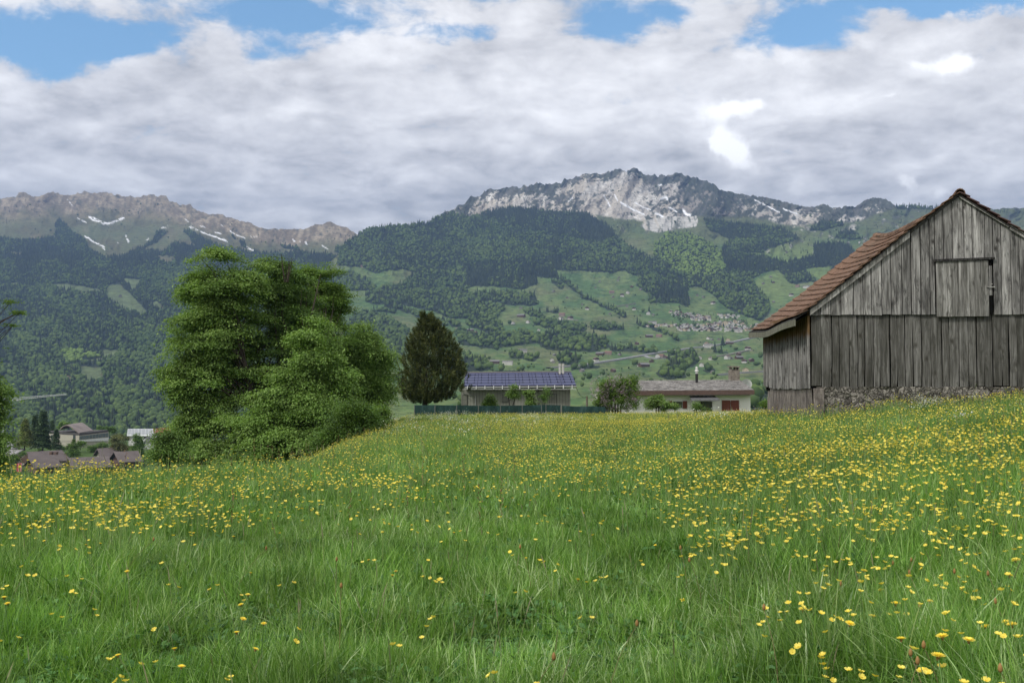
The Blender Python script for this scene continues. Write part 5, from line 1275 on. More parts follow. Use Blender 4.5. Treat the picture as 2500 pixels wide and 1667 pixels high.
town_house('tiled_house', 'chalet with an orange tiled roof behind the left foot of the maple', (384, 500), (374, 512), (420, 520), 1066, 1048, 1085, W_WHT, R_RED, 1.2, [('gable', .3, .5, .3, .8), ('gable', .6, .8, .3, .8)])
town_house('white_shed', 'plain white gabled shed below the glass roofed building', (381, 470), (352, 468), (400, 500), 1082, 1064, 1098, W_WHT, mat('pale_sheet', color=(.45, .47, .48)), .4)
# glass-roofed building
GB = empty('glass_roof_building', PP(345, 1070, 500), label='pale building whose sloping roof carries grey glazed panels', cat='building')
q0, q1, q2, q3 = PP(310, 1062, 500), PP(380, 1063, 500), PP(381, 1046.5, 508), PP(312, 1046.5, 508)
m = MB(); m.hexa([(x, y, z - .5) for x, y, z in (q0, q1, q2, q3)], [q0, q1, q2, q3]); child(m, 'roof', mat('white_trim', color=(.62, .65, .66)), GB)
for i in range(8):
    def gq(u, v): return tuple((q0[k] * (1 - u) + q1[k] * u) * (1 - v) + (q3[k] * (1 - u) + q2[k] * u) * v + (.06 if k == 2 else -.02 if k == 1 else 0) for k in range(3))
    u0, u1 = (i + .10) / 8, (i + .90) / 8; pts = [gq(u0, .12), gq(u1, .12), gq(u1, .90), gq(u0, .90)]
    m = MB(); m.hexa(pts, [(x, y - .05, z + .15) for x, y, z in pts]); child(m, 'glass_panel', mat('grey_glazing', color=(.30, .32, .34), rough=.3), GB)
m = MB(); m.box(q0[0] + .5, q1[0] + 4, 501, 512, -40, q0[2] - .4); child(m, 'wall', mat('white_render'), GB)
for i in range(5): m = MB(); wbox(m, 352 + i * 6, 355.5 + i * 6, 1065, 1069.5, 500.8, 501.2); child(m, 'window', mat('town_glass'), GB)
# hall with a barrel roof
HL = empty('sports_hall', PP(194, 1078, 470), label='modern hall with a curved brown roof and a long band of glass', cat='building')
def hp(sx, sy, Y): return PP(sx, sy, Y)
nc, rc_, lc = (193.5, 470), (264.5, 486), (117, 500)
def wallq(m, a_, b_, y0a, y0b, y1a, y1b, mi=0, dz=0.):
    A0, B0, A1, B1 = PP(a_[0], y1a, a_[1]), PP(b_[0], y1b, b_[1]), PP(a_[0], y0a, a_[1]), PP(b_[0], y0b, b_[1])
    return m.add([A0, B0, B1, A1, tuple(np.add(A0, (0, .3, 0))), tuple(np.add(B0, (0, .3, 0))), tuple(np.add(B1, (0, .3, 0))), tuple(np.add(A1, (0, .3, 0)))], [(0, 1, 2, 3), (3, 2, 6, 7), (7, 6, 5, 4), (0, 3, 7, 4), (1, 5, 6, 2)], mi)
lp = lambda a_, b_, t: (a_[0] + (b_[0] - a_[0]) * t, a_[1] + (b_[1] - a_[1]) * t)
m = MB(); wallq(m, nc, rc_, 1063, 1054.5, 1077, 1072); wallq(m, lc, nc, 1058, 1063, 1078, 1076)
back = [PP(193.5, 1062, 470), PP(264.5, 1054, 486), (XX(190, 516), 516, PP(190, 1053, 516)[2]), PP(117, 1056, 500)]
m.hexa([(x, y + .4, -32) for x, y, z in back], [(x, y + .4, z - .3) for x, y, z in back]); child(m, 'wall', W_BEI, HL)
m = MB(); m.hexa([(x, y, z - .1) for x, y, z in back], [(x, y, z + .9) for x, y, z in back]); child(m, 'roof', mat('dark_roof_edge', color=(.07, .065, .065)), HL)
n = 9
for i in range(n):
    a_, b_ = lp(nc, rc_, (i + .08) / n), lp(nc, rc_, (i + .92) / n); f = lambda t, y0, y1: y0 + (y1 - y0) * t
    t0, t1 = (i + .08) / n, (i + .92) / n; m = MB(); wallq(m, (a_[0], a_[1] - .35), (b_[0], b_[1] - .35), f(t0, 1064.5, 1056), f(t1, 1064.5, 1056), f(t0, 1073, 1066), f(t1, 1073, 1066))
    child(m, 'window', mat('green_glass', color=(.10, .13, .13), rough=.15), HL)
m = MB(); wallq(m, (nc[0], nc[1] - .4), (rc_[0], rc_[1] - .4), 1074, 1068, 1077.5, 1076); child(m, 'white_band', mat('white_render'), HL)
for t0, t1 in ((.10, .16), (.60, .70), (.80, .88)):
    m = MB(); wallq(m, (lp(lc, nc, t0)[0], lp(lc, nc, t0)[1] - .35), (lp(lc, nc, t1)[0], lp(lc, nc, t1)[1] - .35), 1061, 1061.5, 1076, 1076); child(m, 'window', mat('town_glass'), HL)
m = MB(); n = 14; A0, A1 = np.array(PP(146, 1051, 484)), np.array(PP(193.5, 1061, 470)); dv = np.array(PP(240, 1052, 497)) - np.array(PP(193.5, 1061, 470))
pr = []
for i in range(n + 1):
    t = i / n; p0 = A0 * (1 - t) + A1 * t; p0[2] = p0[2] + 4.6 * math.sin(math.pi * (1 - (1 - t) ** 1.35)) * .55 + 1.0; pr.append(p0)
for i in range(n):
    a_, b_ = pr[i], pr[i + 1]; c_, d_ = b_ + dv * .72, a_ + dv * .72
    m.hexa([tuple(q - np.array([0, 0, .5])) for q in (a_, b_, c_, d_)], [tuple(q) for q in (a_, b_, c_, d_)])
child(m, 'curved_roof', mat('mauve_brown_roof', slate((.20, .165, .15)), rough=.6), HL)
# crane
CR = empty('tower_crane', PP(6, 1085, 620), label='white tower crane with its lattice jib against the dark forest', cat='crane')
M_CRN = mat('white_steel', color=(.55, .57, .58), rough=.5)
j0, j1 = Vector(PP(6, 979, 620)), Vector(PP(162, 963.5, 660)); m = MB(); up_ = Vector((0, 0, 1.5)); N = 34
m.tube([j0, j1], .22, 4); m.tube([j0 + up_, j1 + up_ * .3], .16, 4)
for i in range(N): m.tube([j0.lerp(j1, i / N), j0.lerp(j1, (i + .5) / N) + up_ * (1 - .7 * i / N)], .08, 3); m.tube([j0.lerp(j1, (i + .5) / N) + up_ * (1 - .7 * i / N), j0.lerp(j1, (i + 1) / N)], .08, 3)
child(m, 'jib', M_CRN, CR)
m = MB(); b = Vector((j0.x, j0.y, -40)); 
for dx in (-.9, .9): m.tube([b + Vector((dx, 0, 0)), j0 + Vector((dx, 0, 2))], .2, 4)
for i in range(14): m.tube([b.lerp(j0, i / 14) + Vector((-.9, 0, 0)), b.lerp(j0, (i + 1) / 14) + Vector((.9, 0, 0))], .1, 3)
child(m, 'mast', M_CRN, CR)
m = MB(); wbox(m, 33, 47, 974.5, 978, 622, 624.5); child(m, 'machinery_box', M_CRN, CR)
# car, banner, white block
CARY = 440
CAR = empty('parked_car', PP(84, 1095, CARY), label='white car parked on the grass verge beside the conifers', cat='car')
m = MB(); prof = [(-2.1, .35), (-2.15, .75), (-1.3, .9), (-.75, 1.42), (.75, 1.45), (1.5, .95), (2.1, .85), (2.15, .35)]
for s in (0, 1.7): pass
V0 = [(x, 0., z) for x, z in prof]; V1 = [(x, 1.7, z) for x, z in prof]; n = len(prof)
m.add(V0 + V1, [tuple(range(n))[::-1], tuple(range(n, 2 * n))] + [(i, (i + 1) % n, (i + 1) % n + n, i + n) for i in range(n)]); m.build('body', mat('white_paint', color=(.7, .71, .72), rough=.3), CAR)
m = MB(); m.add([(-1.15, -.02, .92), (-.7, -.02, 1.35), (.7, -.02, 1.36), (1.25, -.02, .95), (-1.15, .0, .92), (-.7, .0, 1.35), (.7, .0, 1.36), (1.25, .0, .95)], [(0, 3, 2, 1), (0, 1, 5, 4), (1, 2, 6, 5), (2, 3, 7, 6)]); m.build('side_window', mat('town_glass'), CAR)
for x in (-1.35, 1.35): m = MB(); m.tube([(x, -.04, .33), (x, .2, .33)], .33, 12); m.build('wheel', mat('tyre', color=(.02, .02, .02)), CAR)
BN = empty('banner', PP(45, 1158, 380), label='tall red and white banner hanging in front of the beige gabled house', cat='banner')
m = MB(); 
for i in range(4): wbox(m, 41 + i * 2.9, 43.9 + i * 2.9, 1131 - i * .3, 1151, 380, 380.06, i % 2)
child(m, 'cloth', [mat('red_cloth', color=(.50, .07, .09)), mat('pink_cloth', color=(.60, .22, .24))], BN)
m = MB(); q = PP(53, 1129, 380); m.tube([(q[0], q[1] + .1, q[2]), (q[0], q[1] + .1, q[2] - 9)], .08, 6); child(m, 'pole', mat('grey_post'), BN)
m = MB(); wbox(m, 17, 23, 1074, 1094, 430, 436); wbox(m, 23.5, 30, 1073, 1093.5, 430.5, 436); wbox(m, 30.5, 37, 1072, 1093, 431, 436)
tag(child(m, 'hoarding', mat('hoarding_white', color=(.58, .60, .64)), None), 'white hoarding panels standing beside the left tree', 'hoarding')
m = MB(); q = [PP(s, y, Yd) for s, y, Yd in ((10, 1112, 405), (38, 1109, 410), (62, 1096, 432), (30, 1093.5, 440))]; m.hexa([(x, y, z - .5) for x, y, z in q], [(x, y, z + .25) for x, y, z in q])
o = child(m, 'road', mat('pale_asphalt', color=(.30, .29, .29)), None); o['kind'] = 'structure'; o['label'] = 'pale asphalt street in the town'
# town trees
def conifer(name, label, sx, y0, y1, hw, Y, seed, mt, n=260, group=None, droop=.5):
    g = np.random.default_rng(seed); root = empty(name, PP(sx, y1, Y), label=label, cat='tree', group=group); rv = np.array(root.location); k = Y / F
    H = (y1 - y0) * k; t = g.random(n) ** .7; a = g.uniform(0, 2 * np.pi, n); tier = 1 + .25 * np.sin(t * 46)
    rr_ = (.12 + t * hw * k) * tier * g.uniform(.35, 1., n)
    c = np.stack([np.cos(a) * rr_, np.sin(a) * rr_, H * (1 - t * .93)], -1); ax = np.stack([np.cos(a), np.sin(a), 0 * a], -1)
    V_, F_, ra = sprays(c, ax, 26, .09 * H * g.uniform(.5, 1, n), .10, .040 * H, g, droop, 0)
    np_mesh('crown', V_, F_, mt, root, attrs={'r': ra}); m = MB(); m.tube([(0, 0, -1), (0, 0, H * .95)], [.02 * H, .004 * H], 6); m.build('trunk', M_BARK, root); return root
ML_S = leaf_mat('spruce_needles', G_((.026, .055, .022), (.05, .09, .034), (.085, .14, .05)), trans=.1)
ML_Y = leaf_mat('golden_needles', G_((.09, .13, .03), (.16, .20, .05), (.25, .29, .08)), trans=.15)
YY = 430
conifer('golden_conifer', 'yellow green conifer standing left of the tall dark spruces', 60, 1022, 1094, 24, YY, 51, ML_Y, 300)
conifer('spruce_tree', 'slender spruce just behind the tallest one in the town', 85, 1012, 1088, 14, YY + 12, 52, ML_S)
conifer('spruce_tree', 'tallest dark spruce in the town beside the curved roof hall', 104, 1003, 1098, 19, YY, 53, ML_S, 340)
conifer('spruce_tree', 'small spruce in front of the left wall of the hall', 137, 1046, 1100, 13, YY - 4, 54, ML_S)
conifer('spruce_tree', 'distant dark conifer left of the round green treetop', 127, 1024, 1080, 10, 540, 55, ML_S, 160)
conifer('cypress_tree', 'dark broad conifer between the brown roofs and the grass bank', 179, 1072, 1120, 22, YY - 10, 56, ML_B, 300)
def bush(name, label, blobs, base, Y, ns, mt, seed, cat='shrub', ls=.45): crown_tree(name, label, cat, blobs, base, Y, ns, 22, ls, mt, seed, srad=1.1, flat=.35, limbs=10, trunk_r=.15, shell=.6)
bush('park_tree', 'round bright green treetop above the curved roof hall', [(158, 1035, 15, 12), (150, 1038, 10, 8)], (157, 1060), 530, 150, ML_D, 61, 'tree', .6)
bush('olive_bush', 'large olive brown bush at the right end of the hall', [(290, 1080, 26, 22), (282, 1068, 16, 12), (305, 1095, 18, 12)], (292, 1112), 425, 380, leaf_mat('olive_leaves', G_((.09, .11, .035), (.16, .18, .06), (.25, .26, .10)), trans=.2), 62)
bush('garden_tree', 'pale green tree next to the olive brown bush', [(335, 1075, 18, 18), (345, 1092, 20, 20), (325, 1090, 14, 20)], (338, 1116), 415, 330, ML_E, 63, 'tree')
bush('hedge_bush', 'dark green bush under the white band of the hall', [(250, 1090, 16, 11), (235, 1092, 12, 9), (215, 1088, 10, 9), (222, 1097, 14, 7)], (240, 1104), 440, 260, ML_B, 64)
bush('hedge_bush', 'reddish green bush below the glass corner of the hall', [(200, 1084, 10, 7), (190, 1086, 9, 6)], (196, 1094), 445, 110, ML_C, 65)
bush('hedge_bush', 'dark bush between the white shed and the maple', [(385, 1098, 26, 16), (372, 1108, 16, 10), (410, 1090, 20, 14)], (388, 1118), 300, 260, ML_B, 66, ls=.3)
bush('hedge_bush', 'small bush in front of the beige gabled house', [(60, 1104, 8, 5), (25, 1118, 18, 9), (38, 1112, 12, 7), (10, 1130, 18, 14)], (48, 1120), 395, 180, ML_E, 67)
bush('hedge_bush', 'dark hedge running under the left wall of the hall', [(120, 1092, 10, 5), (150, 1092, 16, 6), (172, 1090, 10, 5), (95, 1098, 8, 5)], (140, 1098), 438, 160, ML_A, 68)
bush('bank_tree', 'light green treetops behind the flat roof of the hall', [(260, 1045, 10, 7), (275, 1048, 9, 7), (240, 1046, 8, 5), (192, 1044, 10, 3)], (262, 1060), 540, 140, ML_E, 69, 'tree', .6)

# ================================================================ HILLSIDE HOUSES, VILLAGE, ROAD, LONE TREES
def plainmat(n, c, r=.8): return mat(n, color=c, rough=r)
H_WH = plainmat('hill_white', (.62, .60, .56)); H_CR = plainmat('hill_cream', (.55, .47, .33)); H_BR = plainmat('hill_timber', (.10, .065, .045)); H_GY = plainmat('hill_grey', (.24, .22, .20)); H_PK = plainmat('hill_pink', (.30, .225, .19))
T_BR = plainmat('hill_roof_brown', (.16, .115, .10)); T_GY = plainmat('hill_roof_grey', (.20, .19, .19)); T_RD = plainmat('hill_roof_red', (.22, .125, .10)); T_LT = plainmat('hill_roof_pale', (.38, .36, .36)); H_DK = plainmat('hill_window', (.05, .055, .06))
def chalet(L_, W_, h, rh, two=False, over=.8, low=None):
    """one small far house: walls, overhanging roof, rows of dark windows; front faces -y"""
    m = MB(); x, y = L_ / 2, W_ / 2
    if low: m.box(-x, x, -y, y, -2.5, h * .45, 0); m.box(-x + .02, x - .02, -y + .02, y - .02, h * .452, h, 3)
    else: m.box(-x, x, -y, y, -2.5, h, 0)
    if not two:     # gable towards the viewer
        m.add([(-x, -y, h), (x, -y, h), (0, -y, h + rh), (-x, y, h), (x, y, h), (0, y, h + rh)], [(0, 1, 2), (5, 4, 3)], 3 if low else 0)
        for s in (-1, 1):
            q = [(0, -y - over, h + rh), (s * (x + over), -y - over, h - rh * over / x), (s * (x + over), y + over, h - rh * over / x), (0, y + over, h + rh)]
            if s > 0: q = q[::-1]
            m.hexa(q, [(a, b, c + .35) for a, b, c in q], 1)
    else:
        m.add([(-x, -y, h), (-x, y, h), (-x, 0, h + rh), (x, -y, h), (x, y, h), (x, 0, h + rh)], [(0, 2, 1), (3, 4, 5)], 0)
        for s in (-1, 1):
            q = [(-x - over, 0, h + rh), (x + over, 0, h + rh), (x + over, s * (y + over), h - rh * over / y), (-x - over, s * (y + over), h - rh * over / y)]
            if s > 0: q = q[::-1]
            m.hexa(q[::-1], [(a, b, c + .35) for a, b, c in q[::-1]], 1)
    n = max(2, int(L_ / 2.8))
    for fl in range(max(1, int(h / 2.7))):
        for i in range(n):
            cx = -x + L_ * (i + .5) / n; m.box(cx - .5, cx + .5, -y - .06, -y + .01, .9 + fl * 2.7, 2.2 + fl * 2.7, 2)
    return m
KINDS = {
 'w': ('white', 'brown', chalet(11, 10, 5.6, 2.6).data('white_chalet', [H_WH, T_BR, H_DK])),
 'W': ('long white', 'grey', chalet(24, 11, 8.2, 1.6, True).data('long_house', [H_WH, T_GY, H_DK])),
 't': ('dark timber', 'brown', chalet(10, 9, 4.6, 2.8).data('timber_chalet', [H_BR, T_BR, H_DK])),
 'b': ('brown', 'grey', chalet(22, 12, 5., 3.2, True).data('long_barn', [H_BR, T_GY, H_DK])),
 'g': ('grey', 'grey', chalet(8, 7, 3.2, 2.4).data('hay_barn', [H_GY, T_GY, H_DK])),
 'c': ('cream', 'red', chalet(12, 10, 6.2, 2.8).data('cream_house', [H_CR, T_RD, H_DK])),
 'l': ('white and timber', 'brown', chalet(12, 11, 6.4, 2.6, low=1).data('farmhouse', [H_WH, T_BR, H_DK, H_BR])),
 'r': ('pink brown', 'red', chalet(16, 11, 5.2, 3., True).data('farm_barn', [H_PK, T_RD, H_DK])),
 'p': ('white', 'pale', chalet(10, 10, 5.6, 1.2, True).data('village_house', [H_WH, T_LT, H_DK])),
}
def put(kind, sx, sy, label, rz=0., s=1., name=None, group=None, cat='house', S=B):
    pos, _, D = S.at(np.array([float(sx)]), np.array([float(sy)])); q = pos[0]
    o = bpy.data.objects.new(name or KINDS[kind][2].name, KINDS[kind][2]); o.location = tuple(float(v) for v in q + np.array([0, 0, .3]))
    o.rotation_euler = (0, 0, math.atan2(-q[0], q[1]) + rz); o.scale = (s,) * 3; link(o); tag(o, label, cat, group); return o
v2 = lambda u, v: (800 + u / 2.613, 380 + v / 2.613)
v3 = lambda u, v: (1600 + u / 2.306, 380 + v / 2.306)
v6 = lambda u, v: (1400 + u / 4.276, 800 + v / 4.276)
HL_ = [
 (v2(1858, 782), 'g', 'grey hay barn highest on the steep green meadow under the forest'), (v2(1852, 799), 'g', 'grey hay barn just below the highest one on the steep meadow'), (v2(1735, 806), 'g', 'small pinkish grey barn alone on the upper steep meadow'),
 (v2(1708, 844), 'g', 'dark grey hut above the long white farm on the steep meadow'), (v2(1443, 870), 'g', 'lone grey hut beside the wooded knoll at the meadow edge'), (v2(1528, 910), 'g', 'single barn in the middle of the sloping meadow left of the diagonal hedge'),
 (v2(1812, 878), 'r', 'pale farm building with a low annex below the upper hay barns'), (v2(1820, 906), 'g', 'grey shed directly below the pale farm building'), (v2(1878, 898), 'l', 'white and timber house at the bend of the upper meadow lane'), (v2(1915, 880), 'w', 'white chalet at the end of the upper meadow lane'),
 (v2(1940, 840), 't', 'dark barn at the forest corner above the upper lane'), (v2(1996, 858), 'g', 'small pale hut right beside the forest corner'), (v2(1622, 952), 'g', 'grey barn touching the diagonal hedge from above'), (v2(1655, 982), 'l', 'brown barn just below the diagonal hedge'),
 (v2(1910, 966), 'g', 'tiny barn beside the pale farm track'), (v2(1955, 984), 'l', 'small farmhouse right of the pale farm track'), (v2(1800, 1013), 'g', 'low grey barn under the diagonal hedge near its lower end'), (v2(1232, 976), 'g', 'grey hut at the edge of the wooded strip'),
 (v2(1235, 1030), 'b', 'long low grey roofed barn on the green bench left of the red farm'), (v2(1495, 1022), 'r', 'large farm with red and brown roofs on a bank'), (v2(1487, 1046), 'w', 'white house just below the large red roofed farm'), (v2(1548, 1045), 'l', 'farmhouse on the track right of the large red roofed farm'),
 (v2(1183, 1074), 'w', 'white gabled chalet beside a round tree left of the hedge line'), (v2(1278, 1068), 'w', 'small white chalet at the start of the long tree belt'), (v2(1347, 1119), 'w', 'large white house above the lower tree belt'), (v2(1228, 1116), 'g', 'brownish hut on the slope under the white gabled chalet'),
 (v2(825, 1113), 'w', 'white house standing alone left of the timber farm'), (v2(800, 1056), 'w', 'white chalet half hidden by trees above the lone white house'), (v2(912, 1120), 'b', 'timber farm with a dark flat looking roof'), (v2(937, 1138), 'r', 'pinkish barn just below the timber farm'),
 (v2(1243, 1256), 'W', 'tall white house with a grey annex below the lower tree belt'), (v2(1148, 1334), 'W', 'long white apartment block close above the solar roof'), (v2(1066, 1326), 'b', 'brown building beside the long white apartment block'), (v2(1447, 1277), 'g', 'small dark barn on the slope between tall white house and street'),
 (v2(1550, 1275), 't', 'brown chalet beside a tall dark tree above the street'), (v2(1431, 1312), 'w', 'white square house behind the steel flues'), (v2(1440, 1323), 'g', 'grey garage below the white square house'), (v2(1738, 1272), 'b', 'very long barn with a reddish roof above the main road'), (v2(1790, 1268), 'r', 'sand coloured barn joined to the end of the very long barn'),
 (v2(1712, 1310), 'l', 'group farmhouse with white porch below the very long barn'), (v2(2050, 1158), 'b', 'big dark barn standing on the flat green field'), (v2(2115, 1158), 'r', 'rusty brown farmhouse beside the big dark barn'), (v2(1972, 1205), 't', 'tall reddish chalet alone on the flat green field'), (v2(2088, 1242), 't', 'brown chalet with a white base at the end of the thin tree row'),
 (v2(2045, 1014), 'w', 'small white house below the lone dark fir above the village'), (v2(2077, 1020), 'g', 'grey barn right of the lone dark fir above the village'), (v2(1793, 1080), 'b', 'grey farm at the start of the short hedge'), (v2(1822, 1082), 'w', 'white house at the end of the grey farm'), (v2(223, 712), 'r', 'barn on the high clearing left of the forest'),
 (v6(878, 312), 'w', 'white house at the left end of the loop road'), (v6(962, 322), 't', 'dark chalet with a wall inside the loop road'), (v6(915, 308), 'r', 'reddish barn between the white house and dark chalet of the loop road'), (v6(815, 362), 't', 'dark steep roofed chalet below the loop road'), (v6(690, 405), 'l', 'timbered farmhouse beside a round tree below the loop road'), (v6(737, 408), 'b', 'low barn attached right of the timbered farmhouse'),
 (v6(415, 462), 't', 'small lone hut with a pyramid roof on the lower pasture'), (v6(88, 460), 'g', 'grey hut left of the lone pyramid roofed hut'), (v6(1408, 122), 'w', 'white house with grey roof above the tall white guesthouse'), (v6(1447, 132), 'g', 'grey annex next to the white house above the guesthouse'), (v6(1517, 128), 'g', 'grey roofed barn left of the large dark tree'),
 (v6(1392, 180), 'c', 'tall pale house by the main road'), (v6(1405, 208), 'W', 'white block at the foot of the tall pale house by the road'), (v6(1612, 145), 'c', 'cream house behind the large dark tree'), (v6(1630, 170), 'b', 'row of grey roofs right of the large dark tree'), (v6(1820, 232), 'l', 'farmhouse on a white terrace at the end of the side lane'),
 (v6(1725, 288), 't', 'dark red barn on the side lane'), (v6(1605, 326), 'w', 'white bungalow on the grey lane'), (v6(1650, 326), 'g', 'small shed right of the white bungalow'), (v6(1728, 326), 'b', 'low grey barn hidden among bushes near the barn roof'), (v6(1785, 366), 'l', 'white and brown chalet left of the small dark barn'),
 (v6(1857, 356), 't', 'small dark barn nearest the corner of the wooden barn'), (v6(1797, 464), 'c', 'pinkish orange house above the concrete chimney'), (v6(1450, 474), 'g', 'hut at the foot of the round green thicket'), (v6(1340, 406), 'w', 'white house half hidden right of the wooded mound'), (v6(1318, 328), 'w', 'white gabled house with a pointed fir beside it'), (v6(1437, 336), 'w', 'white chalet with dark gable left of a round bush'), (v6(483, 290), 'g', 'old barn among bushes right of the very long barn'),
 (v3(325, 835), 'l', 'farmhouse on the green tongue below the lower forest corner'), (v3(235, 790), 'g', 'hut at the top of the green tongue'), (v3(270, 800), 'g', 'second hut below the top of the green tongue'), (v3(190, 804), 'g', 'barn at the forest edge of the green tongue'), (v3(607, 724), 'g', 'barn on the left rim of the rounded green hill'), (v3(665, 717), 't', 'chalet with a fir beside it on the rounded green hill'),
 (v3(650, 686), 'g', 'hut on top of the rounded green hill'), (v3(850, 746), 'W', 'long white building beside the barn roof under the forest'), (v3(800, 740), 'r', 'reddish house left of the long white building'), (v3(765, 790), 'l', 'pinkish chalet below the long white building'), (v3(665, 826), 'g', 'barn low on the rounded green hill'), (v3(1150, 492), 'w', 'tiny white alpine hut right under the grey knob'), (v3(1080, 493), 'g', 'tiny alpine hut left of the white one under the knob'), (v3(740, 547), 'g', 'stone hut among pale boulders on the high sunny pasture'),
]
for i, ((sx, sy), k, lb) in enumerate(HL_): put(k, sx, sy, lb, rz=(r_.random() - .5) * 1.6, s=r_.uniform(.8, 1.05) * (1.1 if sy < 790 else .85))
for (u, v), k, lb in (((767, 848), 'g', 'tiny pale hut on the bright clearing of the left mountain'), ((430, 1384), 'c', 'pinkish house alone in the dark forest of the left mountain'), ((890, 554), 'g', 'pale alpine hut below the snow on the left mountain')):
    put(k, u / 2.613, 400 + v / 2.613, lb, s=1.4, S=A)
# village
v8 = lambda u, v: (1500 + u / 5.88, 720 + v / 5.88)
vr = random.Random(21); VIL = []
def vil(n, poly_u, fv, hv):
    for i in range(n):
        u = vr.uniform(*poly_u); v = fv(u) + vr.uniform(-hv, hv) * (1 if not callable(hv) else 1); VIL.append(v8(u, v))
vil(46, (800, 1300), lambda u: 262 + (u - 800) * .14, 34); vil(30, (1100, 1400), lambda u: 345, 26); vil(34, (460, 900), lambda u: 448, 16); vil(84, (900, 1450), lambda u: 475, 48); vil(84, (1350, 2100), lambda u: 478, 62); vil(22, (1480, 1830), lambda u: 305 + (u - 1480) * .06, 30); vil(10, (1350, 1800), lambda u: 400, 18)
VL = {'p': 'tiny white house with a pale roof in the hillside village', 'w': 'tiny white house with a brown roof in the hillside village', 'c': 'tiny cream house with a red roof in the hillside village', 't': 'tiny dark timber house in the hillside village', 'l': 'tiny white and timber house in the hillside village'}
for i, (sx, sy) in enumerate(VIL):
    k = 'pwwptlpcw'[vr.randrange(9)]
    put(k, sx, sy, VL[k], rz=vr.uniform(-.8, .8), s=vr.uniform(.5, .8), name='village_house', group=VL[k].replace('tiny ', 'small ').replace('house', 'houses', 1))
put('W', *v8(545, 425), 'long flat white building at the left end of the village', rz=.1, s=1.)
put('c', *v8(1585, 440), 'tall orange house standing highest in the village centre', s=1.5)
put('W', *v8(1780, 535), 'long white building at the lower right edge of the village', s=.9)
# small trees inside the village
gv = np.random.default_rng(8); vx, vy = np.array([v8(gv.uniform(820, 2050), gv.uniform(270, 540)) for _ in range(120)]).T
pv, _, _ = B.at(vx, vy); hv = gv.uniform(6, 12, len(vx))
scatter('village_trees', pv, gv.integers(0, 6, len(vx)), gv.uniform(0, 6, len(vx)), np.stack([hv, hv, hv], -1), 'green gardens and trees between the village houses', KIT)
# road and tracks laid on the ground
def ribbon(name, label, pts, width, m, S=B, lift=2.5, n=500):
    px = np.array([p[0] for p in pts]); py = np.array([p[1] for p in pts]); L_ = np.concatenate([[0], np.cumsum(np.hypot(np.diff(px), np.diff(py)))])
    t = np.linspace(0, L_[-1], n); c = S.at(np.interp(t, L_, px), np.interp(t, L_, py))[0]
    d = np.gradient(c, axis=0); d[:, 2] = 0; d /= np.linalg.norm(d, axis=1)[:, None]; sd_ = np.stack([-d[:, 1], d[:, 0], 0 * d[:, 0]], -1) * width / 2
    V_ = np.concatenate([c + sd_, c - sd_]); V_[:, 2] = np.tile(c[:, 2], 2) + lift; Vb = V_.copy(); Vb[:, 2] -= 3
    i = np.arange(n - 1); F_ = np.concatenate([np.stack([i, i + 1, i + 1 + n, i + n], -1), np.stack([i + n, i + n + 1, i + 3 * n + 1, i + 3 * n], -1), np.stack([i + 1, i, i + 2 * n, i + 2 * n + 1], -1)])
    o = np_mesh(name, np.concatenate([V_, Vb]), F_, m); o['kind'] = 'structure'; o['label'] = label; return o
M_ROAD = mat('far_asphalt', color=(.30, .30, .30)); M_TRK = mat('far_track', color=(.26, .25, .20))
ribbon('road', 'pale main road climbing across the hillside', [v6(-260, 425), v6(-100, 412), v6(100, 395), v6(300, 362), v6(450, 340), v6(700, 298), v6(900, 262), v6(1100, 236), v6(1250, 214), v6(1400, 200), v6(1560, 175), v6(1700, 145), v6(1850, 112), v6(1980, 88)], 11, M_ROAD)
ribbon('track', 'farm lane to the white terrace farmhouse', [v6(1480, 305), v6(1620, 285), v6(1720, 262), v6(1820, 240), v6(1880, 242)], 6, M_TRK)
ribbon('track', 'loop road round the dark chalet', [v6(750, 300), v6(780, 315), v6(860, 325), v6(1015, 320)], 7, M_ROAD)
ribbon('track', 'pale track below the upper meadow farms', [v2(1480, 1040), v2(1560, 1050), v2(1600, 1052)], 6, M_TRK)
ribbon('track', 'track running right below the diagonal hedge', [v2(1780, 970), v2(1850, 962), v2(1960, 945)], 5, M_TRK)
ribbon('track', 'narrow lane crossing the slope above the white house', [v6(1500, 500), v6(1700, 480), v6(1860, 470), v6(1990, 462)], 4, M_ROAD)
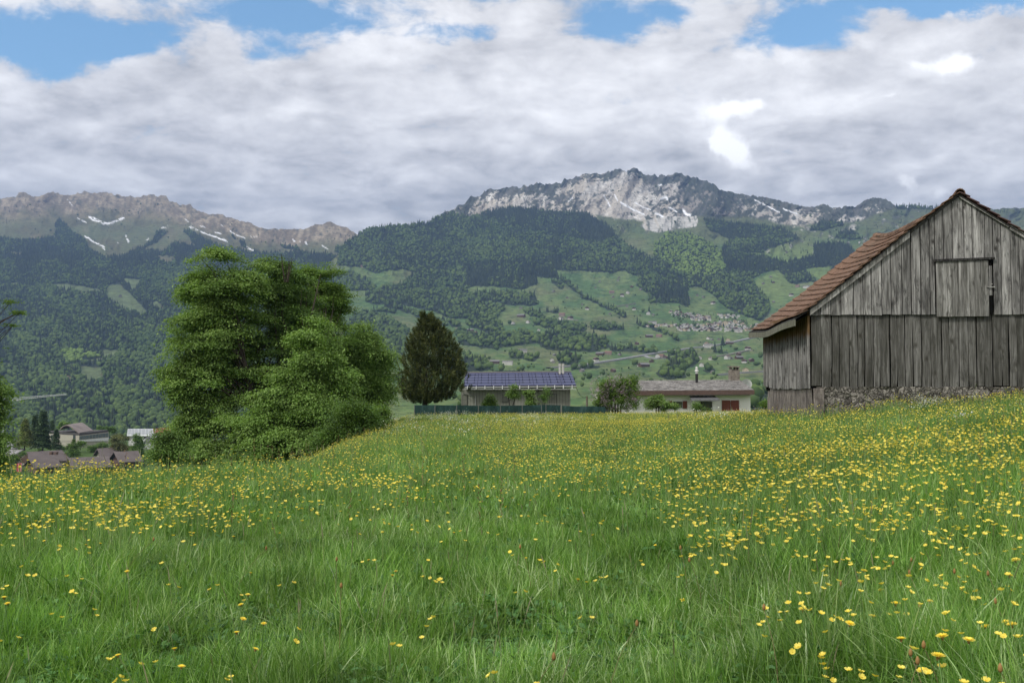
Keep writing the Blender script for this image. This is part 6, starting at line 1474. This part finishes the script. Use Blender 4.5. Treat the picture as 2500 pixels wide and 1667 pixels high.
# lone trees that can be told apart
def lone(kind, sx, sy, h, label, S=B, w=1.):
    pos, _, D = S.at(np.array([float(sx)]), np.array([float(sy)])); me = KIT.objects['k%02d' % kind].data
    o = bpy.data.objects.new('fir_tree' if kind < 4 else 'hillside_tree', me); o.location = tuple(float(v) for v in pos[0] - np.array([0, 0, .5])); o.scale = (h * w, h * w, h); link(o); tag(o, label, 'tree'); return o
for a_ in [(0, *v2(2051, 1003), 26, 'lone dark fir above the white house over the village'), (4, *v2(2011, 1003), 16, 'lone round tree left of the dark fir over the village'), (0, *v6(1560, 182), 24, 'large dark tree among the farm roofs beside the main road', B, 1.6), (0, *v2(1540, 1268), 20, 'tall dark tree beside the brown chalet above the street'),
  (4, *v6(640, 402), 14, 'round tree left of the timbered farmhouse', B, 1.3), (5, *v6(1480, 345), 12, 'round bush right of the white chalet with dark gable', B, 1.3), (4, *v6(1952, 325), 15, 'pair of round trees near the corner of the wooden barn'), (4, *v6(1912, 400), 9, 'low wide bush below the small dark barn', B, 2.), (4, *v6(1695, 238), 9, 'bush left of the white terrace farmhouse', B, 1.6),
  (4, *v6(165, 545), 11, 'dark round tree behind the lilac bush', B, 1.2), (4, *v6(90, 620), 7, 'small round bush left of the lilac bush'), (0, *v6(1292, 330), 15, 'pointed fir left of the white gabled house'), (4, *v2(1160, 1078), 15, 'round tree left of the white gabled chalet', B, 1.2), (0, *v3(655, 716), 16, 'small fir beside the chalet on the rounded green hill'),
  (0, *v3(725, 530), 18, 'little fir on the high sunny pasture', B, .9), (1, *v3(820, 552), 20, 'taller fir of the two on the right of the high sunny pasture', B, .9), (0, *v3(858, 550), 18, 'fir at the right end of the high sunny pasture', B, .9), (4, *v2(1030, 1300), 8, 'small tree left of the brown building above the pine', B, 1.2), (4, *v2(970, 1190), 8, 'tree on the slope right of the pine tip')]: lone(*a_)

# ================================================================ GRASS
MASKW = 1.15
def barn_in(X, Y, pad=.05):
    u = (X - 7.2) * .9973 - (Y - 24) * .0736; v = (X - 7.2) * .0736 + (Y - 24) * .9973
    return (u > -pad) & (v > -pad) & (u < 7.3) & (v < 6.3)
def samp(n, Y0, Y1, s0=-260, s1=2760, g=None):
    Y = np.sqrt(g.random(n) * (Y1 ** 2 - Y0 ** 2) + Y0 ** 2); X = (g.uniform(s0, s1, n) - 1250) / F * Y
    e = np.interp(Y, *EDGE); k = (X > e - 11) & ~barn_in(X, Y)
    return X[k], Y[k]
def tall(X, Y):
    """how long the grass stands: short in the middle foreground, tall at both sides"""
    sx = 1250 + F * X / Y
    t = (.23 + .12 * sstep(sx, 1500, 2100) * (1 - .9 * sstep(Y, 9, 17)) + .13 * sstep(sx, 700, 150) * sstep(Y, 4, 7) + .06 * sstep(Y, 12, 20)) * (1 - .35 * sstep(Y, 30, 60))
    return t * (.42 + 1.15 * fbm(X / .45, Y / .45, 3, 101)) * (.8 + .4 * fbm(X / 2.2, Y / 2.2, 2, 102))
def blades(n, Y0, Y1, w, segs, g, hk=1., lean=.35, s0=-260, s1=2760):
    X, Y = samp(n, Y0, Y1, s0, s1, g)
    # tufts: pull the roots towards nearby centres
    jx = (vnoise(X * 5, Y * 5, 7) - .5) * .12; jy = (vnoise(X * 5, Y * 5, 8) - .5) * .12; X = X + jx; Y = Y + jy
    N = len(X); h = tall(X, Y) * g.uniform(.45, 1.25, N) * hk; az = g.uniform(0, 2 * np.pi, N) + 1.8 * fbm(X / 1.5, Y / 1.5, 2, 120); ln = np.abs(g.normal(0, lean, N)) + .08
    fl = g.random(N) < .13; ln = np.where(fl, ln + .9, ln)
    s = np.linspace(0, 1, segs + 1); pz = z_meadow(X, Y) - .02
    dx, dy = np.cos(az), np.sin(az); th = g.uniform(0, 2 * np.pi, N); wx, wy = np.cos(th), np.sin(th)
    wd = w * np.clip(np.exp(g.normal(-.1, .5, N)), .4, 3.2)
    pts = []
    for k, t in enumerate(s):
        o = ln * h * t ** 2; zz = h * (t - .35 * np.minimum(ln, 1.2) * t ** 2.2); wk = wd * (1 - t) ** .6 * (.65 + .6 * t if t < .5 else .95) if k < segs else wd * .06
        c = np.stack([X + dx * o, Y + dy * o, pz + zz], -1); v = np.stack([wx * wk / 2, wy * wk / 2, 0 * wk], -1) if not np.isscalar(wk) else np.stack([wx * wk / 2, wy * wk / 2, 0 * wx], -1)
        pts += [c - v, c + v]
    V_ = np.stack(pts, 1); n2 = 2 * (segs + 1)
    f = np.array([[2 * k, 2 * k + 1, 2 * k + 3, 2 * k + 2] for k in range(segs)])
    F_ = (f[None] + (np.arange(N) * n2)[:, None, None]).reshape(-1, 4)
    return V_.reshape(-1, 3), F_, np.repeat(np.clip(g.random(N) * .75 + .35 * fbm(X / .9, Y / .9, 3, 130) + .0, 0, 1), n2)
def grass_mat(name):
    m = bpy.data.materials.new(name); m.use_nodes = True
    nt = NT(m.node_tree); b = nt.n['Principled BSDF']; out = nt.n['Material Output']; r = nt.attr('r'); p = nt.pos(); y = nt.sep(p)[1]
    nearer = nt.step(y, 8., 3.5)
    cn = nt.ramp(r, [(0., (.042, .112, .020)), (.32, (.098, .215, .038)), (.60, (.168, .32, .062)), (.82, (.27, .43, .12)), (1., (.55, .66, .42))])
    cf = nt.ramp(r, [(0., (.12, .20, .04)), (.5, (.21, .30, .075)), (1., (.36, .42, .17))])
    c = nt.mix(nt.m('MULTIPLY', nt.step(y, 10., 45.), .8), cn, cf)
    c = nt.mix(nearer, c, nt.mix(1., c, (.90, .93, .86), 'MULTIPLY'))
    n = nt.noise(p, .55, 4, .6); c = nt.mix(1., c, nt.ramp(n, [(.3, .70), (.5, 1.), (.72, 1.25)]), 'MULTIPLY')
    n = nt.noise(p, 2.6, 3, .6); c = nt.mix(1., c, nt.ramp(n, [(.3, .66), (.7, 1.30)]), 'MULTIPLY')
    nt.put(b.inputs['Base Color'], c); b.inputs['Roughness'].default_value = .42; b.inputs['Specular IOR Level'].default_value = .45
    t = nt.new('ShaderNodeBsdfTranslucent'); nt.put(t.inputs[0], nt.mix(1., c, (1.2, 1.25, .5), 'MULTIPLY'))
    mx = nt.new('ShaderNodeMixShader'); mx.inputs[0].default_value = .38
    nt.l.new(b.outputs[0], mx.inputs[1]); nt.l.new(t.outputs[0], mx.inputs[2]); nt.l.new(mx.outputs[0], out.inputs[0]); return m
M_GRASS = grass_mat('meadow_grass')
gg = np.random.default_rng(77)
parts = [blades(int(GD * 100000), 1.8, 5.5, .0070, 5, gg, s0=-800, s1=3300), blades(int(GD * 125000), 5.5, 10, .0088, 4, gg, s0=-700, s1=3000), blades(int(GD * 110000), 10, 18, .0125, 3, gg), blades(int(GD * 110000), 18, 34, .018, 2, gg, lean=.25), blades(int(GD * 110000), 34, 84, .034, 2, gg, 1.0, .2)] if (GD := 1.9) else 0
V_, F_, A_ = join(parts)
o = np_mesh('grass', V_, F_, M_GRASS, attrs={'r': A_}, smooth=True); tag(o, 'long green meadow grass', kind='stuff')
# flowering grass stalks standing above the blades
def stalks(n, Y0, Y1, g, w):
    X, Y = samp(n, Y0, Y1, g=g); N = len(X); h = tall(X, Y) * g.uniform(1.15, 1.7, N) + .05; Z = z_meadow(X, Y); az = g.uniform(0, 6.28, N); b = g.uniform(.05, .3, N)
    rows = []
    for t, ww in ((0, 1.), (.5, .9), (.8, .7), (.83, 2.6), (.93, 2.2), (1., .3)):
        c = np.stack([X + np.cos(az) * b * h * t * t, Y + np.sin(az) * b * h * t * t, Z + h * t], -1); v = np.zeros_like(c); v[:, 0] = w * ww / 2; rows += [c - v, c + v]
    V = np.stack(rows, 1).reshape(-1, 3); f = np.array([[2 * k, 2 * k + 1, 2 * k + 3, 2 * k + 2] for k in range(5)]); return V, (f[None] + (np.arange(N) * 12)[:, None, None]).reshape(-1, 4), np.repeat(g.random(N), 12)
V_, F_, A_ = join([stalks(160, 3.4, 8, gg, .0022), stalks(500, 8, 20, gg, .003), stalks(1800, 20, 60, gg, .006)])
o = np_mesh('grass_seed_heads', V_, F_, leaf_mat('seed_heads', G_((.10, .14, .05), (.17, .20, .09), (.24, .22, .14)), trans=.2), attrs={'r': A_}); tag(o, 'thin flowering grass stalks standing above the blades', kind='stuff')
# broad-leaved herbs in the sward
LEAF2 = np.array([[-.06, 0, 0], [.06, 0, 0], [.36, .40, .09], [-.36, .40, .09], [.25, .78, .05], [-.25, .78, .05], [.02, 1., -.05], [-.02, 1., -.05]], float); LEAF2F = np.array([[0, 1, 2, 3], [3, 2, 4, 5], [5, 4, 6, 7]])
def herbs(n, Y0, Y1, size, g, thr, spot=None):
    X, Y = samp(n * 4, Y0, Y1, g=g); k = fbm(X / .7, Y / .7, 3, 202) > thr
    sx = 1250 + F * X / Y; k |= (g.random(len(X)) < .35 * sstep(sx, 1500, 1900) * sstep(Y, 7, 4.5))
    X, Y = X[k][:n], Y[k][:n]; N = len(X)
    pos = np.stack([X, Y, z_meadow(X, Y) + tall(X, Y) * g.uniform(.15, .62, N)], -1)
    return stamp(LEAF2, LEAF2F, pos, rotmats(g.uniform(0, 6.28, N), g.uniform(-.2, .9, N), g.normal(0, .35, N), size * g.uniform(.5, 1.4, N)))
parts = [herbs(16000, 2.8, 6, .038, gg, .50), herbs(14000, 6, 13, .050, gg, .53)]
V_, F_, A_ = join(parts)
ML_H = leaf_mat('herb_leaves', G_((.040, .115, .028), (.070, .175, .045), (.13, .27, .085)), trans=.25, rough=.5)
o = np_mesh('ground_herbs', V_, F_, ML_H, attrs={'r': A_}); tag(o, 'clover and other broad leaves low in the grass', kind='stuff')
# dock plants with large grey green leaves
DOCK = leaf_mat('dock_leaves', G_((.05, .12, .045), (.085, .165, .075), (.16, .24, .15)), trans=.2, rough=.4, spec=.5)
def ground_at(sx, sy, hgt=0.):
    """the meadow point seen at a pixel (height above ground hgt)"""
    Ys = np.geomspace(2.2, 90, 500); q = P(np.full(500, float(sx)), np.full(500, float(sy)), Ys); dz = q[:, 2] - z_meadow(q[:, 0], q[:, 1]) - hgt
    i = int(np.argmax(dz < 0)) if (dz < 0).any() else 499
    return q[i], Ys[i]
def big_leaf(L_, W_, bend, g):
    n = 6; V = []
    for k in range(n + 1):
        t = k / n; w = W_ * math.sin(math.pi * min(1, t * .93 + .07)) ** .75 * (1.1 - .5 * t); y_ = L_ * t * math.cos(bend * t * .6); z = L_ * (.15 + .55 * t) * t - bend * L_ * .45 * t * t
        wav = .006 * math.sin(k * 2.3)
        V += [(-w / 2, y_, z + w * .22 + wav), (0, y_ , z), (w / 2, y_, z + w * .22 - wav)]
    F_ = []
    for k in range(n): a = 3 * k; F_ += [(a, a + 1, a + 4, a + 3), (a + 1, a + 2, a + 5, a + 4)]
    return np.array(V), np.array(F_)
for i, (sx, sy, s, lb) in enumerate([(95, 1370, .24, 'large grey green dock leaves at the left edge of the meadow'), (60, 1425, .22, 'single upright dock leaf cluster below the large dock plant'), (450, 1375, .17, 'pale dock plant left of the middle foreground'), (700, 1660, .15, 'grey green dock leaf at the bottom edge of the photo'), (1350, 1440, .14, 'rounded dock leaves beside small buttercups'), (890, 1440, .11, 'thistle-like pale leaf rosette in the short grass'), (1560, 1640, .10, 'low leaf rosette near the bottom edge right of the middle')]):
    q, Yd = ground_at(sx, sy, .10); root = empty('dock_plant', q - np.array([0, 0, .06]), label=lb, cat='plant'); g5 = random.Random(i)
    for k in range(7 if s > .13 else 8):
        Lf, Ff = big_leaf(s * g5.uniform(.7, 1.1) * 1.1, s * .36, g5.uniform(.3, 1.1), g5); M = rotmats([g5.uniform(0, 6.28)], [g5.uniform(-.1, .5)], [g5.uniform(-.3, .3)])[0]
        np_mesh('leaf', Lf @ M.T, Ff, DOCK, root, smooth=True, attrs={'r': np.full(len(Lf), g5.random())})

# ================================================================ FLOWERS
def petal_disc(n, r0, r1, w, cup, z, g, tipw=.6):
    V = []; F_ = []
    for k in range(n):
        a = 2 * math.pi * k / n + g.uniform(-.06, .06); c, s = math.cos(a), math.sin(a); rr = r1 * g.uniform(.88, 1.05); zt = z + cup * rr + g.uniform(-.001, .001); o = len(V)
        for (r, ww, zz) in ((r0, w * .5, z), (rr * .65, w, z + cup * rr * .55), (rr, w * tipw, zt)):
            V += [(c * r + s * ww / 2, s * r - c * ww / 2, zz), (c * r - s * ww / 2, s * r + c * ww / 2, zz)]
        F_ += [(o, o + 1, o + 3, o + 2), (o + 2, o + 3, o + 5, o + 4)]
    return V, F_
def fl_mat(name, a, b):
    return leaf_mat(name, [(0., a), (1., b)], trans=.30, rough=.55, lo=.9, hi=1.1)
M_YEL = fl_mat('hawkbit_petals', (.80, .62, .06), (.93, .80, .15)); M_BUT = fl_mat('buttercup_petals', (.76, .60, .07), (.92, .80, .18)); M_ORG = fl_mat('seed_head_brown', (.24, .14, .055), (.46, .27, .10))
M_STEM = leaf_mat('flower_stems', G_((.07, .15, .04), (.12, .22, .06), (.22, .29, .10)), trans=.1)
M_STB = leaf_mat('brown_stems', G_((.10, .08, .035), (.16, .13, .06), (.25, .22, .11)), trans=.1)
M_UMB = fl_mat('umbel_white', (.55, .58, .52), (.75, .77, .72))
def head_hawk(seed):
    g = random.Random(seed); m = MB()
    for n, r1, cup, z in ((26, .0225, .18, .0), (20, .0175, .38, .0012), (13, .0115, .65, .002)):
        V, F_ = petal_disc(n, .002, r1, .0038, cup, z, g); m.add(V, F_, 0, g.random())
    k = 8; ring = [(math.cos(2 * math.pi * i / k) * .0065, math.sin(2 * math.pi * i / k) * .0065, -.001) for i in range(k)]; r2 = [(x * .55, y * .55, -.013) for x, y, z in ring]
    m.add(ring + r2, [(i, i + k, (i + 1) % k + k, (i + 1) % k) for i in range(k)] + [tuple(range(k, 2 * k))], 1, .2)
    return m.data('hawkbit_head', [M_YEL, M_ORG])
def head_butter(seed):
    g = random.Random(seed); m = MB(); n = 5
    for k in range(n):
        a = 2 * math.pi * k / n; c, s = math.cos(a), math.sin(a); P_ = lambda r, t, z: (c * r - s * t, s * r + c * t, z)
        m.add([P_(.001, 0, 0), P_(.007, .0062, .003), P_(.0125, .005, .007), P_(.0125, -.005, .007), P_(.007, -.0062, .003)], [(0, 1, 2, 3, 4)], 0, g.random())
    m.tube([(0, 0, .0005), (0, 0, .004)], [.0032, .002], 6, 0, .1)
    return m.data('buttercup_head', [M_BUT])
def stem_data(h, r, bend, seed, branch=0, mt=None):
    g = random.Random(seed); m = MB(); a = g.uniform(0, 6.28)
    pts = [(math.cos(a) * bend * h * t * t, math.sin(a) * bend * h * t * t, h * t * (1 - .08 * bend)) for t in (0, .3, .6, .85, 1.)]
    m.tube(pts, [r * 1.1, r, r * .9, r * .8, r * .8], 4, 0, g.random(), cap=False); tips = [pts[-1]]
    for b in range(branch):
        t = g.uniform(.45, .7); p0 = Vector(pts[0]).lerp(Vector(pts[-1]), t); an = g.uniform(0, 6.28); L_ = h * (1 - t) * g.uniform(.7, 1.05)
        p1 = p0 + Vector((math.cos(an) * L_ * .35, math.sin(an) * L_ * .35, L_)); m.tube([tuple(p0), tuple(p0.lerp(p1, .5) + Vector((math.cos(an), math.sin(an), 0)) * L_ * .08), tuple(p1)], r * .7, 3, 0, g.random(), cap=False); tips.append(tuple(p1))
    return m.data('flower_stem', mt or M_STEM), tips
HK = [head_hawk(i) for i in range(5)]; BT = [head_butter(i) for i in range(4)]
# where the flowers stand in the photograph: density over its pixels
def dens_but(sx, sy):
    d = 0 * sx
    left = sstep(sx, 1000, 300) * sstep(sy, 1060, 1110) * sstep(sy, 1340, 1200); d = np.maximum(d, left * .72)
    d = np.maximum(d, .40 * sstep(sx, 300, 500) * sstep(sx, 1200, 900) * sstep(sy, 1280, 1150))
    right = sstep(sx - (sy - 1040) * .95, 1350, 1560); right = right * (1 - .55 * sstep(sy, 1290, 1450)); d = np.maximum(d, right * (1.6 - 1.1 * sstep(sy, 1220, 1400)))
    d = np.maximum(d, 1.9 * sstep(sy, 1190, 1090) * sstep(sx, 1060, 1350)); d = np.maximum(d, .28 * sstep(sy, 1250, 1120) * sstep(sx, 800, 1000))
    d = np.maximum(d, .022)
    return d
g3 = np.random.default_rng(404)
def flower_spots(n, Y0, Y1, hmul, g, jitter=True):
    X, Y = samp(n, Y0, Y1, -120, 2640, g); h = hmul * (tall(X, Y) * .85 + .09) * g.uniform(.82, 1.22, len(X)); z = z_meadow(X, Y)
    sx = 1250 + F * X / Y; sy = SY(z + h, Y)
    d = dens_but(sx, sy) * (.35 + 1.3 * sstep(fbm(X / .9, Y / 1.2, 3, 303), .40, .62))
    k = g.random(len(X)) < d
    return X[k], Y[k], z[k], h[k]
X, Y, Z, H = flower_spots(18000, 3.0, 14, 1.0, g3)
order = np.argsort(Y); NB = min(300, len(order)); near, far = order[:NB], order[NB:]
SB = [stem_data(1., .0042, .25, i, 1 + i % 2) for i in range(5)]
def leafstem(n): return n
for j, i in enumerate(near):
    k = j % 5; sd_, tips = SB[k]; h = float(H[i]); root = empty('buttercup', (X[i], Y[i], Z[i]), float(g3.uniform(0, 6.28)))
    s = bpy.data.objects.new('stem', sd_); link(s, root); s.scale = (h, h, h)
    for t in tips[:2]:
        f = bpy.data.objects.new('flower_head', BT[g3.integers(4)]); link(f, root); f.location = tuple(c * h for c in t); f.rotation_euler = (float(g3.normal(0, .3)), float(g3.normal(0, .3)), float(g3.uniform(0, 6))); q = float(g3.uniform(.85, 1.2)); f.scale = (q, q, q)
    sxp = 1250 + F * X[i] / Y[i]
    where = 'the left side of the meadow' if sxp < 800 else 'the short middle grass' if sxp < 1600 else 'the right foreground'
    tag(root, 'yellow buttercup on a thin stem in ' + where, 'flower', 'buttercups in ' + where)
# the rest of the buttercups as one mass
def flat_mesh(me):
    V = np.empty(len(me.vertices) * 3); me.vertices.foreach_get('co', V); V = V.reshape(-1, 3); fs = []
    for p in me.polygons:
        v = list(p.vertices)
        for a in range(1, len(v) - 1): fs.append((v[0], v[a], v[a + 1]))
    return V, np.array(fs)
BV, BF = flat_mesh(BT[0])
def mass(X, Y, Z, H, g, scale, simple):
    N = len(X); off = g.normal(0, .03, (N, 2)); pos = np.stack([X + off[:, 0], Y + off[:, 1], Z + H], -1)
    if simple:
        T = np.array([[1, 0, .3], [.3, .95, .35], [-.8, .6, .3], [-.8, -.6, .3], [.3, -.95, .35], [0, 0, -.15]]) * .013; Fc = np.array([[0, 1, 5], [1, 2, 5], [2, 3, 5], [3, 4, 5], [4, 0, 5]])
    else: T, Fc = BV, BF
    heads = stamp(T, Fc, pos, rotmats(g.uniform(0, 6.28, N), g.normal(0, .32, N), g.normal(0, .32, N), scale * g.uniform(.8, 1.25, N)))
    # stems as three sided slivers
    w = .0029 * scale; r0 = np.stack([X, Y, Z], -1); up = pos
    Vs = np.stack([r0 + [w, 0, 0], r0 - [w, 0, 0], up - [w * .7, 0, .0], up + [w * .7, 0, .0]], 1).reshape(-1, 3); Fs = np.arange(N * 4).reshape(-1, 4)
    Fs3 = np.concatenate([Fs[:, [0, 1, 2]], Fs[:, [0, 2, 3]]])
    return heads, (Vs, Fs3, np.repeat(g.random(N), 4))
MS = [mass(X[far], Y[far], Z[far], H[far], g3, 1.05, False)]
for (n, y0, y1, sc) in ((21000, 14, 24, .95), (44000, 24, 42, 1.05), (70000, 42, 82, 1.25)):
    a, b, c, h = flower_spots(n, y0, y1, 1.0, g3); MS.append(mass(a, b, c, h, g3, sc, True))
V1, F1, A1 = join([q[0] for q in MS]); V2, F2, A2 = join([q[1] for q in MS])
o = np_mesh('buttercup_carpet', np.concatenate([V1, V2]), np.concatenate([F1, F2 + len(V1)]), [M_BUT, M_STEM], attrs={'r': np.concatenate([A1, A2])}, midx=np.concatenate([np.zeros(len(F1)), np.ones(len(F2))]))
tag(o, 'countless yellow buttercups further up the meadow', kind='stuff')
# hawkbits / dandelions: every large one on its own
g4 = np.random.default_rng(91)
SHK = [stem_data(1., .0062, b, 50 + i) for i, b in enumerate((.12, .3, .2, .4, .08))]
HAWK = [(2365, 1558, 3.25), (2290, 1590, 3.05), (2300, 1548, 3.6), (2252, 1625, 3.2), (2075, 1520, 3.9), (1960, 1485, 4.3), (2187, 1468, 4.4), (2470, 1520, 3.7), (2455, 1512, 4.1), (2405, 1528, 4.0), (2480, 1365, 5.2), (2465, 1400, 4.9), (2270, 1465, 4.7), (2020, 1362, 6.0), (2055, 1355, 6.1), (2015, 1345, 6.6), (2110, 1390, 5.5), (2120, 1330, 6.6), (1985, 1420, 5.6),
  (2150, 1440, 5.3), (2130, 1502, 4.6), (2005, 1440, 5.4), (1860, 1355, 6.4), (2275, 1300, 6.8), (2345, 1322, 6.5), (2390, 1320, 6.6), (2260, 1237, 8.), (2492, 1226, 7.8), (2205, 1285, 7.2), (2165, 1286, 7.3), (1680, 1257, 8.4), (1765, 1293, 8.), (1900, 1225, 9.), (2080, 1302, 7.4), (2360, 1400, 5.6), (2370, 1380, 5.9), (2480, 1470, 4.8), (2290, 1355, 6.2), (2200, 1550, 3.7),
  (310, 1393, 5.2), (342, 1299, 7.0), (245, 1322, 6.5), (210, 1327, 6.6), (108, 1316, 7.2), (612, 1397, 5.6), (605, 1449, 4.8), (588, 1470, 4.6), (594, 1506, 4.2), (578, 1534, 4.0), (644, 1520, 4.1), (624, 1581, 3.8), (426, 1576, 3.8), (443, 1621, 3.5), (958, 1398, 5.4), (966, 1393, 5.5), (871, 1258, 8.2), (1043, 1268, 8.), (950, 1277, 8.), (1005, 1278, 8.1), (1108, 1299, 7.6), (10, 1455, 4.5), (18, 1466, 4.4),
  (1391, 1318, 7.), (1411, 1408, 5.2), (1284, 1361, 6.2), (1311, 1277, 7.8), (1290, 1257, 8.3), (900, 1364, 6.), (288, 1588, 3.6), (472, 1300, 7.2), (570, 1308, 7.), (455, 1256, 8.4), (1950, 1250, 8.), (2020, 1215, 9.), (2150, 1195, 9.5), (2400, 1190, 9.), (2300, 1160, 10.), (2440, 1290, 6.8), (1830, 1180, 10.5), (1600, 1330, 7.0), (2440, 1250, 7.6)]
HBIG = {0: 'largest yellow hawkbit head at the bottom right corner', 3: 'wide hawkbit leaning over the bottom edge of the meadow', 4: 'hawkbit with petals raised alone left of the bottom right group', 5: 'broad hawkbit seen over a brown bent stalk', 7: 'hawkbit at the right edge above the corner group', 39: 'small hawkbit pair standing in the short grass at the left'}
for j, (sx, sy, Yd) in enumerate(HAWK):
    q = P(sx, sy, Yd); zg_ = float(z_meadow(q[0], q[1])); h = float(q[2] - zg_)
    if h < .12:
        q, Yd = ground_at(sx, sy, .30); zg_ = float(z_meadow(q[0], q[1])); h = .30
    h = min(h, .62); k = j % 5; sd_, tips = SHK[k]; root = empty('hawkbit', (q[0], q[1], q[2] - h))
    a = tips[0]; s = bpy.data.objects.new('stem', sd_); link(s, root); s.location = (-a[0] * h, -a[1] * h, 0); s.scale = (h * .72, h * .72, h)
    s.location = (-a[0] * h * .72, -a[1] * h * .72, 0)
    f = bpy.data.objects.new('flower_head', HK[j % 5]); link(f, root); f.location = (0, 0, h * a[2] if False else h * tips[0][2]); f.rotation_euler = (float(g4.normal(-.05, .16)), float(g4.normal(0, .16)), float(g4.uniform(0, 6))); u = float(g4.uniform(.85, 1.1)) * (.62 if sx < 1750 else .95); f.scale = (u, u, u)
    wh = 'left half' if sx < 1250 else 'right half'; zone = 'close to the camera' if Yd < 5.5 else 'further up the meadow'
    lb = HBIG.get(j, 'yellow hawkbit in the %s of the meadow %s' % (wh, zone)); tag(root, lb, 'flower', None if j in HBIG else 'hawkbits in the %s of the meadow %s' % (wh, zone))
# closed brown heads and bent stalks
BUD = MB(); BUD.tube([(0, 0, -.004), (0, 0, .003), (0, 0, .012), (0, 0, .020)], [.003, .0065, .0055, .0015], 8, 0, .5); BUD = BUD.data('closed_head', M_ORG, True)
SBR = [stem_data(1., .0055, b, 80 + i, 0, M_STB) for i, b in enumerate((.5, .25, .8))]
for j, (sx, sy, Yd) in enumerate([(1865, 1480, 3.9), (2255, 1575, 3.3), (2240, 1605, 3.1), (2223, 1590, 3.3), (2442, 1632, 2.9), (1352, 1595, 3.3), (1661, 1335, 5.8), (1683, 1367, 5.4), (2053, 1420, 5.), (2246, 1475, 4.3), (2180, 1375, 5.6), (2225, 1362, 5.6), (2430, 1465, 4.2), (2330, 1395, 5.), (650, 1334, 6.), (822, 1363, 5.6), (1270, 1335, 6.), (375, 1312, 6.5), (2220, 1395, 5.2), (2412, 1400, 4.8), (1555, 1515, 3.9), (833, 1427, 4.7)]):
    q = P(sx, sy, Yd); h = min(.26, max(.15, float(q[2] - z_meadow(q[0], q[1])))); sd_, tips = SBR[j % 3]; a = tips[0]; root = empty('seed_stalk', (q[0], q[1], q[2] - h))
    s = bpy.data.objects.new('stem', sd_); link(s, root); s.location = (-a[0] * h, -a[1] * h, 0); s.scale = (h, h, h); f = bpy.data.objects.new('closed_head', BUD); link(f, root); f.location = (0, 0, h * a[2]); f.scale = (1.1,) * 3
    zone = 'left half' if sx < 1250 else 'right half'; tag(root, 'closed brownish flower head on a bent pale stalk in the %s of the meadow' % zone, 'flower', 'closed brown heads in the %s of the meadow' % zone)
# tall reddish sorrel spikes
g6 = np.random.default_rng(17); sor = []
X, Y = samp(700, 9, 40, 0, 2600, g6); k = fbm(X / 3, Y / 3, 3, 17) > .52; X, Y = X[k][:170], Y[k][:170]; N = len(X); Hs = .45 + .25 * g6.random(N)
Zs = z_meadow(X, Y); Vl = []; 
c = np.repeat(np.stack([X, Y, Zs], -1), 26, 0); tt = np.tile(np.linspace(.35, 1.05, 26), N); c[:, 2] += np.repeat(Hs, 26) * tt; c[:, :2] += g6.normal(0, .009, (N * 26, 2))
T = np.array([[-.5, 0, 0], [.5, 0, 0], [.3, 0, 1.], [-.3, 0, 1.]]) * .013
Sv = stamp(T, np.array([[0, 1, 2, 3]]), c, rotmats(g6.uniform(0, 6.28, N * 26), g6.normal(0, .5, N * 26)))
M_SOR = leaf_mat('sorrel_red', G_((.09, .05, .03), (.16, .085, .05), (.22, .14, .07)), trans=.1)
o = np_mesh('sorrel_spikes', Sv[0], Sv[1], M_SOR, attrs={'r': Sv[2]}); tag(o, 'reddish sorrel spikes scattered in the tall grass', kind='stuff')
# white umbels
def umbels(n, Y0, Y1, boxes, g, sc):
    V_ = []; 
    X, Y = samp(n, Y0, Y1, 0, 2600, g); h = tall(X, Y) + .14; Z = z_meadow(X, Y); sx = 1250 + F * X / Y; sy = SY(Z + h, Y); k = np.zeros(len(X), bool)
    for (x0, y0, x1, y1, p) in boxes: k |= (sx > x0) & (sx < x1) & (sy > y0) & (sy < y1) & (g.random(len(X)) < p * .65 * sstep(fbm(X / 1.6, Y / 2.2, 3, 55), .46, .6))
    X, Y, Z, h = X[k], Y[k], Z[k], h[k]; N = len(X); K = 34
    c = np.repeat(np.stack([X, Y, Z + h], -1), K, 0) + np.stack([g.normal(0, .11, N * K), g.normal(0, .11, N * K), g.normal(-.05, .07, N * K)], -1) * sc
    T = np.array([[-1, -1, 0], [1, -1, 0], [1, 1, .2], [-1, 1, .2]]) * .011
    return stamp(T, np.array([[0, 1, 2, 3]]), c, rotmats(g.uniform(0, 6, N * K), g.normal(0, .6, N * K), None, sc * g.uniform(.6, 1.4, N * K)))
U1 = umbels(5000, 26, 82, [(930, 985, 1320, 1050, .5), (1000, 1000, 1500, 1025, .4), (1500, 990, 1870, 1010, .25), (1700, 1000, 1880, 1045, .5)], g6, 1.25)
U2 = umbels(2500, 14, 24, [(2200, 955, 2500, 1010, .6), (540, 1150, 640, 1185, .8)], g6, .8)
V_, F_, A_ = join([U1, U2]); o = np_mesh('cow_parsley', V_, F_, M_UMB, attrs={'r': A_}); tag(o, 'white cow parsley flowers in the far grass', kind='stuff')
# climbing stalks against the stone base
